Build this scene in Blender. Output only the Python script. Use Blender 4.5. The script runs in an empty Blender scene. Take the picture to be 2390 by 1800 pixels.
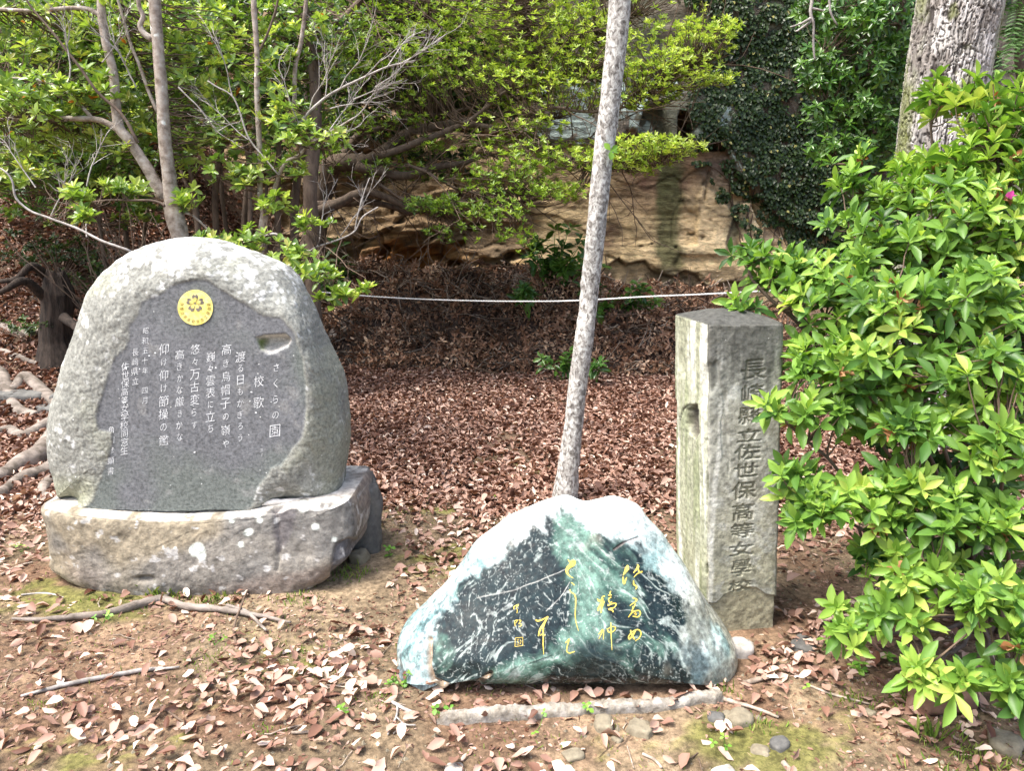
import bpy, math, random
import numpy as np
from mathutils import Vector, Matrix
from mathutils.bvhtree import BVHTree

# ------------------------------------------------------------------ camera, light, exposure
rng = np.random.default_rng(11)
random.seed(11)
PITCH, CAMH, FPX, CX, CY = math.radians(12.0), 1.6, 1726.0, 1195.0, 900.0
scene = bpy.context.scene
COL = scene.collection
cam_data = bpy.data.cameras.new('camera')
cam_data.sensor_width = 36.0
cam_data.lens = 36.0 * FPX / 2390.0
cam_data.clip_start = 0.05
cam_data.clip_end = 500.0
cam = bpy.data.objects.new('camera', cam_data)
cam.location = (0, 0, CAMH)
cam.rotation_euler = (math.radians(90) - PITCH, 0, 0)
COL.objects.link(cam)
scene.camera = cam

SUN_EL, SUN_AZ = math.radians(63), math.radians(-116)   # azimuth from +Y towards +X
world = bpy.data.worlds.new('World')
scene.world = world
world.use_nodes = True
wn = world.node_tree
sky = wn.nodes.new('ShaderNodeTexSky')
sky.sky_type = 'NISHITA'
sky.sun_disc = False
sky.sun_elevation = SUN_EL
sky.sun_rotation = SUN_AZ
sky.air_density = 1.0
sky.dust_density = 5.0
sky.ozone_density = 0.6
bg = wn.nodes['Background']
bg.inputs['Strength'].default_value = 0.15
wn.links.new(sky.outputs[0], bg.inputs['Color'])
sd = bpy.data.lights.new('sun', 'SUN')
sd.energy = 2.2
sd.angle = math.radians(24)
sd.color = (1.0, 0.985, 0.95)
sun = bpy.data.objects.new('sun', sd)
sdir = Vector((math.sin(SUN_AZ) * math.cos(SUN_EL), math.cos(SUN_AZ) * math.cos(SUN_EL), math.sin(SUN_EL)))
sun.rotation_euler = sdir.to_track_quat('Z', 'Y').to_euler()
sun.location = (-4, -4, 9)
COL.objects.link(sun)
vs = scene.view_settings
vs.view_transform = 'Standard'
vs.look = 'None'
vs.gamma = 1.0
vs.use_curve_mapping = False
vs.exposure = 1.55
scene.cycles.max_bounces = 6
scene.cycles.transparent_max_bounces = 4

# ------------------------------------------------------------------ projection helpers
cp, sp = math.cos(PITCH), math.sin(PITCH)


def ray(px, py):
    px, py = np.broadcast_arrays(np.asarray(px, float), np.asarray(py, float))
    xc = (px - CX) / FPX; zc = -(py - CY) / FPX
    return np.stack([xc, cp + zc * sp, -sp + zc * cp], -1)


def P(px, py, Y):
    r = ray(px, py)
    t = np.asarray(Y, float) / r[..., 1]
    return r * t[..., None] + np.array([0, 0, CAMH])


def G(px, py, z=0.0):
    r = ray(px, py)
    t = (z - CAMH) / r[..., 2]
    return r * t[..., None] + np.array([0, 0, CAMH])


def project(p):
    p = np.asarray(p, float)
    x = p[..., 0]; y = p[..., 1]; z = p[..., 2] - CAMH
    d = y * cp - z * sp
    v = y * sp + z * cp
    return CX + FPX * x / d, CY - FPX * v / d


# ------------------------------------------------------------------ noise
def _h(ix, iy, iz, s):
    n = (ix * 374761393 + iy * 668265263 + iz * 2246822519 + s * 3266489917) & 0xFFFFFFFF
    n = ((n ^ (n >> 13)) * 1274126177) & 0xFFFFFFFF
    n = (n ^ (n >> 16)) & 0xFFFFFFFF
    return n / 4294967295.0


def vnoise(p, s=0):
    p = np.asarray(p, float)
    i = np.floor(p).astype(np.int64); f = p - i
    f = f * f * f * (f * (f * 6 - 15) + 10)
    x, y, z = i[..., 0], i[..., 1], i[..., 2]
    fx, fy, fz = f[..., 0], f[..., 1], f[..., 2]
    def L(a, b, t): return a + (b - a) * t
    c = [[[_h(x + a, y + b, z + d, s) for d in (0, 1)] for b in (0, 1)] for a in (0, 1)]
    return L(L(L(c[0][0][0], c[1][0][0], fx), L(c[0][1][0], c[1][1][0], fx), fy),
             L(L(c[0][0][1], c[1][0][1], fx), L(c[0][1][1], c[1][1][1], fx), fy), fz) * 2 - 1


def fbm(p, o=4, s=0, lac=2.03, g=0.5):
    p = np.asarray(p, float); a = 1.0; t = 0; r = 0
    for k in range(o):
        r = r + a * vnoise(p * lac ** k + 17.3 * k, s + k); t += a; a *= g
    return r / t


def ridged(p, o=4, s=0):
    p = np.asarray(p, float); a = 1.0; t = 0; r = 0
    for k in range(o):
        r = r + a * (1 - np.abs(vnoise(p * 2.1 ** k + 9.1 * k, s + k)) * 2); t += a; a *= .5
    return r / t


def voro2(p, s=0):
    """2-D voronoi: F1, F2 and the id of the nearest cell"""
    i = np.floor(p).astype(np.int64)
    f1 = np.full(p.shape[0], 9.0); f2 = f1.copy(); idn = np.zeros(p.shape[0])
    for a in (-1, 0, 1):
        for b in (-1, 0, 1):
            cx = i[:, 0] + a; cy = i[:, 1] + b
            qx = cx + _h(cx, cy, cx * 0, s); qy = cy + _h(cx, cy, cx * 0, s + 1)
            d = np.hypot(p[:, 0] - qx, p[:, 1] - qy)
            c = _h(cx, cy, cx * 0, s + 2)
            near = d < f1
            f2 = np.where(near, f1, np.minimum(f2, d))
            idn = np.where(near, c, idn); f1 = np.where(near, d, f1)
    return f1, f2, idn


def sstep(a, b, x):
    t = np.clip((x - a) / (b - a), 0, 1)
    return t * t * (3 - 2 * t)


def sdpoly(x, y, poly):
    """signed distance to polygon, negative inside"""
    poly = np.asarray(poly, float)
    d = np.full(np.shape(x), 1e18); ins = np.zeros(np.shape(x), bool)
    n = len(poly)
    for k in range(n):
        ax, ay = poly[k]; bx, by = poly[(k + 1) % n]
        ex, ey = bx - ax, by - ay
        wx, wy = x - ax, y - ay
        t = np.clip((wx * ex + wy * ey) / (ex * ex + ey * ey + 1e-12), 0, 1)
        d = np.minimum(d, (wx - ex * t) ** 2 + (wy - ey * t) ** 2)
        c = ((ay > y) != (by > y)) & (x < (bx - ax) * (y - ay) / (by - ay + 1e-12) + ax)
        ins ^= c
    return np.where(ins, -1, 1) * np.sqrt(d)


def dline(x, y, pts):
    d = np.full(np.shape(x), 1e18)
    for (ax, ay), (bx, by) in zip(pts[:-1], pts[1:]):
        ex, ey = bx - ax, by - ay
        t = np.clip(((x - ax) * ex + (y - ay) * ey) / (ex * ex + ey * ey + 1e-12), 0, 1)
        d = np.minimum(d, (x - ax - ex * t) ** 2 + (y - ay - ey * t) ** 2)
    return np.sqrt(d)


def spline(pts, n):
    """Catmull-Rom resample, works for any dimension"""
    p = np.asarray(pts, float)
    if len(p) == 2:
        t = np.linspace(0, 1, n)[:, None]
        return p[0] * (1 - t) + p[1] * t
    q = np.vstack([2 * p[0] - p[1], p, 2 * p[-1] - p[-2]])
    u = np.linspace(0, len(p) - 1 - 1e-9, n)
    k = u.astype(int); t = (u - k)[:, None]
    a, b, c, d = q[k], q[k + 1], q[k + 2], q[k + 3]
    return .5 * ((2 * b) + (c - a) * t + (2 * a - 5 * b + 4 * c - d) * t ** 2 + (3 * b - a - 3 * c + d) * t ** 3)


def closed_spline(pts, n):
    p = np.asarray(pts, float); m = len(p)
    q = np.vstack([p[-1], p, p[0], p[1]])
    u = np.linspace(0, m, n * 4, endpoint=False)
    k = u.astype(int); t = (u - k)[:, None]
    a, b, c, d = q[k], q[k + 1], q[k + 2], q[k + 3]
    r = .5 * ((2 * b) + (c - a) * t + (2 * a - 5 * b + 4 * c - d) * t ** 2 + (3 * b - a - 3 * c + d) * t ** 3)
    seg = np.linalg.norm(np.roll(r, -1, 0) - r, axis=1); s = np.concatenate([[0], np.cumsum(seg)])
    rr = np.vstack([r, r[:1]])
    w = np.linspace(0, s[-1], n, endpoint=False)
    return np.stack([np.interp(w, s, rr[:, j]) for j in range(p.shape[1])], 1)


def unit(v):
    v = np.asarray(v, float)
    return v / (np.linalg.norm(v, axis=-1, keepdims=True) + 1e-12)


# ------------------------------------------------------------------ objects
def tag(o, label=None, cat=None, group=None, kind=None):
    if label: o['label'] = label
    if cat: o['category'] = cat
    if group: o['group'] = group
    if kind: o['kind'] = kind
    return o


def thing(name, loc, label, cat, group=None, kind=None):
    o = bpy.data.objects.new(name, None)
    o.empty_display_size = .1
    o.location = [float(c) for c in loc]
    COL.objects.link(o)
    return tag(o, label, cat, group, kind)


def mesh_data(name, V, Fs, mats=(), smooth=True, attrs=None, midx=None):
    me = bpy.data.meshes.new(name)
    V = np.asarray(V, np.float32)
    Fs = [np.asarray(f, np.int64) for f in Fs if len(f)]
    nf = sum(len(f) for f in Fs)
    me.vertices.add(len(V)); me.vertices.foreach_set('co', V.ravel())
    loops = np.concatenate([f.ravel() for f in Fs]).astype(np.int32)
    sizes = np.concatenate([np.full(len(f), f.shape[1]) for f in Fs])
    me.loops.add(len(loops)); me.loops.foreach_set('vertex_index', loops)
    me.polygons.add(nf)
    me.polygons.foreach_set('loop_start', (np.cumsum(sizes) - sizes).astype(np.int32))
    me.polygons.foreach_set('use_smooth', np.full(nf, smooth))
    if midx is not None:
        me.polygons.foreach_set('material_index', np.asarray(midx, np.int32))
    me.update(calc_edges=True)
    for m in mats: me.materials.append(m)
    for k, v in (attrs or {}).items():
        v = np.asarray(v, np.float32)
        if v.ndim == 1:
            a = me.attributes.new(k, 'FLOAT', 'POINT'); a.data.foreach_set('value', v)
        else:
            a = me.attributes.new(k, 'FLOAT_COLOR', 'POINT')
            a.data.foreach_set('color', np.hstack([v, np.ones((len(v), 1), np.float32)]).ravel())
    return me


def mk(name, V, Fs, mat, parent=None, smooth=True, attrs=None, kind=None, label=None, midx=None, origin=None):
    V = np.asarray(V, float)
    off = np.array(parent.location) if parent else (np.asarray(origin, float) if origin is not None else np.zeros(3))
    if parent is not None and parent.parent is not None:
        off = off + np.array(parent.parent.location)
    o = bpy.data.objects.new(name, mesh_data(name, V - off, Fs, mat if isinstance(mat, (list, tuple)) else [mat], smooth, attrs, midx))
    COL.objects.link(o)
    if parent: o.parent = parent
    elif origin is not None: o.location = off
    tag(o, label, None, None, kind)
    return o


class Acc:
    """collects shapes that become ONE mesh"""
    def __init__(s): s.V = []; s.T = []; s.Q = []; s.var = []; s.mt = []; s.mq = []; s.n = 0

    def add(s, V, T=None, Q=None, var=0.5, m=0):
        V = np.asarray(V, float)
        if T is not None and len(T): T = np.asarray(T); s.T.append(T + s.n); s.mt.append(np.full(len(T), m))
        if Q is not None and len(Q): Q = np.asarray(Q); s.Q.append(Q + s.n); s.mq.append(np.full(len(Q), m))
        s.V.append(V); s.var.append(np.broadcast_to(np.asarray(var, float), (len(V),))); s.n += len(V)

    def build(s, name, mat, parent=None, smooth=True, kind=None, label=None, origin=None):
        if not s.V: return None
        Fs = []; mi = []
        if s.T: Fs.append(np.concatenate(s.T)); mi.append(np.concatenate(s.mt))
        if s.Q: Fs.append(np.concatenate(s.Q)); mi.append(np.concatenate(s.mq))
        return mk(name, np.concatenate(s.V), Fs, mat, parent, smooth, {'var': np.concatenate(s.var)}, kind, label,
                  np.concatenate(mi), origin)


def tube(acc, pts, rad, seg=6, rough=0.0, var=0.5, m=0, s=0, cap=True):
    p = np.asarray(pts, float); n = len(p)
    r = np.interp(np.linspace(0, 1, n), np.linspace(0, 1, len(np.atleast_1d(rad))), np.atleast_1d(rad)) if np.ndim(rad) else np.full(n, rad)
    t = unit(np.gradient(p, axis=0))
    u = np.cross(t[0], [0.3, 0.2, 1.0]); u /= np.linalg.norm(u) + 1e-9
    U = np.empty((n, 3))
    for k in range(n):
        u = u - t[k] * np.dot(u, t[k]); u /= np.linalg.norm(u) + 1e-9; U[k] = u
    W = np.cross(t, U)
    a = np.linspace(0, 2 * math.pi, seg, endpoint=False)
    ring = (U[:, None] * np.cos(a)[None, :, None] + W[:, None] * np.sin(a)[None, :, None])
    rr = np.broadcast_to(r[:, None], (n, seg)).copy()
    if rough:
        q = p[:, None] + ring * r[:, None, None]
        rr *= 1 + rough * fbm(q / (np.mean(r) * 2.2), 3, s)
    V = (p[:, None] + ring * rr[..., None]).reshape(-1, 3)
    i = np.arange(n - 1)[:, None] * seg; j = np.arange(seg)[None]
    Q = np.stack([i + j, i + (j + 1) % seg, i + seg + (j + 1) % seg, i + seg + j], -1).reshape(-1, 4)
    T = None
    if cap:
        V = np.vstack([V, p[0], p[-1]])
        jj = np.arange(seg)
        T = np.concatenate([np.stack([(jj + 1) % seg, jj, np.full(seg, n * seg)], 1),
                            np.stack([(n - 1) * seg + jj, (n - 1) * seg + (jj + 1) % seg, np.full(seg, n * seg + 1)], 1)])
    acc.add(V, T, Q, var, m)


# leaf templates: l along, w across, h height
LT4 = (np.array([(0, 0, 0), (.35, -.5, .07), (.75, -.38, .03), (1, 0, -.10), (.75, .38, .03), (.35, .5, .07)]),
       None, np.array([(0, 3, 2, 1), (0, 5, 4, 3)]))


def _l12(droop, fold, wid=(.3, .5, .30), tip=1.0, ruf=0.0):
    ls = [0, .28, .58, .84]
    v = [(l, 0, -droop * l * l) for l in ls] + [(tip, 0, -droop)]
    for s_ in (-1, 1):
        for l, w in zip(ls[1:], wid):
            v.append((l, s_ * w, fold * w - droop * l * l + ruf * math.sin(7 * l + 3 * s_)))
    T = [(0, 1, 5), (3, 4, 7), (0, 8, 1), (3, 10, 4)]
    Q = [(1, 2, 6, 5), (2, 3, 7, 6), (1, 8, 9, 2), (2, 9, 10, 3)]
    return np.array(v, float), np.array(T), np.array(Q)


LT12 = _l12(.14, .22)
LT12D = _l12(.30, .15)
DRY = [_l12(-.22, .34, (.36, .5, .36), 1, .05), _l12(.2, -.28, (.4, .5, .3), 1, .06), _l12(-.1, .25, (.3, .5, .42), .97, .09),
       _l12(.28, .42, (.42, .5, .25), 1.02, .03), _l12(-.35, .2, (.38, .52, .33), 1, .08)]


def leaves(acc, pos, d, nrm, L, W, var, tpl=LT4, m=0):
    pos = np.asarray(pos, float); d = unit(d)
    nrm = unit(nrm - d * np.sum(nrm * d, -1, keepdims=True)); side = np.cross(d, nrm)
    v, T, Q = tpl; n = len(pos); k = len(v)
    L = np.broadcast_to(L, (n,)); W = np.broadcast_to(W, (n,)); var = np.broadcast_to(var, (n,))
    V = (pos[:, None] + d[:, None] * (v[None, :, 0, None] * L[:, None, None]) + side[:, None] * (v[None, :, 1, None] * W[:, None, None])
         + nrm[:, None] * (v[None, :, 2, None] * L[:, None, None])).reshape(-1, 3)
    off = (np.arange(n) * k)[:, None, None]
    acc.add(V, None if T is None else (T[None] + off).reshape(-1, 3), None if Q is None else (Q[None] + off).reshape(-1, 4),
            np.repeat(var, k), m)


def rosettes(C, A, k, L, W, tilt=(40, 85), var=None, jl=.25):
    """whorls of leaves at C round axes A -> arrays pos, dir, normal, L, W, var"""
    C = np.asarray(C, float); A = unit(A); N = len(C)
    h = np.where(np.abs(A[:, 2:3]) > .9, [[1., 0, 0]], [[0, 0, 1.]])
    U = unit(np.cross(A, h)); Vv = np.cross(A, U)
    ph = rng.uniform(0, 6.28, (N, 1)) + np.arange(k)[None] * 2.4 + rng.normal(0, .25, (N, k))
    fr = (np.arange(k)[None] + .5) / k
    th = np.radians(tilt[0] + (tilt[1] - tilt[0]) * (1 - fr) + rng.normal(0, 7, (N, k)))
    rad = U[:, None] * np.cos(ph)[..., None] + Vv[:, None] * np.sin(ph)[..., None]
    d = A[:, None] * np.cos(th)[..., None] + rad * np.sin(th)[..., None]
    nr = A[:, None] * np.sin(th)[..., None] - rad * np.cos(th)[..., None]
    nr = nr + rng.normal(0, .22, nr.shape)
    LL = L * (1 - .35 * fr) * rng.uniform(1 - jl, 1 + jl, (N, k)) * np.ones((N, k))
    WW = W / L * LL * rng.uniform(.85, 1.15, (N, k))
    pos = C[:, None] + A[:, None] * (fr[..., None] * L * .18)
    vb = (np.full(N, .5) if var is None else var)[:, None] + fr * .22 + rng.normal(0, .07, (N, k))
    f = lambda a: a.reshape(-1, a.shape[-1]) if a.ndim == 3 else a.ravel()
    return f(pos), f(d), f(nr), f(LL), f(WW), np.clip(f(vb), 0, 1)


_tplcache = {}


def leaf_objects(parent, arr, sel, mat, tpl, key, name='leaf'):
    """the leaves picked by sel become objects of their own, sharing eight meshes"""
    pos, d, nrm, L, W, var = arr
    d = unit(d); nrm = unit(nrm - d * np.sum(nrm * d, -1, keepdims=True)); side = np.cross(d, nrm)
    if key not in _tplcache:
        v, T, Q = tpl; out = []
        for b in range(8):
            out.append(mesh_data(name, v, [x for x in (T, Q) if x is not None], [mat], True, {'var': np.full(len(v), (b + .5) / 8)}))
        _tplcache[key] = out
    ms = _tplcache[key]; off = np.array(parent.location)
    for i in sel:
        o = bpy.data.objects.new(name, ms[min(7, int(var[i] * 8))])
        q = pos[i] - off
        m = Matrix(((d[i, 0] * L[i], side[i, 0] * W[i], nrm[i, 0] * L[i], q[0]),
                    (d[i, 1] * L[i], side[i, 1] * W[i], nrm[i, 1] * L[i], q[1]),
                    (d[i, 2] * L[i], side[i, 2] * W[i], nrm[i, 2] * L[i], q[2]), (0, 0, 0, 1)))
        o.parent = parent; o.matrix_local = m
        COL.objects.link(o)


def foliage(parent, arr, mat, tpl=LT4, nobj=300, key=None, name='foliage', obj_tpl=None):
    """nearest in-view leaves single, the rest one mass"""
    pos, d, nrm, L, W, var = arr
    x, y = project(pos)
    n = len(pos); single = np.zeros(n, bool)
    if nobj:
        inview = (x > 10) & (x < 2380) & (y > 10) & (y < 1790)
        dist = np.linalg.norm(pos - np.array([0, 0, CAMH]), axis=1)
        # size over distance, and not buried: the ones facing the camera
        sc = L / dist * inview * (.4 + .6 * np.abs(np.sum(unit(nrm) * unit(pos - [0, 0, CAMH]), 1)))
        cell = (np.floor(x / 26) * 1000 + np.floor(y / 26)).astype(int)      # frontmost leaf of every small patch first
        order = np.argsort(dist); first = np.zeros(n, bool)
        _, fi = np.unique(cell[order], return_index=True); first[order[fi]] = True
        sc = sc * np.where(first, 3, 1)
        sel = np.argsort(-sc)[:min(nobj, n)]
        single[sel] = True
        leaf_objects(parent, arr, np.nonzero(single)[0], mat, obj_tpl or tpl, key or parent.name)
    a = Acc(); r = ~single
    leaves(a, pos[r], d[r], nrm[r], L[r], W[r], var[r], tpl)
    return a.build(name, mat, parent, True, 'stuff')


def cat_arr(*arrs):
    return tuple(np.concatenate([a[i] for a in arrs]) for i in range(6))


# ------------------------------------------------------------------ materials
def nodes_of(name):
    m = bpy.data.materials.new(name); m.use_nodes = True
    nt = m.node_tree; b = nt.nodes['Principled BSDF']
    return m, nt, b


def ramp_node(nt, stops, fac, interp='LINEAR'):
    r = nt.nodes.new('ShaderNodeValToRGB'); cr = r.color_ramp; cr.interpolation = interp
    while len(cr.elements) < len(stops): cr.elements.new(.5)
    for e, (p, c) in zip(cr.elements, stops):
        e.position = p; e.color = (c[0], c[1], c[2], 1) if hasattr(c, '__len__') else (c, c, c, 1)
    nt.links.new(fac, r.inputs[0])
    return r.outputs[0]


def noise_node(nt, scale, detail=6, rough=.6, stretch=(1, 1, 1), dist=0.0, coord='Object', rot=(0, 0, 0)):
    tc = nt.nodes.new('ShaderNodeTexCoord'); mp = nt.nodes.new('ShaderNodeMapping')
    mp.inputs['Scale'].default_value = stretch
    mp.inputs['Rotation'].default_value = rot
    nt.links.new(tc.outputs[coord], mp.inputs[0])
    n = nt.nodes.new('ShaderNodeTexNoise')
    n.inputs['Scale'].default_value = scale; n.inputs['Detail'].default_value = detail
    n.inputs['Roughness'].default_value = rough; n.inputs['Distortion'].default_value = dist
    nt.links.new(mp.outputs[0], n.inputs['Vector'])
    return n.outputs[0]


def mixc(nt, a, b, f, mode='MIX'):
    m = nt.nodes.new('ShaderNodeMix'); m.data_type = 'RGBA'; m.blend_type = mode
    for s, v in ((m.inputs[0], f), (m.inputs[6], a), (m.inputs[7], b)):
        if hasattr(v, 'node'): nt.links.new(v, s)
        elif isinstance(v, (int, float)): s.default_value = v
        else: s.default_value = (v[0], v[1], v[2], 1)
    return m.outputs[2]


def bump(nt, b, h, strength, dist=.01, prev=None):
    bn = nt.nodes.new('ShaderNodeBump'); bn.inputs['Strength'].default_value = strength
    bn.inputs['Distance'].default_value = dist
    nt.links.new(h, bn.inputs['Height'])
    if prev is not None: nt.links.new(prev, bn.inputs['Normal'])
    if b is not None: nt.links.new(bn.outputs[0], b.inputs['Normal'])
    return bn.outputs[0]


def attr(nt, name):
    a = nt.nodes.new('ShaderNodeAttribute'); a.attribute_name = name
    return a


def M_noise(name, stops, scale=6, detail=8, rough=.85, bs=.5, bscale=60, bdist=.004, stretch=(1, 1, 1), spec=.3, dist=0, lich=None):
    m, nt, b = nodes_of(name)
    c = ramp_node(nt, stops, noise_node(nt, scale, detail, .65, stretch, dist))
    if lich:
        f = ramp_node(nt, [(lich[1], 0), (lich[1] + .04, 1)], noise_node(nt, lich[2], 4, .5))
        c = mixc(nt, c, lich[0], f)
    nt.links.new(c, b.inputs['Base Color'])
    b.inputs['Roughness'].default_value = rough; b.inputs['Specular IOR Level'].default_value = spec
    bump(nt, b, noise_node(nt, bscale, 6, .7, stretch), bs, bdist)
    return m


def M_col(name, gain=((.3, .75), (.7, 1.25)), scale=30, rough=.85, spec=.3, bs=.5, bscale=90, bdist=.004, stretch=(1, 1, 1), extra=None, detail=8):
    """colour from the vertices, fine grain from noise"""
    m, nt, b = nodes_of(name)
    a = attr(nt, 'col').outputs['Color']
    g = ramp_node(nt, list(gain), noise_node(nt, scale, detail, .7, stretch))
    c = mixc(nt, a, g, 1.0, 'MULTIPLY')
    if extra: c = extra(nt, c)
    nt.links.new(c, b.inputs['Base Color'])
    b.inputs['Roughness'].default_value = rough; b.inputs['Specular IOR Level'].default_value = spec
    bump(nt, b, noise_node(nt, bscale, 8, .7, stretch), bs, bdist)
    return m


def M_leaf(name, stops, trans=.35, rough=.4, spec=.4, tgain=(1.25, 1.3, .6)):
    m, nt, b = nodes_of(name)
    v = attr(nt, 'var').outputs['Fac']
    c = ramp_node(nt, stops, v)
    nt.links.new(c, b.inputs['Base Color'])
    b.inputs['Roughness'].default_value = rough; b.inputs['Specular IOR Level'].default_value = spec
    t = nt.nodes.new('ShaderNodeBsdfTranslucent')
    tcx = mixc(nt, c, tgain, 1.0, 'MULTIPLY')
    nt.links.new(tcx, t.inputs['Color'])
    mx = nt.nodes.new('ShaderNodeMixShader'); mx.inputs[0].default_value = trans
    nt.links.new(b.outputs[0], mx.inputs[1]); nt.links.new(t.outputs[0], mx.inputs[2])
    nt.links.new(mx.outputs[0], nt.nodes['Material Output'].inputs[0])
    return m


def mathmul(nt, a, k):
    m = nt.nodes.new('ShaderNodeMath'); m.operation = 'MULTIPLY'; m.inputs[1].default_value = k
    nt.links.new(a, m.inputs[0]); return m.outputs[0]


def speckle(color, thr, scale):
    def f(nt, c):
        vor = nt.nodes.new('ShaderNodeTexVoronoi'); vor.inputs['Scale'].default_value = scale
        tc = nt.nodes.new('ShaderNodeTexCoord'); nt.links.new(tc.outputs['Object'], vor.inputs['Vector'])
        n = noise_node(nt, scale * .25, 2, .5)
        md = nt.nodes.new('ShaderNodeMath'); md.operation = 'ADD'
        nt.links.new(vor.outputs['Distance'], md.inputs[0])
        r0 = ramp_node(nt, [(.40, .5), (.62, 0.0)], n); nt.links.new(r0, md.inputs[1])
        fac = ramp_node(nt, [(thr, 1), (thr + .05, 0)], md.outputs[0])
        return mixc(nt, c, color, fac)
    return f


MT = {}
MT['soil'] = None
MT['azalea'] = M_leaf('azalea_leaf', [(0, (.020, .058, .014)), (.35, (.065, .155, .028)), (.62, (.16, .30, .045)), (.85, (.31, .46, .08)), (1, (.48, .56, .13))], .34, .42, .35)
MT['bright'] = M_leaf('bright_leaf', [(0, (.022, .052, .014)), (.4, (.085, .165, .030)), (.70, (.25, .37, .065)), (.93, (.46, .53, .13)), (.96, (.42, .15, .02)), (1, (.40, .13, .02))], .36, .30, .6)
MT['spread'] = M_leaf('spreading_leaf', [(0, (.025, .055, .014)), (.4, (.105, .185, .028)), (.7, (.27, .40, .05)), (1, (.50, .57, .12))], .40, .36, .5)
MT['dark'] = M_leaf('dark_leaf', [(0, (.012, .028, .008)), (.5, (.030, .062, .013)), (1, (.085, .15, .025))], .25, .35, .45)
MT['glossy'] = M_leaf('glossy_leaf', [(0, (.015, .05, .010)), (.5, (.05, .13, .02)), (1, (.14, .26, .04))], .25, .28, .55)
MT['ivy'] = M_leaf('ivy_leaf', [(0, (.012, .025, .006)), (.6, (.028, .055, .012)), (.93, (.05, .085, .018)), (.96, (.30, .28, .08)), (1, (.3, .28, .08))], .15, .4, .35)
MT['weed'] = M_leaf('weed_leaf', [(0, (.06, .16, .02)), (.5, (.12, .28, .035)), (1, (.25, .42, .06))], .3, .45, .35)
MT['fern'] = M_leaf('fern_leaf', [(0, (.03, .08, .02)), (1, (.09, .19, .04))], .3, .5, .3)
MT['grass'] = M_leaf('grass_blade', [(0, (.10, .18, .03)), (.6, (.20, .30, .05)), (1, (.38, .36, .12))], .3, .6, .25)
MT['litter'] = M_leaf('dead_leaf', [(0, (.035, .016, .011)), (.2, (.11, .045, .025)), (.42, (.235, .130, .092)), (.62, (.355, .22, .165)), (.80, (.46, .325, .26)),
                                    (.93, (.62, .47, .37)), (1, (.66, .55, .46))], .12, .55, .35, (1.1, .8, .5))
MT['pile'] = M_leaf('brown_leaf', [(0, (.04, .022, .015)), (.30, (.17, .09, .052)), (.7, (.34, .19, .115)), (1, (.62, .44, .30))], .12, .5, .35, (1.1, .8, .5))
MT['flower'] = M_leaf('withered_flower', [(0, (.22, .09, .03)), (1, (.55, .32, .17))], .3, .8, .1, (1.1, .8, .5))
MT['petal'] = M_leaf('petal', [(0, (.6, .08, .35)), (1, (.7, .12, .42))], .3, .6, .2, (1, 1, 1))
MT['bark_pale'] = M_noise('pale_bark', [(.34, (.13, .10, .075)), (.48, (.29, .24, .20)), (.66, (.44, .40, .35))], 20, 10, .85, .8, 50, .004, (1, 1, 1.1), lich=((.66, .67, .62), .66, 13))
MT['bark_dark'] = M_noise('dark_bark', [(.3, (.055, .038, .028)), (.7, (.16, .12, .09))], 20, 8, .9, .6, 90, .003, (1, 1, .4))
MT['rotten'] = M_noise('rotten_wood', [(.35, (.012, .009, .007)), (.65, (.055, .040, .031))], 30, 10, .95, 1.0, 40, .012, (1, 1, .25))
MT['twig_dark'] = M_noise('dark_twig', [(.3, (.06, .04, .028)), (.7, (.17, .12, .085))], 20, 4, .9, .3, 90, .002)
MT['twig_pale'] = M_noise('bare_twig', [(.36, (.20, .18, .16)), (.64, (.44, .41, .38))], 20, 4, .8, .3, 90, .002)
MT['lichen_bark'] = M_noise('lichen_bark', [(.36, (.09, .08, .07)), (.45, (.25, .235, .215)), (.54, (.44, .43, .40)), (.64, (.66, .67, .63))], 48, 12, .9, .9, 70, .006, (1, 1, .7), dist=.6)
MT['root'] = M_noise('root_bark', [(.36, (.08, .065, .05)), (.64, (.30, .255, .22))], 12, 8, .9, .8, 50, .006, (.5, 1, 1))
MT['stick'] = M_noise('dry_stick', [(.36, (.16, .12, .09)), (.64, (.42, .35, .28))], 25, 6, .8, .5, 80, .003)
MT['stone_grey'] = M_noise('small_stone', [(.3, (.12, .10, .07)), (.7, (.29, .255, .18))], 18, 8, .9, .7, 60, .005)
MT['stone_pale'] = M_noise('pale_stone', [(.38, (.24, .22, .19)), (.62, (.50, .47, .43))], 18, 8, .85, .6, 60, .005)
MT['stone_dark'] = M_noise('dark_stone', [(.3, (.05, .05, .05)), (.7, (.17, .165, .15))], 14, 8, .85, .6, 50, .005, lich=((.45, .46, .42), .72, 22))
MT['concrete'] = M_noise('concrete', [(.3, (.13, .11, .085)), (.46, (.25, .225, .185)), (.66, (.40, .37, .33))], 34, 10, .95, .9, 60, .008)
MT['mortar'] = M_noise('mortar', [(.3, (.55, .52, .47)), (.7, (.82, .78, .72))], 22, 8, .95, .7, 70, .005)
MT['brick'] = M_noise('brick_clay', [(.3, (.11, .06, .04)), (.7, (.22, .13, .09))], 14, 8, .95, .6, 70, .004)
MT['rope'] = M_noise('rope_fibre', [(.3, (.5, .5, .48)), (.7, (.8, .8, .78))], 60, 4, .9, .3, 200, .001)
MT['white'] = M_noise('white_paint', [(.38, (.46, .47, .48)), (.54, (.76, .78, .78))], 60, 5, .7, .2, 100, .001)
MT['gold'] = M_noise('gold_paint', [(.3, (.55, .37, .04)), (.6, (.80, .62, .13))], 50, 5, .45, .2, 120, .001)
MT['gold_disc'] = M_noise('gold_disc', [(.3, (.62, .50, .10)), (.5, (.78, .68, .20)), (.7, (.85, .78, .40))], 30, 8, .55, .3, 120, .001)
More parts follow.
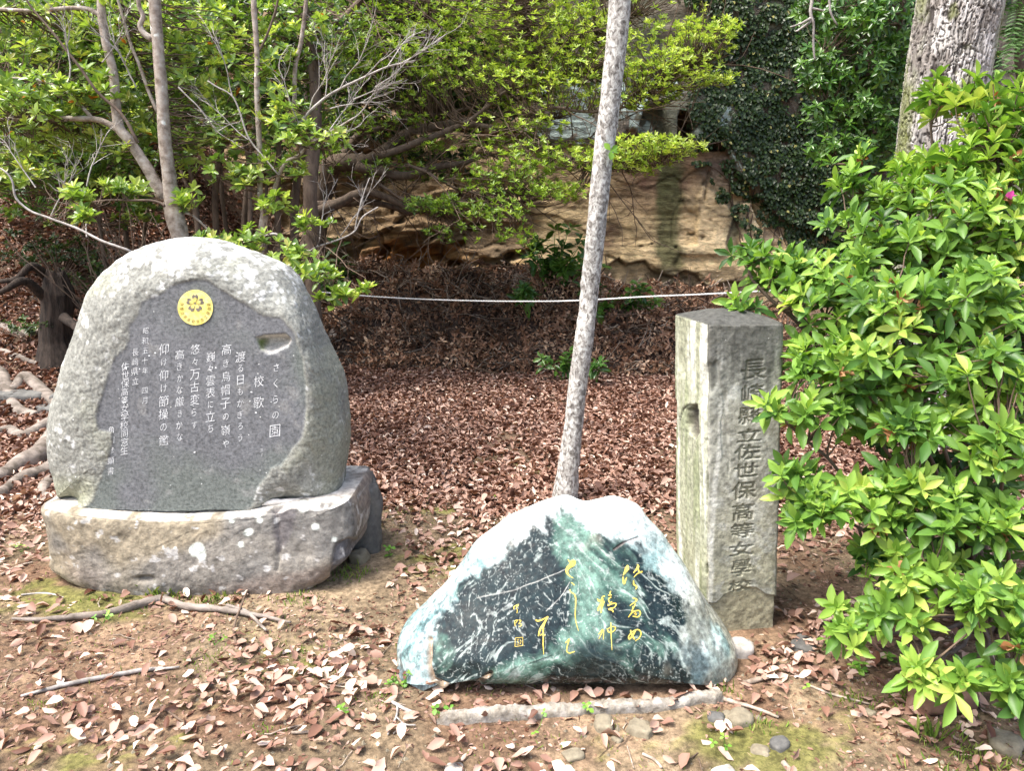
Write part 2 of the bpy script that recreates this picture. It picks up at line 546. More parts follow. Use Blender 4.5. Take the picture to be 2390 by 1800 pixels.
MT['crest_dark'] = M_noise('crest_dark', [(.3, (.09, .08, .07)), (.7, (.22, .19, .16))], 60, 4, .8, .3, 100, .001)
MT['crest_ink'] = M_noise('crest_ink', [(.3, (.20, .14, .02)), (.7, (.30, .22, .06))], 60, 4, .8, .3, 100, .001)
MT['fan'] = MT['twig_dark']

# ------------------------------------------------------------------ ground
def Hg(x, y):
    x = np.asarray(x, float); y = np.asarray(y, float)
    p = np.stack([x, y, 0 * x], -1)
    h = .028 * fbm(p * .9, 3, 5) + .010 * fbm(p * 5, 3, 8)
    h = h + 2.35 * sstep(5.4, 10.2, y) * sstep(-1.9, -4.6, x) + .25 * sstep(4.5, 7, y) * sstep(-2.2, -3.4, x)
    h = h + .35 * sstep(8.2, 10.3, y)
    # stepped old terrace edge on the left slope
    return h - .01


fine = lambda a, b, s: np.arange(a, b, s)
gx = np.concatenate([-5 - np.geomspace(.1, 90, 26)[::-1], fine(-5, 5, .03), 5 + np.geomspace(.1, 90, 26)])
gy = np.concatenate([.6 - np.geomspace(.1, 90, 16)[::-1], fine(.6, 4, .022), fine(4, 11, .05), 11 + np.geomspace(.1, 90, 16)])
X, Yg = np.meshgrid(gx, gy)
xf, yf = X.ravel(), Yg.ravel()
zf = Hg(xf, yf)
pp = np.stack([xf, yf, 0 * xf], -1)
near = sstep(6, 3, yf) * (yf > .5)
zf = zf + near * (.0035 * fbm(pp * 38, 3, 31) + .003 * ridged(pp * 16, 3, 44))
gpx, gpy = project(np.stack([xf, yf, np.zeros_like(xf)], -1))
okp = (yf > .8)
n1 = fbm(pp * 1.3, 4, 61); n2 = fbm(pp * 9, 4, 62); n3 = fbm(pp * 40, 3, 63)
soil = np.array([.155, .115, .072]); red = np.array([.15, .092, .058]); tan = np.array([.22, .165, .105]); humus = np.array([.085, .052, .036])
c = soil + (tan - soil) * sstep(-.1, .5, n1 + .4 * n2)[:, None] + (red - soil) * sstep(.0, .5, fbm(pp * 2.2, 4, 64))[:, None]
c = c + (humus - c) * (sstep(3.0, 5.5, yf) * .75)[:, None]
c = c * (1 + .35 * n2 + .35 * n3)[:, None]
mossn = fbm(pp * 2.4, 3, 70) + .35 * fbm(pp * 14, 3, 71) + .25 * n3
mosses = [(200, 1410, 200, 40), (330, 1440, 110, 30), (250, 1590, 200, 40), (640, 1470, 250, 50), (860, 1450, 120, 30), (1050, 1280, 120, 40),
          (1000, 1185, 170, 25), (1250, 1730, 500, 70), (1730, 1730, 220, 60), (60, 1740, 150, 60), (950, 1030, 80, 25), (700, 1540, 200, 40), (1250, 1090, 90, 20)]
mb = np.zeros_like(xf)
for a, b_, rx, ry in mosses:
    mb = np.maximum(mb, np.exp(-(((gpx - a) / rx) ** 2 + ((gpy - b_) / ry) ** 2)) * okp)
mm = np.clip(sstep(.0, .40, mossn - .33 + mb * .50) * sstep(6, 3.8, yf) * (mb > .05), 0, 1) * .85
moss = np.array([.125, .125, .035]) * (1 + .5 * n3)[:, None]
c = c + (moss - c) * mm[:, None]
zf = zf + mm * .006
c = np.clip(c, .01, .8)
ny, nx = X.shape
ii = (np.arange(ny - 1)[:, None] * nx + np.arange(nx - 1)[None]).ravel()
gQ = np.stack([ii, ii + 1, ii + nx + 1, ii + nx], 1)
MT['soil'] = M_col('soil', ((.38, .55), (.5, 1.0), (.62, 1.5)), 42, .95, .15, .9, 120, .008)
mk('ground', np.stack([xf, yf, zf], 1), [gQ], MT['soil'], None, True, {'col': c}, 'structure')

# ------------------------------------------------------------------ cliff behind
cx_ = np.concatenate([fine(-16, -7, .2), fine(-7, -3.2, .05), fine(-3.2, 4.6, .018), fine(4.6, 7.4, .05), fine(7.4, 16, .2)])
cz_ = np.concatenate([fine(-.6, .3, .05), fine(.3, 3.6, .018), fine(3.6, 5.2, .05), fine(5.2, 9.2, .15)])
X, Z = np.meshgrid(cx_, cz_)
xf, zf = X.ravel(), Z.ravel()
base = np.stack([xf, np.full_like(xf, 10.3), zf], 1)
qx, qy = project(base)
p3 = np.stack([xf, zf, 0 * xf], 1)
dv = .35 * fbm(p3 * .45, 3, 101) + .10 * fbm(p3 * 1.7, 4, 102)
# slabs broken off along slanting joints
w = p3[:, :2] @ np.array([[.86, .25], [-.42, 1.0]])
w = w * np.array([.9, 1.5]) + .45 * np.stack([fbm(p3 * 1.3, 3, 111), fbm(p3 * 1.3, 3, 112)], 1)
f1, f2, cid = voro2(w * .95, 7)
left = sstep(1290, 1150, qx)
rgt = 1 - left
dv = dv * (1 - .45 * rgt) + (cid - .5) * (.04 + .30 * left) + .07 * sstep(.05, 0, f2 - f1) * (.12 + .88 * left)
st = fbm(p3 * np.array([.6, 2.6, 1]), 4, 121) * 3.2
dv = dv + (.010 + .09 * left) * (np.floor(st) + sstep(.0, .25, st - np.floor(st)))
dv = dv + (.016 + .02 * left) * fbm(p3 * 9, 4, 131) + .05 * sstep(.80, .95, ridged(p3 * np.array([1.6, 2.6, 1]) + .3 * fbm(p3 * 3, 3, 171)[:, None], 5, 170)) + .022 * np.abs(fbm(p3 * np.array([2, 14, 1]), 4, 133))


def cgroove(pts, wpx, dep):
    return dep * sstep(wpx, 0, dline(qx + 9 * fbm(p3 * 5, 3, 9), qy + 9 * fbm(p3 * 5, 3, 10), pts))


dv = dv + cgroove([(820, 648), (905, 585), (1010, 548), (1110, 520)], 16, .35)
dv = dv + cgroove([(900, 668), (1010, 630), (1130, 612), (1230, 590)], 14, .28)
dv = dv + cgroove([(1110, 690), (1130, 640), (1190, 600)], 16, .3)
dv = dv + cgroove([(840, 440), (850, 520), (835, 600)], 7, .10)
dv = dv + cgroove([(1415, 600), (1470, 620), (1500, 608), (1540, 645), (1590, 655), (1625, 640), (1650, 660)], 4, .04)
dv = dv + cgroove([(1755, 480), (1775, 530), (1770, 570)], 5, .10)
dv = dv + cgroove([(1640, 430), (1655, 400), (1640, 470)], 5, .06)
z3p = lambda a: zp_(a, 1300, 0, .3617)
z4p = lambda a: zp_(a, 700, 400, .5425)


def zp_(a, ox, oy, k): return [(ox + x_ * k, oy + y_ * k) for x_, y_ in a]


wob = 5 * fbm(p3 * 8, 3, 181)
slabs = [(z3p([(940, 1200), (1010, 1240), (1060, 1300), (1120, 1360), (1160, 1370), (1100, 1500), (1075, 1640), (770, 1650), (790, 1590), (895, 1580), (905, 1400), (890, 1300)]), .05, (.74, .58, .35)),
         (z3p([(1190, 1310), (1255, 1305), (1290, 1390), (1345, 1440), (1330, 1580), (1170, 1580), (1180, 1420)]), .09, (.76, .60, .37)),
         (z3p([(800, 1240), (840, 1270), (905, 1320), (905, 1385), (835, 1345), (800, 1290)]), .03, (.70, .52, .28)),
         (z3p([(1350, 1330), (1440, 1340), (1480, 1450), (1470, 1560), (1345, 1570), (1340, 1440)]), .02, (.56, .42, .28)),
         (z4p([(340, 245), (520, 200), (660, 230), (705, 262), (560, 320), (440, 342), (400, 372), (368, 305)]), .22, (.42, .29, .16)),
         (z4p([(560, 495), (600, 430), (720, 395), (795, 400), (800, 440), (770, 500), (640, 512)]), .16, (.48, .32, .15)),
         (z4p([(230, 400), (270, 330), (350, 320), (400, 380), (370, 430), (300, 460), (225, 440)]), .14, (.33, .25, .15)),
         (z4p([(410, 330), (560, 320), (700, 300), (690, 330), (560, 400), (520, 470), (330, 500), (430, 430)]), -.14, (.34, .12, .025)),
         (z4p([(920, 400), (960, 380), (1010, 440), (1000, 520), (950, 500)]), .10, (.42, .27, .12)),
         (z4p([(780, 500), (835, 430), (900, 395), (930, 460), (960, 530), (850, 545)]), -.16, (.06, .05, .035)),
         (z4p([(700, 180), (900, 130), (1000, 200), (960, 330), (840, 380), (720, 350), (700, 260)]), .06, (.26, .185, .115))]
for sp_, dp_, _ in slabs: dv = dv - dp_ * sstep(2.5, -3.5, sdpoly(qx, qy, sp_) + wob)
le = z4p([(1290, 430), (1310, 415), (1370, 370), (1400, 400), (1450, 385), (1480, 380), (1510, 420), (1600, 455), (1650, 425), (1700, 440), (1750, 490), (1850, 470), (1990, 480), (2200, 500)])
ley = np.interp(qx, [q_[0] for q_ in le], [q_[1] for q_ in le]) + .4 * wob
below = sstep(ley - 1, ley + 4, qy) * sstep(1380, 1410, qx)
dv = dv + .10 * below * sstep(ley + 70, ley, qy)
# overhanging crust with a jagged lower edge, weathered rock below it
edge = [(1200, 350), (1330, 338), (1420, 345), (1470, 300), (1520, 322), (1570, 345), (1578, 265), (1600, 258), (1622, 330), (1645, 352), (1662, 326), (1688, 345),
        (1720, 400), (1770, 460), (1850, 520), (1960, 560)]
ex = np.interp(qx, [e[0] for e in edge], [e[1] for e in edge]) + 6 * fbm(p3 * 6, 3, 20)
above = sstep(ex + 3, ex - 3, qy) * sstep(1180, 1260, qx)
dv = dv - above * .10
niche = lambda poly, d: d * sstep(3, -7, sdpoly(qx, qy, poly))
dv = dv + niche([(1576, 330), (1580, 272), (1598, 254), (1616, 300), (1622, 345)], .55)
dv = dv + niche([(1478, 330), (1500, 252), (1540, 240), (1560, 330), (1520, 350)], .35)
dv = dv + niche([(1650, 352), (1665, 328), (1690, 352)], .25)
# colours
n1 = fbm(p3 * 1.4, 4, 140); n2 = fbm(p3 * 7, 4, 141); n3 = fbm(p3 * np.array([3, 30, 1]), 3, 142)
och = np.array([.66, .49, .27]); brn = np.array([.17, .10, .065]); pale = np.array([.66, .50, .29]); dk = np.array([.115, .085, .06])
c = och + (pale - och) * sstep(0, .5, n1 + .5 * n2)[:, None] + (brn - och) * sstep(.15, .6, -n1 + .3 * n2)[:, None]


def paint(c, col, f): return c + (np.array(col) - c) * np.clip(f, 0, 1)[:, None]


def blob(a, b_, rx, ry, soft=.5):
    return sstep(1 + soft, 1 - soft, np.hypot((qx - a + 30 * n1) / rx, (qy - b_ + 25 * n2) / ry))


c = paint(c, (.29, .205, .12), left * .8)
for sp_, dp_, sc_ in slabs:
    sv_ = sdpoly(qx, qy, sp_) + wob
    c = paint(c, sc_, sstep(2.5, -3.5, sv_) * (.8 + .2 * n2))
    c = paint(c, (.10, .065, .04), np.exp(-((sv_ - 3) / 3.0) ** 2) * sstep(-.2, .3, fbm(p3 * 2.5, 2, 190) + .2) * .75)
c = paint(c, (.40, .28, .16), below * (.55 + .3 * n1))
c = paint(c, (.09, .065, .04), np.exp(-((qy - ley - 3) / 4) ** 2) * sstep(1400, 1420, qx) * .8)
c = paint(c, (.33, .13, .03), blob(960, 610, 130, 45) * .85)
c = paint(c, (.40, .25, .11), blob(1060, 640, 60, 40) * .7)
c = paint(c, (.05, .035, .025), blob(1100, 665, 70, 40) * .8)
c = paint(c, (.30, .20, .11), blob(1000, 500, 110, 60) * .7)
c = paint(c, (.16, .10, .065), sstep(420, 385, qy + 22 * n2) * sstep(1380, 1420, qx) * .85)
c = paint(c, (.21, .17, .15), blob(1680, 420, 60, 45) * .8)
c = paint(c, (.20, .12, .08), blob(1500, 440, 70, 60) * .6)
c = paint(c, (.62, .47, .27), blob(1640, 480, 60, 60) * .6)
c = paint(c, (.62, .50, .30), blob(1760, 500, 45, 50) * .6)
strk = lambda x0, hw, y0, y1: sstep(hw + 12, hw - 12, np.abs(qx - x0 + 14 * n2)) * sstep(y0 - 30, y0 + 30, qy) * sstep(y1 + 30, y1 - 30, qy)
c = paint(c, (.085, .098, .040), strk(1560, 30, 370, 640) * .85)
c = paint(c, (.15, .165, .12), strk(1712, 16, 480, 570) * .8)
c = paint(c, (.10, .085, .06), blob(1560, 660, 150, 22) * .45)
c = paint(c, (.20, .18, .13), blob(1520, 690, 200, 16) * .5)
grey = sstep(.05, .35, fbm(p3 * 2.3, 4, 150) + .15)
c = c * (1 + .16 * np.sign(vnoise(np.stack([0 * xf, zf * 9 + .6 * fbm(p3 * 1.2, 3, 195), 0 * xf], 1), 4)) * sstep(.1, .35, np.abs(vnoise(np.stack([xf * .6, zf * 14 + 1.2 * fbm(p3 * 1.2, 3, 196), 0 * xf], 1), 5))))[:, None]
c = paint(c, (.17, .15, .12), above * .9)
c = paint(c, (.13, .15, .10), above * grey * .6)
mint = sstep(.0, .12, .5 * fbm(p3 * np.array([16, 10, 1]), 4, 158) + fbm(p3 * np.array([5, 3.2, 1]), 5, 155) + .30 * np.exp(-(((qx - 1600) / 160) ** 2 + ((qy - 300) / 80) ** 2)) + .38 * np.exp(-(((qx - 1330) / 110) ** 2 + ((qy - 290) / 60) ** 2))
             - .34 - .5 * sstep(1740, 1820, qx) - .35 * sstep(200, 120, qy))
c = paint(c, (.50, .60, .54), above * mint * .95)
c = paint(c, (.22, .235, .19), sstep(330, 200, qx) * .8)
crk = ridged(p3 * np.array([1.6, 2.6, 1]) + .3 * fbm(p3 * 3, 3, 171)[:, None], 5, 170); crk2 = ridged(p3 * np.array([3.2, 9, 1]) + .2 * fbm(p3 * 4, 3, 173)[:, None], 4, 172)
c = c * (1 + .22 * n2 + .20 * n3 - .45 * sstep(.05, 0, f2 - f1) - .60 * sstep(.80, .92, crk) - .35 * sstep(.72, .9, crk2))[:, None]
c = np.clip(c, .012, .8)
ny, nx = X.shape
ii = (np.arange(ny - 1)[:, None] * nx + np.arange(nx - 1)[None]).ravel()
CL = np.stack([xf, 10.3 + dv, zf], 1)
cQ = np.stack([ii, ii + 1, ii + nx + 1, ii + nx], 1)
nb = len(CL)
# top shelf running back from the cliff edge
top = CL[-nx:].copy(); back = top.copy(); back[:, 1] += 14; back[:, 2] += .6
j = np.arange(nx - 1)
CLv = np.vstack([CL, back]); cT = np.stack([nb - nx + j, nb - nx + j + 1, nb + j + 1, nb + j], 1)
def cliff_extra(nt, c):
    f = ramp_node(nt, [(.33, .55), (.45, 1), (.6, 1.12)], noise_node(nt, 26, 10, .72, (.5, 1, 2.2)))
    c = mixc(nt, c, f, 1.0, 'MULTIPLY')
    f2 = ramp_node(nt, [(.478, 0), (.5, 1), (.522, 0)], noise_node(nt, 1.9, 7, .62, (.7, 1, 1.6), .8))
    return mixc(nt, c, (.06, .045, .03), mathmul(nt, f2, .35))


MT['cliff'] = M_col('cliff_rock', ((.3, .68), (.5, 1), (.7, 1.3)), 6, .92, .2, 1.0, 16, .04, (.8, 1, 1.6), extra=cliff_extra)
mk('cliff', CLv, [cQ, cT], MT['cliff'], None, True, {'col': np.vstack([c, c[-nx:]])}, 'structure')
cliffY = dv.reshape(ny, nx)


def cliff_y(x, z):
    i = np.clip(np.searchsorted(cz_, z), 0, ny - 1); k = np.clip(np.searchsorted(cx_, x), 0, nx - 1)
    return 10.3 + cliffY[i, k]


# ------------------------------------------------------------------ carved stones
def slab_rock(outline, mid, fd, bd, n=3.0, tilt=0.0, z0=0.0, rings=110, seg=420, tmax=.86, zmin=None, depthfn=None):
    """closed rounded stone: an outline standing at distance mid, bulging fd to the front and bd to the back.
    returns V, quads, tris, s (0 front pole .. 1 back pole)"""
    o = closed_spline(outline, seg)
    W = P(o[:, 0], o[:, 1], np.full(seg, mid))
    for _ in range(3):
        W = P(o[:, 0], o[:, 1], mid + tilt * (W[:, 2] - z0))
    if zmin is not None: W[:, 2] = np.maximum(W[:, 2], zmin)
    xz = W[:, [0, 2]]
    cen = xz.mean(0)
    rf = np.concatenate([np.linspace(.004, tmax, rings), None or []])
    th = np.arccos(np.clip(tmax ** (n / 2), 0, 1))
    tt = np.linspace(th, 0, 34)[1:]
    rr = np.cos(tt) ** (2 / n); dd = np.sin(tt) ** (2 / n)
    r = np.concatenate([rf, rr]); d = np.concatenate([(1 - rf ** n) ** (1 / n), dd])
    tb = np.linspace(0, math.pi / 2, 26)[1:-1]
    r = np.concatenate([r, np.cos(tb) ** (2 / n)]); d = np.concatenate([d, -np.sin(tb) ** (2 / n)])
    R = len(r)
    xz2 = cen + (xz - cen)[None] * r[:, None, None]
    dep = np.where(d > 0, d * fd, d * bd)[:, None] * np.ones((R, seg))
    if depthfn is not None: dep = dep * depthfn(xz2[..., 0], xz2[..., 1])
    Y = mid + tilt * (xz2[..., 1] - z0) - dep
    V = np.stack([xz2[..., 0], Y, xz2[..., 1]], -1).reshape(-1, 3)
    i = np.arange(R - 1)[:, None] * seg; j = np.arange(seg)[None]
    Q = np.stack([i + j, i + (j + 1) % seg, i + seg + (j + 1) % seg, i + seg + j], -1).reshape(-1, 4)
    V = np.vstack([V, V[:seg].mean(0), V[-seg:].mean(0)])
    jj = np.arange(seg)
    T = np.concatenate([np.stack([(jj + 1) % seg, jj, np.full(seg, R * seg)], 1),
                        np.stack([(R - 1) * seg + jj, (R - 1) * seg + (jj + 1) % seg, np.full(seg, R * seg + 1)], 1)])
    front = np.concatenate([np.repeat(d > 0, seg), [True, False]])
    return V, Q, T, front


def vnormals(V, Q, T):
    N = np.zeros_like(V)
    for F in (Q, T):
        a = V[F[:, 1]] - V[F[:, 0]]; b = V[F[:, 2]] - V[F[:, 0]]
        fn = np.cross(a, b)
        for k in range(F.shape[1]): np.add.at(N, F[:, k], fn)
    return unit(N)


def fix(V, Q, T):
    """make faces point outwards"""
    N = vnormals(V, Q, T)
    if np.mean(np.sum(N * (V - V.mean(0)), 1)) < 0:
        Q = Q[:, ::-1]; T = T[:, ::-1]; N = -N
    return Q, T, N


z1 = lambda a: (80 + np.array(a, float)[:, 0] * .5402, 530 + np.array(a, float)[:, 1] * .5402)


def zp(a, ox, oy, s):
    a = np.asarray(a, float)
    return np.stack([ox + a[:, 0] * s, oy + a[:, 1] * s], 1)


# --- big inscribed monument on its base stone
mon = thing('stone_monument', (-1.36, 3.42, 0), 'tall rounded grey boulder monument with white inscription and gold crest on a base stone', 'monument')
out1 = zp([(700, 45), (600, 50), (500, 75), (420, 110), (350, 170), (300, 230), (265, 300), (240, 400), (210, 500), (175, 600), (150, 700), (125, 800), (117, 900), (125, 1000),
           (142, 1080), (160, 1150), (190, 1215), (300, 1235), (500, 1240), (750, 1240), (950, 1230), (1150, 1200), (1250, 1170), (1325, 1130), (1342, 1050), (1365, 930), (1366, 850), (1350, 750),
           (1320, 640), (1270, 520), (1220, 400), (1150, 270), (1080, 180), (980, 130), (880, 95), (800, 62)], 80, 530, .5402)
MID, MT_, MZ = 3.42, .05, .9
FD = .27
V, Q, T, fr = slab_rock(out1, MID, FD, .27, 3.4, MT_, MZ, 150, 560, .88, .36)
Q, T, N = fix(V, Q, T)
amp = .007 * fbm(V * 4.5, 4, 201) + .004 * fbm(V * 14, 3, 202) - .0022 * sstep(.1, .7, ridged(V * 34, 3, 203)) + .0016 * fbm(V * 90, 2, 204)
big = .020 * fbm(V * 1.9, 2, 207)
V0 = V.copy()
V = V + N * (amp + big)[:, None]
PANEL_D = .93 * FD


def panel_y(z): return MID + MT_ * (z - MZ) - PANEL_D


pan = zp([(700, 220), (620, 240), (560, 285), (470, 320), (455, 375), (412, 420), (408, 480), (400, 530), (345, 560), (325, 620), (308, 690), (280, 750), (268, 820), (275, 880), (330, 892), (325, 960),
          (312, 1010), (292, 1090), (285, 1250), (600, 1260), (965, 1250), (970, 1120), (1020, 1040), (1070, 1030), (1120, 960), (1162, 900), (1175, 800), (1180, 700), (1172, 560), (1140, 450),
          (1080, 390), (1000, 385), (930, 335), (850, 290), (760, 225)], 80, 530, .5402)
hole = zp([(958, 480), (1000, 465), (1100, 458), (1128, 478), (1105, 512), (1050, 540), (1015, 547), (975, 530)], 80, 530, .5402)
qx, qy = project(V0)
sd1 = sdpoly(qx, qy, pan) + 5 * fbm(V0 * 22, 4, 210) + 3 * fbm(V0 * 8, 2, 213)
sdh = sdpoly(qx, qy, hole) + 2 * fbm(V0 * 30, 3, 211)
pm = sstep(5.0, -3.5, sd1) * fr
hm = sstep(2, -3, sdh) * fr
py_ = panel_y(V[:, 2]) + .0006 * fbm(V0 * 60, 3, 212)
wb = sstep(75, 0, sd1) * fr
nat = V[:, 1] * (1 - wb) + (py_ - .0035 + (amp * -1.0)) * wb
V[:, 1] = nat * (1 - pm) + py_ * pm + hm * (.016 + .07 * sstep(0, -16, sdh))
nz = N[:, 2]
n1 = fbm(V0 * 5, 4, 220); n2 = fbm(V0 * 22, 4, 221); n3 = fbm(V0 * 70, 2, 222)
c = np.array([.235, .238, .212])[None] * (1 + .10 * n1 + .18 * n2 + .28 * n3)[:, None]
c = paint(c, (.64, .65, .64), sstep(.10, .45, n2 + .5 * n3 + .55 * sstep(740, 590, qy) - .22) * .7)  # pale mottling, whitened toward the top as a painted sky highlight
c = paint(c, (.25, .255, .20), sstep(.0, .5, n1 + .6 * sstep(650, 800, qx) * sstep(700, 1000, qy) - .1) * .75)
c = paint(c, (.27, .28, .18), sstep(1090, 1150, qy) * sstep(260, 200, qx) * .6)
pc = np.array([.148, .153, .160])[None] * (1 + .16 * fbm(V0 * 6, 4, 223) + .15 * n3 + .12 * fbm(V0 * 120, 2, 224))[:, None]
pc = paint(pc, (.145, .165, .148), sstep(-.1, .4, fbm(V0 * 3, 3, 225) + .5 * sstep(950, 1100, qy) - .1) * .8)
pc = paint(pc, (.26, .26, .25), sstep(.30, .5, fbm(V0 * 11, 4, 226)) * .5)
c = c + (pc - c) * pm[:, None]
c = paint(c, (.62, .60, .55), hm * .9)
c = paint(c, (.10, .14, .03), hm * sstep(622, 605, qx) * sstep(785, 800, qy))
c = np.clip(c, .02, .85)
MT['monument'] = M_col('weathered_andesite', ((.36, .62), (.5, 1.0), (.64, 1.30)), 75, .9, .25, .9, 85, .004, extra=speckle((.62, .63, .60), .07, 34))
mk('boulder', V, [Q, T], MT['monument'], mon, True, {'col': c})

# base stone, boxy, its front about 3.05 m away
outb = zp([(20, 1242), (35, 1300), (48, 1400), (55, 1470), (62, 1520), (200, 1560), (420, 1600), (700, 1605), (950, 1622), (1150, 1598), (1250, 1560), (1400, 1450), (1418, 1400), (1432, 1330), (1425, 1270),
           (1400, 1200), (1370, 1165), (1250, 1190), (1040, 1225), (700, 1250), (500, 1246), (370, 1240), (150, 1226)], 80, 530, .5402)
ob = closed_spline(outb, 520)
Wf = P(ob[:, 0], ob[:, 1], np.full(520, 3.10))
Wf[:, 2] = np.clip(Wf[:, 2], -.05, .40); Wf[:, 0] -= .050
# rounded box from the traced front outline
rr_ = np.concatenate([np.linspace(.004, .93, 70), np.cos(np.linspace(math.acos(.93 ** 4), 0, 30)[1:]) ** .25])
dd_ = (1 - np.clip(rr_, 0, 1) ** 8) ** .125
R0 = len(rr_)
rb = np.concatenate([rr_, rr_[::-1][1:]]); db = np.concatenate([dd_, -dd_[::-1][1:]])
xz = Wf[:, [0, 2]]; cen = np.array([xz[:, 0].mean(), .17])
xz2 = cen + (xz - cen)[None] * rb[:, None, None]
fb = np.where(db > 0, db * .30, db * .34)[:, None] * np.ones((1, 520))
V = np.stack([xz2[..., 0], 3.38 - fb + .10 * np.clip((xz2[..., 0] + .75) / .3, 0, 1.5) * (db > 0)[:, None] + .07 * sstep(-1.9, -2.25, xz2[..., 0]) * (db > 0)[:, None]
              - .05 * sstep(.38, .05, xz2[..., 1]) * (db > 0)[:, None] * sstep(-2.1, -1.6, xz2[..., 0]), xz2[..., 1]], -1).reshape(-1, 3)
Rn = len(rb); seg = 520
i = np.arange(Rn - 1)[:, None] * seg; j = np.arange(seg)[None]
Q = np.stack([i + j, i + (j + 1) % seg, i + seg + (j + 1) % seg, i + seg + j], -1).reshape(-1, 4)
V = np.vstack([V, V[:seg].mean(0), V[-seg:].mean(0)]); jj = np.arange(seg)
T = np.concatenate([np.stack([(jj + 1) % seg, jj, np.full(seg, Rn * seg)], 1), np.stack([(Rn - 1) * seg + jj, (Rn - 1) * seg + (jj + 1) % seg, np.full(seg, Rn * seg + 1)], 1)])
Q, T, N = fix(V, Q, T)
V0 = V.copy(); qx, qy = project(V0)
f1, f2, cid = voro2(np.stack([V0[:, 0] * 2.6 + .3 * fbm(V0 * 3, 2, 1), V0[:, 2] * 4 + V0[:, 1]], 1), 31)
up = N[:, 2] > .6
amp = .018 * fbm(V0 * 2.5, 4, 231) + .007 * fbm(V0 * 13, 4, 232) + .003 * fbm(V0 * 45, 3, 233) + (cid - .5) * .003
groove1 = sstep(8, 0, dline(qx, qy, [(640, 1190), (655, 1260), (648, 1330)])) * .012
dent = np.exp(-(((qx - 338) / 22) ** 2 + ((qy - 1352) / 7) ** 2)) * .03 + np.exp(-(((qx - 712) / 22) ** 2 + ((qy - 1293) / 22) ** 2)) * .012
chip = sstep(3, -3, sdpoly(qx, qy, [(775, 1310), (785, 1270), (815, 1255), (840, 1262), (815, 1330), (785, 1345), (770, 1340)])) * .015
V = V + N * (np.where(up, amp * .35, amp) - groove1 - dent - chip)[:, None]
n1 = fbm(V0 * 3.2, 4, 240); n2 = fbm(V0 * 16, 4, 241); n3 = fbm(V0 * 60, 3, 242)
c = np.array([.20, .185, .16])[None] * (1 + .25 * n2 + .2 * n3)[:, None]
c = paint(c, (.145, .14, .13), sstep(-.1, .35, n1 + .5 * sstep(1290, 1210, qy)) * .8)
c = paint(c, (.27, .225, .15), sstep(.0, .35, fbm(V0 * 2.7, 3, 243) + .45 * sstep(1260, 1330, qy) * sstep(330, 200, qx)) * .75)
c = paint(c, (.26, .21, .175), sstep(.0, .4, fbm(V0 * 2.1, 3, 244) + .5 * sstep(1310, 1380, qy) * sstep(420, 560, qx) - .1) * .7)
c = paint(c, (.09, .08, .085), sstep(8, -2, sdpoly(qx, qy, [(640, 1195), (690, 1190), (680, 1240), (650, 1290), (638, 1240)]) + 8 * n2) * .7)
c = paint(c, (.12, .12, .13), chip / .015 * .85)
c = paint(c, (.48, .47, .45), sstep(.40, .50, fbm(V0 * 24, 3, 245) + .10 * sstep(1240, 1190, qy)) * .7)
for a, b_, r_ in ((461, 1283, 17), (577, 1242, 10), (562, 1272, 7), (736, 1229, 10), (600, 1200, 9), (540, 1215, 6), (708, 1182, 13), (780, 1260, 6), (605, 1215, 6), (470, 1300, 9)):
    c = paint(c, (.58, .62, .56), sstep(1.15, .8, np.hypot(qx - a, qy - b_) / r_ + .5 * n2))
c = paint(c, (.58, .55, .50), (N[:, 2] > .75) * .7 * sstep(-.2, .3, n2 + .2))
c = np.clip(c, .02, .8)
MT['base'] = M_col('base_stone', ((.36, .60), (.5, 1.0), (.64, 1.35)), 28, .88, .3, 1.0, 50, .007)
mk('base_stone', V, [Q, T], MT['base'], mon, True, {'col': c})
# mortar bed between boulder and base
a = Acc()
mp_ = P(*zp([(150, 1172), (230, 1208), (400, 1224), (600, 1230), (800, 1227), (1000, 1212), (1180, 1178), (1280, 1158), (1352, 1130)], 80, 530, .5402).T, 3.16)
mp_[:, 2] = .395; mp_[:, 1] = np.array([3.38, 3.22, 3.155, 3.14, 3.14, 3.15, 3.19, 3.24, 3.36])
mpc = spline(mp_, 120)
mpc[:, 2] += -.012 + .004 * fbm(mpc * 12, 3, 77)
mpc[:, 1] += .022; mpc[:, 2] -= .002
tube(a, mpc, .014, 10, .5, s=3)
mo = a.build('mortar', MT['mortar'], mon)


# characters -----------------------------------------------------------
_glyph = {}


def glyphs(chars, offset=0.0):
    new = [ch for ch in dict.fromkeys(chars) if (ch, offset) not in _glyph]
    tmp = []
    for ch in new:
        cu = bpy.data.curves.new('glyph', 'FONT'); cu.body = ch; cu.resolution_u = 3; cu.offset = offset
        o = bpy.data.objects.new('glyph', cu); COL.objects.link(o); tmp.append((ch, o, cu))
    bpy.context.view_layer.update(); dg = bpy.context.evaluated_depsgraph_get()
    for ch, o, cu in tmp:
        me = o.evaluated_get(dg).to_mesh(); me.calc_loop_triangles()
        v = np.array([q.co[:2] for q in me.vertices]).reshape(-1, 2); t = np.array([q.vertices[:] for q in me.loop_triangles])
        lo, hi = v.min(0), v.max(0)
        _glyph[(ch, offset)] = ((v - (lo + hi) / 2), t, hi - lo)
        o.evaluated_get(dg).to_mesh_clear()
    for ch, o, cu in tmp:
        bpy.data.objects.remove(o); bpy.data.curves.remove(cu)


def panel_point(px, py, d=.0012):
    r = ray(px, py)
    # y = MID + MT_*(z-MZ) - PANEL_D - d
    k = MID - MT_ * MZ - PANEL_D - d + MT_ * CAMH
    t = k / (r[..., 1] - MT_ * r[..., 2])
    return r * t[..., None] + np.array([0, 0, CAMH])


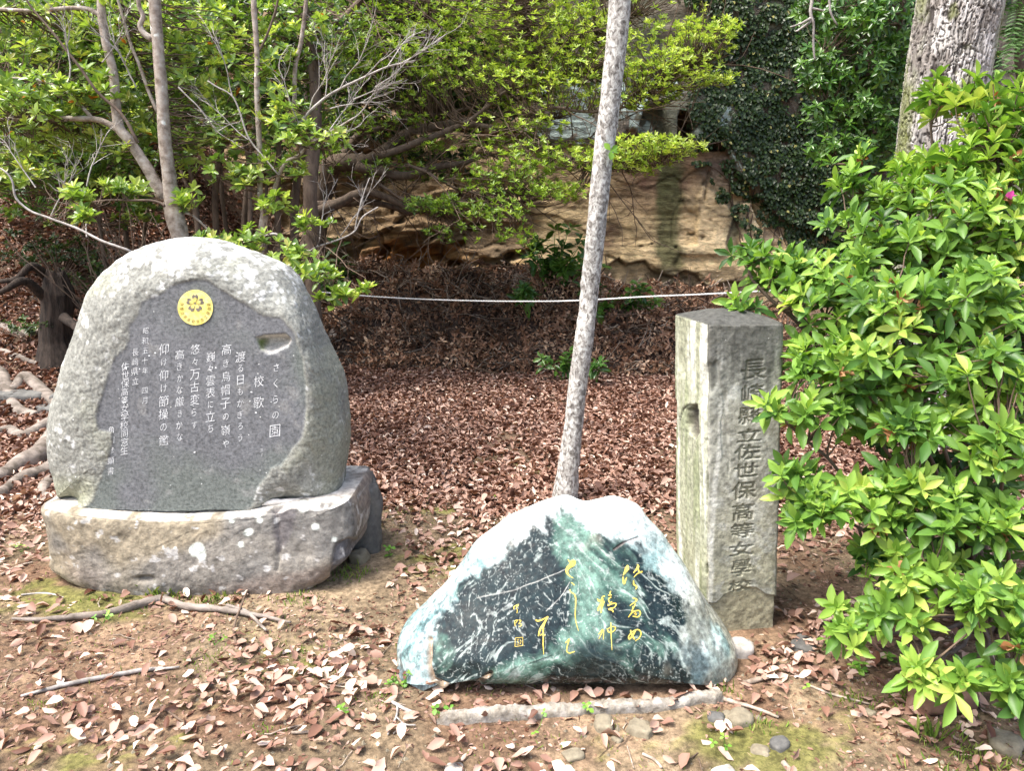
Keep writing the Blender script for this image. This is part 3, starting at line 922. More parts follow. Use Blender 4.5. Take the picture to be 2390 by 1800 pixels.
cols = [('さくらの園', 644, 858, 1006, 30, .10), ('校歌', 604, 890, 940, 28, .08), ('ミ三ミ', 611, 1040, 1062, 8, 0), ('渡る日もかぎろう', 562, 833, 1022, 26, .1), ('高き烏帽子の嶺や', 528, 816, 1036, 27, .1),
        ('巍々雲表に立ち', 492, 833, 1000, 27, .1), ('悠々万古変らず', 455, 815, 992, 27, .1), ('高きかな厳きかな', 420, 828, 1020, 26, .1), ('仰け仰け節操の鑑', 383, 815, 1028, 27, .1),
        ('昭和五十年　四月', 339, 772, 935, 17, .12), ('長崎県立', 316, 822, 890, 19, .1), ('佐世保高等女学校同窓生', 292, 856, 1052, 20.5, .08), ('角田彦顕書', 259, 1004, 1100, 18, .1)]
glyphs(''.join(c_[0] for c_ in cols).replace('　', ''), -.009)
for txt, x0, ya, yb, size, sh in cols:
    ys = np.linspace(ya, yb, len(txt))
    for ch, yy in zip(txt, ys):
        if ch == '　': continue
        v, t, ext = _glyph[(ch, -.009)]
        kan = ord(ch) > 0x3100
        s_ = size * (1.0 if kan else .78) * rng.uniform(.92, 1.08)
        gx_ = v[:, 0] * s_ * (.92 if kan else .8) + sh * s_ * v[:, 1] * .3 + rng.normal(0, .6)
        gy_ = v[:, 1] * s_ * 1.02 + .14 * v[:, 0] * s_        # brush hand: strokes rise to the right
        a = Acc(); a.add(panel_point(x0 + gx_ + (yy - ya) * -.008, yy - gy_), t)
        a.build('character', MT['white'], mon, False)
# white scuffs on the honed face
a = Acc()
for _ in range(16):
    x0, y0 = rng.uniform(300, 680), rng.uniform(820, 1140)
    th = np.linspace(0, 6.28, 9)[:-1]; r_ = rng.uniform(1.2, 3.2) * rng.uniform(.5, 1.1, 8)
    a.add(panel_point(np.append(x0 + r_ * np.cos(th) * 1.3, x0), np.append(y0 + r_ * np.sin(th), y0), .001), [(k, (k + 1) % 8, 8) for k in range(8)])
a.build('paint_scuff', MT['white'], mon, False)

# crest: gilded disc, five notched petals with stamens, ring of characters
EX, EY, ER = 456, 718, 41
th = np.linspace(0, 2 * math.pi, 73)[:-1]


def crest_pt(u, v, d): return panel_point(EX + np.asarray(u) * ER, EY - np.asarray(v) * ER, d)


a = Acc()
top = crest_pt(np.cos(th), np.sin(th), .004); bot = crest_pt(np.cos(th) * 1.01, np.sin(th) * 1.01, .0)
a.add(np.vstack([top, bot, crest_pt([0], [0], .004)]), [(k, (k + 1) % 72, 144) for k in range(72)], [(k + 72, (k + 1) % 72 + 72, (k + 1) % 72, k) for k in range(72)])
disc = a.build('crest_disc', MT['gold_disc'], mon, False)
a = Acc(); st_ = Acc()
fx, fy = -.02, .24
for k in range(5):
    an = math.radians(90 + 72 * k); ux, uy = math.cos(an), math.sin(an); sx, sy = -uy, ux
    prof = [(.06, .0), (.14, .06), (.25, .13), (.36, .175), (.45, .16), (.505, .09), (.455, .0)]
    pr = prof + [(l, -w_) for l, w_ in prof[-2:0:-1]]
    u_ = [fx + l * ux + w_ * sx for l, w_ in pr]; v_ = [fy + l * uy + w_ * sy for l, w_ in pr]
    cu_, cv_ = fx + .3 * ux, fy + .3 * uy
    n_ = len(pr)
    a.add(crest_pt(u_ + [cu_], v_ + [cv_], .0052), [(q, (q + 1) % n_, n_) for q in range(n_)])
    for q in (-2, -1, 0, 1, 2):
        a2 = an + q * .17; ll = .36 - .03 * abs(q)
        px_, py2 = -math.sin(a2) * .013, math.cos(a2) * .013
        st_.add(crest_pt([fx + .07 * math.cos(a2) + px_, fx + .07 * math.cos(a2) - px_, fx + ll * math.cos(a2) - px_ * 1.3, fx + ll * math.cos(a2) + px_ * 1.3],
                         [fy + .07 * math.sin(a2) + py2, fy + .07 * math.sin(a2) - py2, fy + ll * math.sin(a2) - py2 * 1.3, fy + ll * math.sin(a2) + py2 * 1.3], .0062), None, [(0, 1, 2, 3)])
a.add(crest_pt(fx + .055 * np.cos(th[::9]), fy + .055 * np.sin(th[::9]), .0066), [(0, k, k + 1) for k in range(1, 7)])
a.build('blossom', MT['crest_dark'], disc, False)
st_.build('stamens', MT['gold_disc'], disc, False)
ring = '長崎縣立佐世保高等女學校'
glyphs(ring, .004)
a = Acc()
for k, ch in enumerate(ring):
    an = math.radians(14 - (208 / 11) * k); v, t, ext = _glyph[(ch, .004)]
    ux, uy = math.cos(an), math.sin(an)                                  # characters face outwards, read round the rim
    s_ = .24
    lx = v[:, 0] * s_ * .8; ly = v[:, 1] * s_
    a.add(crest_pt(.79 * ux + ly * ux * -1 + lx * -uy * -1, .79 * uy + ly * uy * -1 + lx * ux * -1, .0052), t)
a.build('crest_lettering', MT['crest_ink'], disc, False)

# dark rock leaning behind the right end of the base
def boulder(name, loc, size, seed, mat, label, cat, group=None, nn=26, sharp=.35, rot=0, parent=None, flat=.0, kindlump=.25):
    u = np.linspace(0, math.pi, nn); w_ = np.linspace(0, 2 * math.pi, nn * 2, endpoint=False)
    Uu, Ww = np.meshgrid(u, w_, indexing='ij')
    d = np.stack([np.sin(Uu) * np.cos(Ww), np.sin(Uu) * np.sin(Ww), np.cos(Uu)], -1).reshape(-1, 3)
    q = np.sign(d) * np.abs(d) ** (1 - sharp); q = q / np.max(np.abs(q), axis=1, keepdims=True) * (1 - sharp * .0) * .5 + d * .5
    r = 1 + kindlump * fbm(d * 1.3 + seed * 7.7, 3, seed) + .07 * fbm(d * 5 + seed, 3, seed + 3)
    V = q * r[:, None] * np.array(size)
    cr, sr = math.cos(rot), math.sin(rot)
    V = np.stack([V[:, 0] * cr - V[:, 1] * sr, V[:, 0] * sr + V[:, 1] * cr, V[:, 2]], 1) + np.array(loc)
    m_ = nn * 2
    i = np.arange(nn - 1)[:, None] * m_; j = np.arange(m_)[None]
    Q = np.stack([i + j, i + m_ + j, i + m_ + (j + 1) % m_, i + (j + 1) % m_], -1).reshape(-1, 4)
    o = mk(name, V, [Q], mat, parent, True, origin=None if parent else loc)
    if not parent: tag(o, label, cat, group)
    return o


lp = P(838, 1190, 3.62)
boulder('dark_rock', (lp[0] - .01, 3.60, .12), (.125, .16, .27), 5, MT['stone_dark'], 'dark grey angular rock leaning against the right end of the monument base', 'rock', None, 40, .5, .3)

# --- green boulder with gold characters
grn = thing('green_boulder', (.39, 2.62, 0), 'polished green and white banded boulder with gold brush characters on its dark face', 'monument')
out2 = [(1323, 1155), (1284, 1165), (1227, 1188), (1169, 1218), (1115, 1261), (1084, 1303), (1054, 1345), (1004, 1399), (946, 1457), (931, 1490), (930, 1518), (919, 1549), (929, 1580),
        (942, 1615), (975, 1665), (1092, 1680), (1207, 1680), (1323, 1680), (1476, 1680), (1592, 1670), (1665, 1630), (1695, 1564), (1709, 1522), (1705, 1484), (1684, 1445), (1653, 1407), (1619, 1353), (1584, 1299),
        (1553, 1253), (1523, 1215), (1484, 1172), (1438, 1158), (1396, 1163), (1365, 1167)]
dfn = lambda x, z: 1.15 - .75 * sstep(.0, .62, z)
V, Q, T, fr = slab_rock(out2, 2.62, .30, .13, 2.5, 0.02, 0, 230, 900, .9, -.05, dfn)
Q, T, N = fix(V, Q, T)
V0 = V.copy(); qx, qy = project(V0)
face = zp([(1100, 165), (1030, 230), (880, 290), (760, 380), (640, 470), (560, 560), (480, 640), (430, 800), (330, 900), (300, 1010), (310, 1150), (420, 1220), (600, 1230), (760, 1300), (1200, 1330), (1700, 1310),
           (1800, 1200), (1700, 1050), (1740, 850), (1720, 700), (1640, 560), (1560, 420), (1400, 330), (1250, 240), (1170, 190)], 900, 1130, .3843)
sdf = sdpoly(qx, qy, face)
fm = sstep(10, -14, sdf + 10 * fbm(V0 * 9, 3, 301)) * fr
amp = .012 * fbm(V0 * 3.2, 3, 302) + .005 * fbm(V0 * 11, 3, 303) * (1 - fm) + .0012 * fbm(V0 * 40, 3, 304)
g1 = sstep(9, 0, dline(qx, qy, zp([(270, 940), (265, 1100), (290, 1190), (400, 1235), (560, 1215), (640, 1150)], 900, 1130, .3843))) * .016
g2 = sstep(4, 0, dline(qx, qy, zp([(1385, 400), (1450, 355), (1530, 325)], 900, 1130, .3843))) * .006
lump = np.exp(-(((qx - 968) / 40) ** 2 + ((qy - 1610) / 45) ** 2)) * .03
V = V + N * (amp - (g1 + g2) + lump * fr)[:, None]
wx = V0 + .10 * np.stack([fbm(V0 * 4, 3, 310), fbm(V0 * 4, 3, 311), fbm(V0 * 4, 3, 312)], 1)
ang = np.stack([wx[:, 0] * .75 + wx[:, 2] * .66, (-wx[:, 0] * .66 + wx[:, 2] * .75), wx[:, 1]], 1)
ang2 = np.stack([wx[:, 0] * .75 - wx[:, 2] * .66, (wx[:, 0] * .66 + wx[:, 2] * .75), wx[:, 1]], 1)
side_ = sstep(1180, 1420, qx + 60 * fbm(V0 * 4, 3, 5))
mix_ = lambda f: f(ang) * (1 - side_) + f(ang2) * side_
vein = mix_(lambda q: ridged(q * np.array([5, 30, 9]), 4, 320)); vein2 = ridged(wx * 34, 4, 321); band = mix_(lambda q: fbm(q * np.array([2.2, 11, 4]), 5, 322))
mott = fbm(V0 * 38, 4, 360)
fl = ang2
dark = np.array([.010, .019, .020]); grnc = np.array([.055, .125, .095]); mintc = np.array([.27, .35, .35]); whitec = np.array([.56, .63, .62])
c = dark + np.zeros_like(V0)
gz = np.exp(-(dline(qx, qy, [(1325, 1215), (1345, 1330), (1390, 1440), (1300, 1530), (1200, 1570)]) / 55) ** 2) + .8 * np.exp(-(dline(qx, qy, [(1330, 1200), (1450, 1350), (1550, 1500)]) / 40) ** 2) \
    + .9 * np.exp(-(dline(qx, qy, [(1030, 1500), (1050, 1590), (1250, 1580)]) / 45) ** 2)
c = c * (1 + .5 * mott)[:, None]
c = paint(c, grnc * .8, sstep(.14, .60, band * .9 + .50 * gz - .16 + .25 * mott) * .9)
c = paint(c, (.15, .25, .20), sstep(.25, .7, band + .4 * gz - .15 + .3 * vein) * .7)
c = paint(c, (.36, .42, .39), sstep(.70, .86, vein + .10 * gz + .1 * mott) * .6)
fin = ridged(wx * 60, 3, 371)
c = paint(c, (.40, .45, .42), sstep(.74, .9, fin + .22 * fbm(V0 * 8, 3, 372)) * .55)
c = paint(c, (.42, .46, .43), sstep(.66, .86, vein2 + .2 * fbm(V0 * 5, 3, 330)) * .55)
c = paint(c, (.26, .24, .19), sstep(.1, .5, fbm(V0 * 6, 3, 331) + .5 * np.exp(-(((qx - 1280) / 110) ** 2 + ((qy - 1620) / 30) ** 2)) + .35 * np.exp(-(((qx - 1600) / 90) ** 2 + ((qy - 1560) / 60) ** 2)) - .42) * .7)
c = paint(c, dark * .9, sstep(.2, .8, np.exp(-(((qx - 1385) / 70) ** 2 + ((qy - 1545) / 55) ** 2)) + .3 * band) * .85)
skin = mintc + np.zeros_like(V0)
skin = paint(skin, whitec, sstep(.0, .4, fbm(V0 * 4.2, 4, 340) + .3 * mott + .85 * sstep(1380, 1190, qy)))  # pale natural skin; extra white toward the top paints in the sky glare
skin = paint(skin, (.14, .25, .25), sstep(.30, .65, ridged(fl * np.array([3, 12, 5]), 4, 341)) * sstep(1200, 1320, qy + 40 * mott) * .85)
skin = paint(skin, (.17, .28, .26), sstep(.0, .35, fbm(fl * np.array([4, 14, 6]), 4, 345)) * sstep(1230, 1330, qy) * .6)
skin = paint(skin, (.06, .09, .10), sstep(.28, .40, fbm(V0 * 9, 3, 342)) * sstep(1330, 1430, qy) * .8)
skin = paint(skin, (.44, .43, .34), sstep(-.1, .3, fbm(V0 * 7, 4, 343)) * sstep(1560, 1640, qx) * .75)
skin = paint(skin, (.32, .25, .18), g1 / .016 * .8)
skin = skin * (1 + .35 * (mott + fbm(V0 * 90, 2, 361)) * sstep(1260, 1400, qy))[:, None]
skin = paint(skin, (.045, .075, .085), sstep(.15, .45, mott + .6 * fbm(fl * np.array([6, 26, 8]), 4, 362)) * sstep(1330, 1450, qy) * .75)
skin = paint(skin, (.24, .25, .21), sstep(-.3, .2, fbm(V0 * 9, 4, 364)) * sstep(1480, 1600, qx) * sstep(1350, 1450, qy) * .75)
thr_ = sdf + 12 * fbm(V0 * 26, 3, 353) - 22 * sstep(1300, 1450, qy) + 34 * fbm(V0 * 7, 4, 350) + 22 * fbm(fl * np.array([6, 40, 9]), 4, 351) + 16 * mott
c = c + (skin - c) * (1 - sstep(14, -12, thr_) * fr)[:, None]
c = paint(c, (.30, .22, .15), g1 / .016 * .7)
c = paint(c, (.17, .12, .11), g2 / .006 * .8)
for pts_ in ([(1290, 980), (1000, 800)], ):
    pass
for pl in ([(560, 690), (800, 640), (1060, 540), (1100, 520)], [(450, 1350), (450, 1350)], [(975, 770), (1060, 690), (1120, 600)]):
    q_ = zp(pl, 900, 1130, .3843)
    c = paint(c, (.36, .36, .33), sstep(1.6, .4, dline(qx + 3 * fbm(V0 * 15, 3, 5), qy + 3 * fbm(V0 * 15, 3, 6), [tuple(r_) for r_ in q_])) * .8 * fm)
c = np.clip(c, .008, .85)


def green_extra(nt, c):
    f = ramp_node(nt, [(.60, 0), (.68, 1)], noise_node(nt, 45, 10, .75, (1, 1, 1), 1.6))
    c = mixc(nt, c, (.34, .40, .36), mathmul(nt, f, .30))
    f2 = ramp_node(nt, [(.30, 1), (.38, 0)], noise_node(nt, 30, 10, .75, (1, 1, 1), 1.2))
    return mixc(nt, c, (.02, .035, .035), mathmul(nt, f2, .6))


MT['green'] = M_col('green_schist', ((.38, .55), (.5, 1.0), (.62, 1.5)), 40, .24, .38, .2, 60, .002, extra=green_extra)
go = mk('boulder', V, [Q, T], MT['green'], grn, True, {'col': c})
go.data.materials[0].node_tree.nodes['Principled BSDF'].inputs['Coat Weight'].default_value = .0
go.data.materials[0].node_tree.nodes['Principled BSDF'].inputs['Coat Roughness'].default_value = .2
bv = BVHTree.FromPolygons(V.tolist(), Q.tolist() + T.tolist())


def on_stone(bv, px, py, lift=.0015, fallback=None):
    out = []
    o = Vector((0, 0, CAMH))
    last = fallback
    for r in ray(px, py):
        d = Vector(r).normalized(); h = bv.ray_cast(o, d)
        if h[0] is not None: last = np.array(h[0] - d * lift)
        out.append(last)
    return np.array(out)


def ribbon(acc, bv, pts, w, n=22, zs=.16807, ox=1180, oy=1280, fine_=1.0):
    q = spline(np.array(pts, float), n); q = np.stack([ox + q[:, 0] * zs, oy + q[:, 1] * zs], 1)
    ww = np.interp(np.linspace(0, 1, n), np.linspace(0, 1, len(w)), w) * zs * .5 * fine_
    t = unit(np.gradient(q, axis=0)); nn_ = np.stack([-t[:, 1], t[:, 0]], 1)
    A, B = q + nn_ * ww[:, None], q - nn_ * ww[:, None]
    VA, VB = on_stone(bv, A[:, 0], A[:, 1]), on_stone(bv, B[:, 0], B[:, 1])
    acc.add(np.vstack([VA, VB]), None, [(k, k + 1, n + k + 1, n + k) for k in range(n - 1)])


chars = {
    1: [([(865, 155), (895, 190), (945, 185), (930, 220), (870, 270), (850, 325), (880, 380), (940, 415)], [6, 26, 62, 70, 50, 36, 20, 6]), ([(910, 478), (930, 490), (955, 515)], [6, 14, 12])],
    2: [([(893, 575), (900, 610), (950, 635), (972, 690), (972, 800), (968, 950), (985, 1060), (1012, 1150)], [18, 16, 14, 18, 15, 13, 10, 5])],
    3: [([(418, 995), (450, 1012), (530, 985), (592, 950)], [22, 22, 20, 14]), ([(590, 950), (535, 1045), (480, 1130), (455, 1225)], [16, 30, 26, 16]),
        ([(545, 1030), (522, 1110), (525, 1200), (522, 1350), (530, 1480)], [26, 18, 16, 14, 6]), ([(480, 1215), (515, 1195), (550, 1215)], [12, 12, 12])],
    4: [([(830, 1320), (885, 1262), (862, 1340), (850, 1430), (890, 1458), (960, 1436)], [12, 16, 14, 13, 16, 12])],
    5: [([(115, 850), (120, 812), (180, 785), (150, 830), (162, 860), (158, 905)], [10, 12, 14, 10, 8, 8])],
    6: [([(125, 1010), (128, 1050), (135, 1090)], [9, 9, 7]), ([(125, 1010), (165, 1000), (140, 1045)], [8, 8, 8]), ([(180, 1000), (215, 1010), (185, 1050), (220, 1055), (215, 1080), (185, 1092)], [10, 10, 9, 9, 9, 7])],
    7: [([(1275, 705), (1298, 738), (1312, 715)], [14, 20, 12]), ([(1380, 668), (1345, 680), (1325, 760), (1285, 850), (1300, 870)], [14, 16, 18, 26, 14]), ([(1352, 700), (1340, 800), (1325, 900)], [16, 22, 16]),
        ([(1320, 840), (1350, 800), (1372, 735)], [10, 14, 12]), ([(1460, 597), (1448, 640), (1470, 652), (1425, 655)], [16, 14, 12, 12]), ([(1468, 680), (1432, 705), (1445, 755), (1480, 745)], [16, 16, 14, 10]),
        ([(1418, 800), (1480, 772), (1535, 775), (1510, 825), (1460, 840), (1430, 845)], [18, 18, 18, 14, 18, 12]), ([(1430, 855), (1480, 862), (1497, 892)], [12, 20, 12])],
    8: [([(1290, 1200), (1350, 1130), (1330, 1190), (1295, 1265)], [10, 16, 12, 8]), ([(1362, 1140), (1358, 1270)], [14, 8]), ([(1462, 1035), (1466, 1200), (1478, 1420)], [12, 14, 6]),
        ([(1410, 1115), (1435, 1170), (1500, 1155), (1528, 1105), (1480, 1092), (1425, 1120)], [14, 16, 14, 14, 12, 10])],
    9: [([(1695, 235), (1685, 285), (1630, 382)], [14, 62, 8]), ([(1630, 400), (1645, 492), (1682, 405)], [20, 30, 10]), ([(1830, 225), (1838, 265), (1775, 345)], [14, 36, 10]),
        ([(1838, 268), (1858, 330), (1900, 325), (1830, 355), (1780, 408)], [14, 16, 26, 14, 8]), ([(1778, 448), (1782, 505), (1822, 535), (1805, 575)], [14, 24, 20, 10])],
    10: [([(1765, 690), (1820, 722), (1725, 802)], [18, 22, 10]), ([(1805, 770), (1750, 880)], [14, 14]), ([(1765, 810), (1765, 885)], [12, 12]),
         ([(1705, 962), (1765, 890), (1850, 868), (1872, 910), (1840, 955), (1765, 948)], [12, 20, 18, 16, 18, 12]), ([(1785, 915), (1805, 902), (1815, 925), (1792, 935)], [12, 12, 12, 10])],
    11: [([(1735, 1140), (1752, 1200), (1792, 1270)], [16, 26, 20]), ([(1805, 1145), (1770, 1205), (1718, 1265), (1710, 1225), (1765, 1160), (1840, 1132), (1882, 1180), (1855, 1250), (1800, 1292)], [16, 26, 20, 16, 14, 16, 18, 14, 8])],
}
for k, strokes in chars.items():
    a = Acc()
    for pts, w in strokes: ribbon(a, bv, pts, w, 24)
    a.build('gold_character', MT['gold'], grn)
a = Acc()
for pts, w in (([(135, 1250), (130, 1370)], [6, 6]), ([(130, 1370), (240, 1355)], [6, 6]), ([(240, 1355), (238, 1240)], [6, 6]), ([(238, 1240), (135, 1250)], [6, 6]),
               ([(155, 1275), (180, 1270), (165, 1300), (190, 1320)], [5, 5]), ([(200, 1265), (215, 1300), (200, 1340)], [5, 5]), ([(155, 1340), (190, 1335)], [5, 5])):
    ribbon(a, bv, pts, w, 8)
a.build('seal_mark', MT['gold'], grn)
# rough concrete footing in front of it
fp = G(*np.array([(1020, 1672), (1090, 1668), (1200, 1658), (1330, 1652), (1450, 1644), (1560, 1638), (1630, 1622), (1690, 1618)], float).T, .012)
fq = spline(fp, 260); fn = unit(np.stack([-np.gradient(fq[:, 1]), np.gradient(fq[:, 0]), np.zeros(260)], 1))
prof_ = [(-1, -.03), (-.98, .004), (-.85, .016), (-.5, .021), (0, .023), (.5, .022), (.9, .02), (1.15, .012), (1.2, -.03)]
fw = np.interp(np.linspace(0, 1, 260), [0, .06, .3, .7, .94, 1], [.008, .018, .025, .020, .022, .006]) * (1 + .35 * fbm(fq * 9, 4, 71))
fv = np.stack([fq + fn * (fw * o_)[:, None] + np.array([0, 0, h_]) for o_, h_ in prof_], 1)
fv[..., :2] += (.006 * fbm(fv.reshape(-1, 3) * 40, 3, 72)).reshape(260, 9)[..., None] * [1, 1]
fv[..., 2] += (.007 * fbm(fv.reshape(-1, 3) * 28, 4, 73) + .006 * fbm(fv.reshape(-1, 3) * 90, 2, 74) + .010 * fbm(fv.reshape(-1, 3) * 8, 3, 75)).reshape(260, 9) - .014 - .02 * np.array([1] * 4 + [0] * 252 + [1] * 4)[:, None]
a = Acc(); i_ = (np.arange(259)[:, None] * 9 + np.arange(8)[None]).ravel(); a.add(fv.reshape(-1, 3), None, np.stack([i_, i_ + 9, i_ + 10, i_ + 1], 1))
ft = a.build('concrete_footing', MT['concrete'], grn)
# soil pocket is left open under the left foot

# --- inscribed square pillar
A0 = math.radians(7)
PW, PD, PH = .312, .37, 1.245
pu = np.array([math.cos(A0), math.sin(A0), 0]); pw = np.array([-math.sin(A0), math.cos(A0), 0])
pc0 = G(1817, 1463); corner = pc0 - pu * PW                # front-left foot
pillar = thing('stone_pillar', corner + pu * PW / 2 + pw * PD / 2, 'weathered square stone pillar with a column of carved characters, standing behind the green boulder', 'pillar')
nf, nd = 112, 44
per = [(PW * t, 0, 0, -1) for t in np.linspace(0, 1, nf)] + [(PW, PD * t, 1, 0) for t in np.linspace(0, 1, nd)[1:]] + \
      [(PW * (1 - t), PD, 0, 1) for t in np.linspace(0, 1, nd)[1:]] + [(0, PD * (1 - t), -1, 0) for t in np.linspace(0, 1, nd)[1:-1]]
per = np.array(per); M_ = len(per)
hs = np.linspace(-.06, PH, 500)
lean = -math.radians(3.1)
inset = .010
c2 = per[:, :2] - np.array([PW / 2, PD / 2])
ca = np.max(np.abs(c2) / np.array([PW / 2, PD / 2]), 1)
rad_ = (np.abs(c2[:, 0] / (PW / 2)) ** 14 + np.abs(c2[:, 1] / (PD / 2)) ** 14) ** (1 / 14)
c2 = c2 / rad_[:, None]
nrm2 = unit(np.stack([np.sign(c2[:, 0]) * np.abs(c2[:, 0] / PW * 2) ** 9, np.sign(c2[:, 1]) * np.abs(c2[:, 1] / PD * 2) ** 9], 1))
Hh, Ki = np.meshgrid(hs, np.arange(M_), indexing='ij')
L2 = c2[Ki] ; NN = nrm2[Ki]


def pil_world(l2, h):
    o = corner + pu * PW / 2 + pw * PD / 2
    return o + l2[..., 0:1] * pu + l2[..., 1:2] * pw + (h * math.sin(lean))[..., None] * pu + (h[..., None] * np.array([0, 0, 1.0]))


W3 = pil_world(L2, Hh).reshape(-1, 3); N3 = (NN[..., 0:1] * pu + NN[..., 1:2] * pw).reshape(-1, 3)
l2 = L2.reshape(-1, 2); hh = Hh.reshape(-1)
qx, qy = project(W3)
isf = (N3 @ -pw) > .8; isl = (N3 @ -pu) > .8
# carved characters: raster of the glyph triangles over the front face
ptxt = '長崎縣立佐世保高等女學校'
glyphs(ptxt, .008)
mask = np.zeros((500, M_), bool)
ucoord = per[:nf, 0]
from_top = [(1760, 864, 58, 52), (1757, 920, 52, 48), (1752, 970, 54, 44), (1749, 1016, 56, 34), (1746, 1056, 60, 40), (1742, 1098, 56, 36), (1738, 1146, 58, 46), (1735, 1196, 50, 44), (1733, 1240, 54, 38),
            (1731, 1283, 56, 36), (1731, 1326, 46, 42), (1729, 1368, 52, 32)]
for ch, (x0, y0, ww_, hh_) in zip(ptxt, from_top):
    v, t, ext = _glyph[(ch, .008)]
    # centre of the character on the front plane
    g = (W3.reshape(500, M_, 3)[:, :nf]); gxp, gyp = qx.reshape(500, M_)[:, :nf], qy.reshape(500, M_)[:, :nf]
    ir = np.argmin(np.abs(gyp[:, nf // 2] - y0)); ic = np.argmin(np.abs(gxp[ir] - x0))
    du = (gxp[ir, -5] - gxp[ir, 5]) / (ucoord[-5] - ucoord[5]); dh = -(gyp[min(ir + 20, 499), ic] - gyp[max(ir - 20, 0), ic]) / (hs[min(ir + 20, 499)] - hs[max(ir - 20, 0)])
    sx_, sy_ = ww_ * .98 / du / ext[0], hh_ * .90 / dh / ext[1]
    tv = np.stack([ucoord[ic] + v[:, 0] * sx_, hs[ir] + v[:, 1] * sy_ + v[:, 0] * sx_ * .06], 1)
    for tri in t:
        p0, p1, p2 = tv[tri]
        lo = np.minimum(np.minimum(p0, p1), p2); hi = np.maximum(np.maximum(p0, p1), p2)
        ca_, cb_ = np.searchsorted(ucoord, [lo[0] - .001, hi[0] + .001]); ra, rb_ = np.searchsorted(hs, [lo[1] - .001, hi[1] + .001])
        if ca_ >= cb_ or ra >= rb_: continue
        gu, gh = np.meshgrid(ucoord[ca_:cb_], hs[ra:rb_])
        e = lambda a_, b_: (b_[0] - a_[0]) * (gh - a_[1]) - (b_[1] - a_[1]) * (gu - a_[0])
        e0, e1, e2 = e(p0, p1), e(p1, p2), e(p2, p0)
        mask[ra:rb_, ca_:cb_] |= ((e0 >= 0) & (e1 >= 0) & (e2 >= 0)) | ((e0 <= 0) & (e1 <= 0) & (e2 <= 0))
mk_ = mask.astype(float)
sm = mk_.copy()
for _ in range(1): sm = (sm + np.roll(sm, 1, 0) + np.roll(sm, -1, 0) + np.roll(sm, 1, 1) + np.roll(sm, -1, 1)) / 5
sm = np.clip(sm * 1.25, 0, 1)
carve = sm.ravel()
U3 = np.stack([l2[:, 0], l2[:, 1], hh], 1)
disp = -.007 * carve + .004 * fbm(U3 * 9, 4, 401) + .0016 * fbm(U3 * 60, 3, 402) - .010 * sstep(.25, .5, fbm(U3 * np.array([14, 14, 4]), 3, 403)) * sstep(.35, 1.25, hh) * (isl | (l2[:, 0] < -.06))
disp -= .006 * sstep(.0, .4, fbm(U3 * np.array([30, 30, 2]), 3, 404)) * isl
corner_w = sstep(.6, .95, np.abs(NN.reshape(-1, 2)).min(1) * 1.4)
disp -= corner_w * (.006 + .02 * sstep(.1, .6, fbm(U3 * 11, 3, 405)))
crack = [(1640, 1398), (1652, 1408), (1672, 1408), (1690, 1390), (1715, 1378), (1735, 1372), (1765, 1372), (1790, 1388), (1830, 1395)]
cyl = np.interp(qx, [c_[0] for c_ in crack], [c_[1] for c_ in crack]) + 2 * fbm(U3 * 25, 3, 6)
low = sstep(cyl - 1, cyl + 1.5, qy) * (isf | (qx > 1640))
disp += -low * .009 + low * .004 * fbm(U3 * 22, 4, 407)
slot = sdpoly(qx, qy, [(1603, 955), (1610, 944), (1628, 944), (1632, 1010), (1624, 1025), (1612, 1018), (1604, 990)]) + 2 * fbm(U3 * 30, 2, 8)
disp -= sstep(2, -3, slot) * isl * .035
disp -= sstep(3, 0, dline(qx, qy, [(1588, 975), (1594, 955), (1606, 946)])) * isl * .01
V = W3 + N3 * disp[:, None]
# pyramidal worn top
caps = []
o_ = corner + pu * PW / 2 + pw * PD / 2
capf = [(1.0, .002), (.97, .007), (.9, .010), (.75, .018), (.55, .030), (.35, .042), (.18, .048), (.03, .050)]
last = V.reshape(500, M_, 3)[-1]
for f, up_ in capf[1:]:
    q = c2 * f; hx = np.full(M_, PH + up_)
    w3 = pil_world(q, hx); w3[:, 2] += .012 * fbm(w3 * 12, 4, 409) * (1 if f < .95 else .5); caps.append(w3)
V = np.vstack([V] + caps)
RR = 500 + len(caps)
i = np.arange(RR - 1)[:, None] * M_; j = np.arange(M_)[None]
Q = np.stack([i + j, i + (j + 1) % M_, i + M_ + (j + 1) % M_, i + M_ + j], -1).reshape(-1, 4)
V = np.vstack([V, V[-M_:].mean(0) + [0, 0, .001]]); jj = np.arange(M_)
T = np.stack([(RR - 1) * M_ + jj, (RR - 1) * M_ + (jj + 1) % M_, np.full(M_, RR * M_)], 1)
Q, T, N = fix(V, Q, T)
qx, qy = project(V)
e_ = np.arange(len(V)); ar = np.concatenate([hh, np.full(len(V) - len(hh), PH + .05)])
U4 = np.vstack([U3, V[len(U3):] - o_])
lf = np.concatenate([isl, np.zeros(len(V) - len(isl), bool)])
n1 = fbm(U4 * 5, 4, 420); n2 = fbm(U4 * 20, 4, 421); n3 = fbm(U4 * 70, 3, 422); vs_ = fbm(U4 * np.array([32, 32, 1.6]), 4, 423)
c = np.array([.33, .33, .285])[None] * (1 + .22 * n2 + .2 * n3)[:, None]
c = paint(c, (.34, .33, .235), sstep(.75, .25, ar + .15 * n1) * .8)
c = paint(c, (.46, .47, .44), sstep(.05, .35, n2 + .3 * n1) * .5)
c = paint(c, (.17, .175, .145), sstep(-.05, .3, fbm(U4 * 6.5, 4, 424)) * .6)
c = paint(c, (.075, .075, .065), sstep(.95, 1.22, ar + .28 * vs_ + .1 * n1) * .85)
c = paint(c, (.36, .375, .26), lf * sstep(-.5, .2, vs_ + .2) * .75)
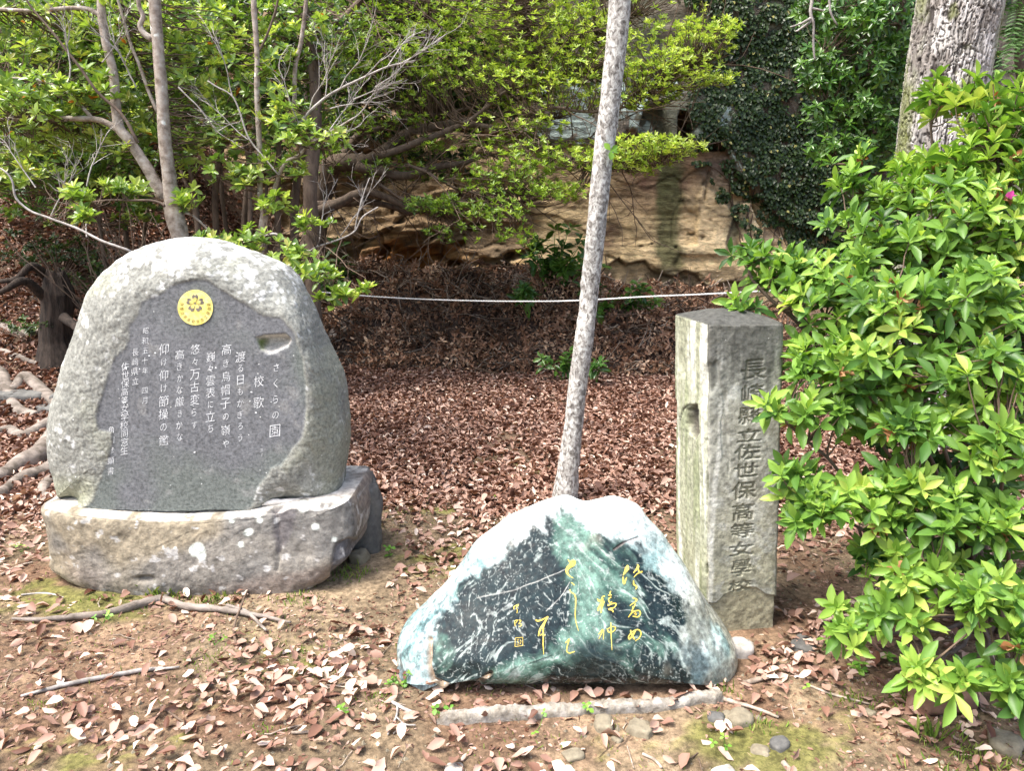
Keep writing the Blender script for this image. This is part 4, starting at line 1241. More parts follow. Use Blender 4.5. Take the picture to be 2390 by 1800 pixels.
c = paint(c, (.66, .67, .60), lf * sstep(.05, .35, vs_) * .7)
c = paint(c, (.25, .28, .16), lf * sstep(.1, .4, -vs_ + .15 * n2) * .8)
c = paint(c, (.62, .62, .57), sstep(9, 2, np.abs(qx - np.interp(qy, [760, 1400], [1692, 1655]) + 8 * n1)) * sstep(900, 980, qy) * .6)
lowc = np.concatenate([low, np.zeros(len(V) - len(low))]); cvc = np.concatenate([carve, np.zeros(len(V) - len(carve))])
c = paint(c, (.31, .285, .19), lowc * .8)
c = paint(c, (.16, .155, .11), cvc * .55)
c = paint(c, (.06, .06, .055), (ar > PH) * .8)
slc = np.concatenate([slot, np.full(len(V) - len(slot), 99.)])
c = paint(c, (.07, .06, .05), sstep(3, -2, slc) * lf * .9)  # slot painted dark so its inner shade reads deeper
c = paint(c, (.05, .05, .04), sstep(3.5, 0, dline(qx, qy, [(1588, 980), (1593, 958), (1606, 946)])) * lf * .9)
c = np.clip(c, .02, .8)
MT['pillar'] = M_col('lichened_sandstone', ((.36, .62), (.5, 1.0), (.64, 1.34)), 48, .92, .2, .9, 80, .004, extra=speckle((.50, .52, .47), .06, 44))
mk('shaft', V, [Q, T], MT['pillar'], pillar, True, {'col': c})

# characters carved one by one stay one part per column
# ------------------------------------------------------------------ trees and shrubs


def px_path(pts, n=24, jit=0.0, seed=0):
    """pts (px, py, Y) -> smooth world path"""
    p = np.array(pts, float)
    w_ = P(p[:, 0], p[:, 1], p[:, 2])
    q = spline(w_, n)
    if jit: q[1:-1] += jit * np.stack([fbm(q[1:-1] * 3 + 5 * k + seed, 2, 40 + k) for k in range(3)], 1)
    return q


def zone_points(zones, spread=.5):
    """zones (px, py, Y, rx, ry, n) -> points through flat ellipsoids"""
    out = []
    for px, py, Y, rx, ry, n in zones:
        n = int(n)
        d = unit(rng.normal(size=(n, 3))) * (rng.uniform(0, 1, (n, 1)) ** .45)
        sx = rx / FPX * Y; sz = ry / FPX * Y
        c0 = P(px, py, Y)
        out.append(c0 + d * np.array([sx, min(sx, spread) if spread else sx, sz]))
    return np.concatenate(out)


def connect(acc, skel, pts, r0, r1, seed=0, sag=.15, n=7, seg=4, frac=1.0, m=0):
    skel = np.asarray(skel)
    for k in np.nonzero(rng.uniform(size=len(pts)) < frac)[0]:
        p = pts[k]
        d = np.linalg.norm(skel - p, axis=1) + 1.2 * np.maximum(0, skel[:, 2] - p[2])
        j = np.argmin(d + rng.uniform(0, .25 * d.min() + .02, len(d)))
        a_ = skel[j]; L_ = np.linalg.norm(p - a_)
        t = np.linspace(0, 1, n)[:, None]
        mid = (a_ + p) / 2 + np.array([0, 0, -sag * L_]) + rng.normal(0, .09 * L_, 3)
        q = (1 - t) ** 2 * a_ + 2 * t * (1 - t) * mid + t * t * p
        q[1:-1] += rng.normal(0, .018 * L_, (n - 2, 3))
        tube(acc, q, [r0, r1], seg, m=m, cap=False)


def dry_twigs(acc, start, direction, L, r, depth, spread=.5, m=0):
    d = unit(direction); n = 5
    q = [np.array(start)]
    for _ in range(n):
        d = unit(d + rng.normal(0, .13, 3)); q.append(q[-1] + d * L / n)
    q = np.array(q); tube(acc, q, [r, r * .55], 5 if r > .003 else 3, m=m, cap=False)
    if depth:
        for k in range(2, n + 1):
            for _ in range(2 if depth > 1 else 1):
                if rng.uniform() < .8:
                    nd = unit(d + rng.normal(0, spread, 3) + [0, 0, .15])
                    dry_twigs(acc, q[k], nd, L * rng.uniform(.35, .6), r * .55, depth - 1, spread, m)


# --- slim lichen-covered tree behind the green boulder
tb = G(1318, 1165, 0)
t7 = thing('slender_tree', tb, 'slender leaning tree trunk blotched with pale lichen, rising behind the green boulder', 'tree')
path = [(1318, 1172, tb[1]), (1328, 1080, tb[1]), (1349, 900, tb[1] + .02), (1364, 780, tb[1] + .03), (1376, 690, tb[1] + .05), (1392, 520, tb[1] + .02), (1410, 350, tb[1]), (1430, 180, tb[1]), (1448, 0, tb[1]), (1462, -180, tb[1]), (1490, -420, tb[1])]
pth = px_path(path, 130)
pth[:3, 2] -= np.array([.06, .03, .01])
a = Acc(); tube(a, pth, [.082, .060, .054, .054, .053, .053, .054, .055, .056, .060, .052, .045], 44, .11, s=5)
v_ = a.V[0][:-2].reshape(130, 44, 3); hgt = np.linspace(0, 1, 130)
for kk_, an_, am_ in ((.10, 30, .10), (.19, 4, .14), (.27, 36, .12), (.33, 20, .10), (.42, 8, .16), (.50, 30, .12), (.58, 16, .14)):
    g_ = am_ * np.exp(-((hgt[:, None] - kk_) / .006) ** 2 - (((np.arange(44)[None] - an_ + 22) % 44 - 22) / 4.0) ** 2)
    v_ += (v_ - pth[:, None]) * g_[..., None]
v_ += (v_ - pth[:, None]) * (.06 * fbm(v_.reshape(-1, 3) * np.array([30, 30, 9]), 4, 55)).reshape(130, 44)[..., None] * 1.4
a.build('trunk', MT['lichen_bark'], t7)
a = Acc()
for k in range(7):
    an = k * 2.4; s0 = pth[-1 - k * 3]
    e_ = s0 + np.array([math.cos(an) * .9, math.sin(an) * .9, .5])
    tube(a, spline([s0, (s0 + e_) / 2 + [0, 0, .15], e_], 9), [.03, .01], 6)
a.build('branch', MT['lichen_bark'], t7)
C7 = pth[-1] + np.array([0, 0, .3]) + unit(rng.normal(size=(110, 3))) * rng.uniform(.2, 1.1, (110, 1)) * [1, 1, .4]
foliage(t7, rosettes(C7, np.tile([0, 0, 1.], (110, 1)) + rng.normal(0, .3, (110, 3)), 7, .06, .026, (45, 95), rng.uniform(.2, .6, 110)), MT['spread'], LT4, 0)
wd = P(1425, 352, tb[1] - .09)
a = rosettes(wd[None], np.array([[0.1, -1, .2]]), 4, .055, .04, (60, 100), np.array([.6]))
ac = Acc(); leaves(ac, *a[:6], LT12); ac.build('sprout', MT['weed'], t7)

# --- old trunk, upper right, in plated bark
Y8 = 5.6
t8 = thing('old_tree', (0, 0, 0), 'thick old tree trunk in grey plated bark behind the right-hand bush', 'tree')
bx_ = P(2155, 900, Y8)
t8.location = (bx_[0], Y8, 0)
ct = np.array([P(2150, 1000, Y8), P(2165, 600, Y8), P(2186, 380, Y8), P(2208, 190, Y8), P(2238, 0, Y8), P(2275, -260, Y8), P(2310, -500, Y8)])
ct[0, 2] = -.1
ct = spline(ct, 520)
rad = np.interp(ct[:, 2], [-.1, .5, 1.6, 2.4, 3.6, 6], [.46, .33, .275, .262, .255, .24])
seg = 340
th = np.linspace(0, 2 * math.pi, seg, endpoint=False)
ring = np.stack([np.cos(th), np.sin(th), 0 * th], 1)
V = ct[:, None] + ring[None] * rad[:, None, None]
uu = (th[None] * .36 + 0 * rad[:, None]).ravel(); zz = V[..., 2].ravel()
dd3 = np.stack([np.cos(th)[None] * .36 + 0 * rad[:, None], np.sin(th)[None] * .36 + 0 * rad[:, None], V[..., 2]], -1).reshape(-1, 3)
wp = np.stack([uu * 34 + 2.2 * fbm(dd3 * np.array([7, 7, 2.5]), 3, 500), zz * 8.5 + 2.5 * fbm(dd3 * 9, 3, 501)], 1)
f1, f2, cid = voro2(wp, 3)
vert = ridged(dd3 * np.array([13, 13, 1.8]) + .25 * fbm(dd3 * 14, 2, 520)[:, None], 3, 521)
plate = sstep(.04, .13, f2 - f1 + .06 * fbm(dd3 * 40, 2, 522)) * (1 - .95 * sstep(.62, .78, vert))
ds = -.016 + .016 * plate + .008 * (cid - .5) + .007 * fbm(dd3 * np.array([40, 40, 14]), 4, 502) + .03 * fbm(dd3 * 1.2, 2, 503)
V = (V.reshape(-1, 3) + np.tile(ring, (520, 1)) * ds[:, None])
n1 = fbm(dd3 * 3.4, 4, 504); n2 = fbm(dd3 * 30, 3, 505)
c = np.array([.38, .36, .335]) * (1 + .6 * n2 + .30 * (cid - .5) + .2 * n1)[:, None]
c = paint(c, (.60, .57, .55), sstep(.1, .5, cid - .3 + .5 * n1) * .6)
c = paint(c, (.10, .075, .06), sstep(.05, .35, -n1 + .2 * n2) * .55)
c = paint(c, (.035, .028, .025), (1 - plate) * .95)
c = paint(c, (.05, .042, .038), sstep(.15, .45, fbm(dd3 * np.array([46, 46, 12]), 3, 530)) * .7)
mside = np.tile(sstep(.55, .95, np.cos(th)) + sstep(.88, 1, -np.cos(th)), 520)
c = paint(c, (.13, .15, .035), np.clip(mside * sstep(-.25, .15, n1 + .1), 0, 1) * .8)
c = paint(c, (.14, .16, .04), sstep(.30, .45, fbm(dd3 * 4, 3, 506)) * .6)
i = np.arange(519)[:, None] * seg; j = np.arange(seg)[None]
Q = np.stack([i + j, i + (j + 1) % seg, i + seg + (j + 1) % seg, i + seg + j], -1).reshape(-1, 4)
MT['oldbark'] = M_col('plated_bark', ((.3, .7), (.7, 1.25)), 60, .92, .2, .7, 80, .006, (1, 1, .5))
mk('trunk', V, [Q], MT['oldbark'], t8, True, {'col': np.clip(c, .01, .8)})
a = Acc()
tip = P(1900, 133, 6.3)
tube(a, px_path([(2235, -330, 5.7), (2080, -300, 5.9), (1930, -200, 6.2), (1888, 0, 6.3), (1897, 60, 6.3), (1902, 138, 6.3)], 26, .03), [.06, .02, .012, .008], 7, .2)
a.build('branch', MT['twig_pale'], t8)
for pts in ([(1893, 40, 6.3), (1870, 52, 6.25), (1845, 62, 6.2)], [(1893, 48, 6.3), (1872, 62, 6.3), (1858, 72, 6.3)], [(1890, 18, 6.3), (1905, 20, 6.3), (1922, 24, 6.3)], [(1932, -60, 6.2), (1936, 20, 6.2), (1955, 58, 6.2)]):
    a = Acc(); tube(a, px_path(pts, 9, .01), [.011, .006], 6); a.build('dead_twig', MT['twig_pale'], t8)

# --- pale-barked tree behind the monument (two leaders and long side limbs)
z2 = lambda pts, Y=5.0, s=.3617: [(x * s, y * s, (q[0] if (q := r_) else Y)) for x, y, *r_ in pts]


def limb(parent, pts, rad, Y, mat, name='limb', n=40, seg=10, rough=.12, s=.3617, ox=0, jit=.0):
    p = [(ox + x * s, y * s, Y + (dy[0] if dy else 0)) for x, y, *dy in pts]
    q = px_path(p, n, jit)
    a = Acc(); tube(a, q, rad, seg, rough, s=int(pts[0][0]) % 97)
    a.build(name, mat, parent)
    return q


Yt1 = 4.9
g1 = P(420, 640, Yt1); g1[2] = 0
t1 = thing('pale_barked_tree', g1, 'young pale-barked tree forking into two trunks right behind the tall monument', 'tree')
sk1 = []
p0 = P(470, 900, Yt1); p0[2] = -.05
tr = px_path([(448, 760, Yt1), (425, 590, Yt1), (418, 540, Yt1), (402, 480, Yt1), (396, 420, Yt1), (385, 330, Yt1), (380, 250, Yt1), (370, 120, Yt1), (362, 20, Yt1), (358, -150, Yt1), (350, -420, Yt1)], 90)
tr = np.vstack([[tr[0][0] + .06, Yt1, -.08], [tr[0][0] + .04, Yt1, .3], tr])
a = Acc(); tube(a, tr, [.075, .06, .055, .060, .046, .040, .038, .036, .034, .036, .03, .024], 16, .10, s=2)
a.build('trunk', MT['bark_pale'], t1); sk1.append(tr)
sk1.append(limb(t1, [(1060, 1290), (960, 1100), (830, 900), (770, 820), (745, 640), (735, 480), (690, 300), (670, 180), (655, 60), (650, -200)], [.042, .034, .033, .030, .026, .024, .026, .024], Yt1, MT['bark_pale']))
sk1.append(limb(t1, [(770, 850), (700, 805), (600, 770), (400, 762), (200, 752), (0, 772), (-250, 760)], [.022, .018, .015, .012], Yt1, MT['bark_pale'], jit=.02))
sk1.append(limb(t1, [(600, 770), (540, 700), (430, 605), (320, 540), (200, 510), (-60, 500)], [.013, .010, .008], Yt1, MT['bark_pale'], 'branch', 24, 7))
sk1.append(limb(t1, [(645, 95), (560, 55), (450, 50), (300, 62), (150, 66), (-60, 52)], [.015, .012, .010], Yt1, MT['bark_pale'], 'branch', 24, 7))
sk1.append(limb(t1, [(985, 250), (930, 215), (905, 160), (925, 100), (895, 30), (890, -120)], [.022, .018, .014, .012], Yt1, MT['bark_pale'], 'branch', 20, 8))
sk1.append(limb(t1, [(1020, 730), (960, 590), (900, 420), (850, 300), (800, 130), (740, -80)], [.012, .010, .008], Yt1 + .1, MT['bark_pale'], 'branch', 24, 7))
sk1.append(limb(t1, [(890, 920), (780, 770), (640, 620), (520, 440), (380, 280), (250, 120), (150, -60)], [.011, .009, .006], Yt1 - .2, MT['bark_dark'], 'branch', 30, 6, jit=.03))
sk1.append(limb(t1, [(850, 1625), (700, 1560), (600, 1510), (450, 1440), (330, 1390), (220, 1350), (130, 1270), (90, 1160), (30, 1090), (-60, 1050)], [.007, .0065, .006, .004], Yt1 - .8, MT['twig_pale'], 'dead_limb', 34, 7, jit=.03))
sk1.append(limb(t1, [(1060, 1330), (980, 1300), (850, 1300), (700, 1300), (560, 1330), (420, 1330), (300, 1280)], [.009, .006, .004], Yt1 - .3, MT['bark_dark'], 'branch', 24, 6, jit=.03))
sk1.append(limb(t1, [(1180, 1370), (1240, 1390), (1300, 1440), (1340, 1480)], [.009, .007], Yt1, MT['bark_pale'], 'branch', 12, 6))
a = Acc()
for bx0, by0, ddx, ddz in ((560, 1530, -.4, .8), (330, 1390, .2, .9), (230, 1210, -.5, .6), (560, 1200, .3, .8), (660, 400, .5, .4), (450, 500, -.2, .9), (1150, 560, .5, -.3), (880, 560, -.3, .7)):
    s0 = P(bx0 * .3617, by0 * .3617, Yt1 - .5)
    dry_twigs(a, s0, [ddx, rng.normal(0, .3), ddz], .30, .0045, 2, .45)
a.build('dry_twigs', MT['twig_pale'], t1, True, 'stuff')
zn = [(60, 130, 5.2, 150, 90, 34), (180, 60, 5.3, 200, 70, 46), (60, 235, 4.8, 130, 55, 44), (180, 210, 4.9, 120, 50, 30), (110, 330, 5.1, 150, 55, 46), (240, 300, 5.2, 110, 70, 30), (270, 130, 5.2, 110, 80, 40),
      (300, 20, 5.2, 160, 50, 30), (440, 60, 5.3, 110, 70, 34), (430, 170, 5.2, 90, 70, 34), (330, 250, 5.3, 70, 80, 22), (320, 340, 5.0, 70, 50, 26), (300, 445, 4.7, 60, 22, 15), (190, 470, 4.3, 40, 30, 9), (190, 505, 4.2, 30, 18, 6),
      (80, 410, 5.4, 100, 30, 10), (60, 20, 5.4, 140, 60, 30), (440, 470, 4.9, 40, 30, 8), (430, 340, 5.2, 60, 60, 24), (520, 250, 5.2, 60, 90, 20)]
C1 = zone_points([z_[:5] + (z_[5] * 1.35,) for z_ in zn], .45)
A1 = np.array([0, -.25, .75]) + rng.normal(0, .35, C1.shape)
ar1 = rosettes(C1, A1, 8, .074, .031, (30, 88), rng.uniform(.34, .80, len(C1)))
ar1 = ar1[:5] + (np.minimum(ar1[5], .92),)
old = rng.uniform(size=len(ar1[5])) < .012; ar1[5][old] = .99
foliage(t1, ar1, MT['bright'], LT4, 300, 'bright', obj_tpl=LT12)
a = Acc(); connect(a, np.concatenate(sk1), C1, .004, .0016, frac=.9); a.build('twigs', MT['twig_dark'], t1, True, 'stuff')

# --- second slim tree with dry twigs
Yt2 = 5.1
g2 = P(605, 650, Yt2); g2[2] = 0
t2 = thing('slim_forked_tree', g2, 'slim forked young tree with bare pale twigs, between the monument and the leaning trunk', 'tree')
sk2 = []
q = px_path([(604, 720, Yt2), (606, 600, Yt2), (616, 500, Yt2), (608, 470, Yt2), (606, 350, Yt2), (600, 220, Yt2), (600, 120, Yt2), (592, 0, Yt2), (590, -200, Yt2), (585, -420, Yt2)], 70)
q = np.vstack([[q[0][0], Yt2, -.05], q]); a = Acc(); tube(a, q, [.036, .030, .027, .020, .018, .018, .017, .018, .015, .012], 12, .1, s=4); a.build('trunk', MT['bark_pale'], t2); sk2.append(q)
sk2.append(limb(t2, [(1705, 1370), (1760, 1250), (1800, 1130), (1850, 1040), (1920, 1010), (2000, 930), (2120, 860), (2280, 760)], [.016, .013, .010, .006], Yt2, MT['bark_pale'], 'branch', 26, 7))
sk2.append(limb(t2, [(1880, 870), (1960, 760), (2060, 660), (2160, 590), (2300, 520), (2500, 430), (2680, 390)], [.010, .008, .005], Yt2 - .1, MT['twig_pale'], 'branch', 26, 6))
sk2.append(limb(t2, [(1890, 860), (1900, 640), (1905, 430), (1940, 280), (1970, 60), (1985, -120)], [.016, .014, .012], Yt2 + .1, MT['bark_pale'], 'branch', 26, 8))
sk2.append(limb(t2, [(1800, 1130), (1690, 1000), (1600, 880), (1540, 700), (1490, 610), (1400, 560), (1340, 520)], [.007, .006, .005], Yt2 - .1, MT['twig_pale'], 'branch', 22, 6))
sk2.append(limb(t2, [(1660, 350), (1720, 230), (1780, 60), (1800, -60)], [.009, .007], Yt2, MT['bark_dark'], 'branch', 12, 6))
sk2.append(limb(t2, [(1710, 1525), (1780, 1510), (1850, 1560), (1980, 1620), (2050, 1590), (2200, 1540), (2290, 1490), (2340, 1400), (2440, 1335)], [.009, .007, .005, .004], Yt2 - .4, MT['twig_pale'], 'dead_limb', 34, 6))
sk2.append(limb(t2, [(2290, 1490), (2310, 1380), (2350, 1240), (2385, 1145)], [.005, .004, .003], Yt2 - .4, MT['twig_pale'], 'dead_limb', 16, 5))
a = Acc()
for bx0, by0, ddx, ddz in ((2000, 700, .3, .9), (2100, 620, .2, .9), (2200, 560, .5, .6), (2350, 500, .6, .5), (2500, 430, .6, .6), (2600, 400, .7, .3), (2130, 700, .8, .3), (2280, 640, .8, .1), (2000, 900, .7, .3), (2120, 850, .6, .6),
                           (2250, 780, .8, .3), (1930, 800, -.1, .9), (1600, 900, -.5, .5), (1500, 620, -.2, .8), (2050, 1590, .3, .9), (2200, 1520, .5, .7), (2420, 560, .7, .4), (1960, 760, .4, -.2)):
    s0 = P(bx0 * .3617, by0 * .3617, Yt2 - .15)
    dry_twigs(a, s0, [ddx, rng.normal(0, .3), ddz], .34, .0045, 2, .42)
a.build('dry_twigs', MT['twig_pale'], t2, True, 'stuff')
zn = [(560, 130, 5.3, 70, 60, 16), (660, 150, 5.2, 60, 60, 18), (650, 250, 5.0, 60, 45, 20), (560, 200, 5.2, 50, 60, 14), (700, 310, 4.9, 60, 40, 20), (520, 310, 5.1, 60, 50, 22), (560, 400, 5.0, 70, 50, 28), (640, 370, 5.1, 60, 40, 16),
      (700, 400, 5.1, 40, 25, 7), (640, 480, 4.9, 55, 40, 15), (720, 520, 4.7, 60, 25, 14), (590, 560, 4.6, 70, 35, 18), (560, 600, 4.4, 45, 20, 8), (680, 600, 4.4, 70, 40, 18), (760, 640, 4.25, 70, 20, 16), (770, 690, 4.2, 50, 35, 12), (840, 680, 4.2, 25, 20, 5),
      (760, 330, 5.0, 50, 30, 12), (700, 60, 5.4, 60, 60, 14), (480, 560, 4.8, 50, 20, 8), (690, 640, 4.3, 40, 40, 8)]
C2 = zone_points(zn, .4)
ar2 = rosettes(C2, np.array([0, -.25, .75]) + rng.normal(0, .35, C2.shape), 7, .068, .032, (30, 88), rng.uniform(.34, .80, len(C2)))
ar2 = ar2[:5] + (np.minimum(ar2[5], .92),)
foliage(t2, ar2, MT['bright'], LT4, 300, 'bright', obj_tpl=LT12)
a = Acc(); connect(a, np.concatenate(sk2), C2, .004, .0015, frac=.95); a.build('twigs', MT['twig_dark'], t2, True, 'stuff')

# --- wide spreading tree with level limbs, in front of the cliff
Yt3 = 8.2
z3 = lambda pts: pts
g3 = P(760, 560, 8.4); g3[2] = .25
t3 = thing('spreading_tree', g3, 'wide spreading evergreen with dark level limbs and yellow-green leaf whorls before the cliff', 'tree')
sk3 = []


def L3(pts, rad, Y, name='limb', n=44, seg=9, jit=.03):
    q = limb(t3, pts, rad, Y, MT['bark_dark'], name, n, seg, .12, .3617, 700, jit); sk3.append(q); return q


trunk = px_path([(690, 760, 8.5), (730, 560, 8.5), (745, 470, 8.45), (770, 400, 8.4), (800, 378, 8.3), (850, 372, 8.2)], 40, .03)
trunk = np.vstack([[trunk[0][0] - .1, 8.5, .1], trunk]); a = Acc(); tube(a, trunk, [.16, .13, .12, .10, .09], 16, .15, s=9); a.build('trunk', MT['bark_dark'], t3); sk3.append(trunk)
L3([(220, 1050), (370, 1040), (460, 1010), (560, 950), (640, 885), (740, 840), (860, 820), (980, 800), (1100, 770), (1250, 740), (1470, 738), (1650, 760)], [.075, .07, .06, .05, .045, .04, .03, .02], 8.2)
L3([(1120, 770), (1180, 720), (1260, 640), (1350, 560), (1500, 420), (1620, 340), (1700, 300), (1850, 260), (1990, 200), (2150, 90)], [.035, .033, .028, .022, .015], 8.0)
L3([(360, 1070), (500, 1095), (620, 1130), (720, 1125), (830, 1090), (920, 1075), (1040, 1060), (1140, 1020), (1240, 1000)], [.055, .045, .04, .03, .015], 8.1)
L3([(500, 1000), (620, 960), (780, 900), (860, 880), (960, 840), (1100, 800), (1200, 820), (1420, 850), (1560, 880), (1720, 920), (1880, 910)], [.04, .035, .03, .022, .012], 8.0)
L3([(-60, 1390), (60, 1380), (160, 1350), (260, 1310), (380, 1260), (440, 1240), (520, 1255), (620, 1300), (720, 1370), (830, 1350), (960, 1320), (1090, 1300), (1200, 1290), (1420, 1300)], [.06, .055, .045, .035, .025, .012], 8.1)
L3([(40, 1330), (160, 1325), (300, 1310), (450, 1300), (600, 1340), (700, 1385), (830, 1350)], [.045, .04, .03, .02], 8.3)
L3([(380, 1250), (420, 1180), (470, 1110), (500, 1090)], [.035, .03], 8.2)
L3([(450, 1150), (560, 1220), (680, 1290), (850, 1330), (960, 1330)], [.02, .015, .01], 8.0)
L3([(250, 1030), (350, 900), (480, 760), (560, 640), (640, 500), (700, 330), (760, 200), (820, 60), (880, -120)], [.05, .045, .04, .035, .03], 8.5)
L3([(160, 960), (300, 700), (420, 520), (620, 160), (700, 100), (760, 20)], [.04, .035, .03, .02], 8.7)
L3([(420, 850), (560, 800), (720, 760), (900, 740), (1100, 690), (1250, 660), (1420, 640), (1600, 600)], [.03, .025, .018, .01], 8.3)
L3([(700, 1060), (800, 1100), (880, 1150), (960, 1180), (1100, 1240), (1250, 1250), (1400, 1240)], [.018, .014, .008], 7.9, 'branch')
L3([(1040, 800), (1200, 700), (1330, 600), (1500, 540), (1700, 480), (1850, 440)], [.02, .015, .008], 7.9, 'branch')
L3([(1470, 738), (1650, 700), (1900, 720), (2100, 690), (2250, 600), (2400, 500), (2560, 420)], [.016, .014, .010, .006], 7.7, 'branch')
L3([(1420, 850), (1600, 960), (1760, 1020), (1900, 1080), (2100, 1060), (2250, 1030), (2400, 1010)], [.012, .010, .006], 7.7, 'branch')
L3([(240, 140), (330, 70), (420, -20), (500, -120)], [.03, .025], 7.6, 'limb')
L3([(1500, 420), (1520, 300), (1480, 150), (1450, -50)], [.012, .008], 7.9, 'branch')
zn = [(1640, 90, 7.6, 90, 40, 60), (1560, 170, 7.6, 130, 45, 120), (1480, 225, 7.7, 110, 30, 50), (1600, 60, 7.8, 70, 40, 20), (1430, 110, 7.8, 170, 90, 130), (1300, 60, 8.0, 180, 90, 210), (1300, 190, 7.9, 200, 80, 210),
      (1150, 50, 8.2, 170, 90, 170), (1150, 170, 8.1, 160, 80, 130), (1000, 60, 8.2, 140, 60, 50), (900, 120, 7.9, 160, 60, 90), (1000, 170, 8.0, 120, 50, 50), (820, 60, 8.2, 110, 70, 90), (900, 20, 8.6, 200, 50, 60), (860, 190, 8.3, 130, 60, 50),
      (830, 290, 8.0, 90, 30, 40), (960, 260, 8.1, 90, 40, 24), (1120, 340, 8.0, 150, 40, 40), (1230, 290, 7.8, 110, 30, 36), (1290, 370, 7.7, 140, 45, 100), (1520, 345, 7.5, 130, 28, 110), (1460, 385, 7.6, 110, 30, 70), (1170, 420, 7.8, 140, 40, 80),
      (1300, 450, 7.6, 100, 25, 56), (1010, 480, 7.6, 75, 28, 46), (1150, 490, 7.5, 110, 35, 44), (1040, 540, 7.5, 80, 30, 12), (1190, 550, 7.4, 80, 30, 14), (1680, 185, 7.5, 60, 14, 14), (1700, 60, 7.6, 36, 20, 10),
      (920, 400, 8.2, 130, 30, 34), (780, 380, 8.4, 80, 40, 24), (1230, 590, 7.4, 30, 20, 3), (960, 340, 8.3, 90, 30, 20), (1100, -90, 8.0, 500, 80, 200), (1500, -60, 7.6, 200, 60, 70)]
C3 = zone_points([z_[:5] + (z_[5] * 1.95,) for z_ in zn], .55)
qx, qy = project(C3)
br = np.clip(.50 + .22 * sstep(700, 1300, qx) - .22 * sstep(250, 450, qy) * sstep(1400, 1200, qx), .1, 1)  # canopy light put into leaf colour: lighter rightward, darker low on the left
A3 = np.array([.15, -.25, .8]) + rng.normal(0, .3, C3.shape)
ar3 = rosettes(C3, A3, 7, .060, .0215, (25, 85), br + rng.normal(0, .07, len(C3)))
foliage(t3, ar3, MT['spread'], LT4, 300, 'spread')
a = Acc(); connect(a, np.concatenate(sk3), C3, .007, .002, frac=.55, sag=.22, n=8)
for k in range(140):
    s_ = sk3[rng.integers(len(sk3))]; s0 = s_[rng.integers(8, len(s_))]
    dry_twigs(a, s0, [rng.normal(.6, .4), rng.normal(0, .4), rng.normal(-.1, .4)], rng.uniform(.5, .9), .007, 1, .5)
a.build('twigs', MT['twig_dark'], t3, True, 'stuff')
print('T3', len(C3))

# --- thicket of dark stems and leaves behind, left
g4 = P(560, 600, 7.4); g4[2] = .3
t4 = thing('multi_stemmed_evergreen', g4, 'dark many-stemmed evergreen thicket filling the shade behind the pale-barked tree', 'tree')
sk4 = []
for k, (bx0, tx, r_) in enumerate([(470, 420, .03), (500, 520, .035), (530, 500, .025), (560, 600, .04), (585, 570, .025), (640, 660, .035), (670, 720, .05), (480, 380, .02), (720, 740, .08), (610, 640, .02), (300, 260, .03), (330, 380, .02), (250, 180, .02)]):
    Yk = 6.9 + .35 * (k % 4)
    p0 = P(bx0, 620, Yk); p0[2] = Hg(p0[0], p0[1]) - .05
    p1 = P(bx0 + (tx - bx0) * .3, 480, Yk); p2 = P(tx, 250, Yk + .1); p3_ = P(tx + rng.uniform(-60, 60), -50, Yk + .2)
    if p1[2] < p0[2]: p1[2] = p0[2] + .3
    q = spline([p0, p1, p2, p3_], 40); q[2:-1] += .03 * np.stack([fbm(q[2:-1] * 2 + k, 2, 60 + j_) for j_ in range(3)], 1)
    a = Acc(); tube(a, q, [r_, r_ * .8, r_ * .5], 8, .1, s=k); a.build('stem', MT['bark_dark'], t4); sk4.append(q)
a = Acc()
for k in range(26):                                        # fan of thin dead stems left of the monument
    s0 = P(rng.uniform(270, 330), 590, 6.6); s0[2] = Hg(s0[0], s0[1])
    dry_twigs(a, s0, [rng.normal(-.1, .45), rng.normal(0, .2), 1], rng.uniform(.7, 1.2), .009, 1, .25)
a.build('thin_stems', MT['bark_dark'], t4, True, 'stuff')
zn = [(60, 100, 6.9, 170, 100, 160), (240, 90, 7.0, 180, 110, 190), (420, 80, 7.0, 170, 110, 190), (600, 90, 7.0, 170, 110, 190), (760, 110, 7.2, 120, 100, 100), (90, 280, 6.7, 170, 80, 130), (260, 260, 6.9, 150, 80, 130), (430, 260, 6.9, 150, 90, 110),
      (600, 270, 7.0, 140, 80, 80), (740, 250, 7.3, 90, 60, 40), (80, 390, 6.6, 150, 50, 60), (220, 380, 6.8, 120, 50, 50), (470, 380, 6.9, 120, 50, 30), (380, -60, 7.0, 500, 70, 200), (620, 400, 7.2, 100, 40, 20), (60, 420, 6.9, 130, 36, 70), (230, 430, 7.0, 130, 50, 70), (330, 500, 7.0, 60, 50, 30), (100, 500, 7.4, 120, 30, 20), (-180, 120, 7.0, 130, 150, 120), (-160, 330, 7.0, 120, 80, 70)]
C4 = zone_points([z_[:5] + (z_[5] * 1.45,) for z_ in zn], .7)
ar4 = rosettes(C4, np.array([0, -.3, .8]) + rng.normal(0, .35, C4.shape), 7, .075, .034, (30, 90), rng.uniform(.15, .75, len(C4)))
ar4 = ar4[:5] + (np.minimum(ar4[5], .92),)
old = rng.uniform(size=len(ar4[5])) < .010; ar4[5][old] = .98
foliage(t4, ar4, MT['bright'], LT4, 300, 'bright', obj_tpl=LT12)
a = Acc(); connect(a, np.concatenate(sk4), C4, .006, .002, frac=.35); a.build('twigs', MT['twig_dark'], t4, True, 'stuff')
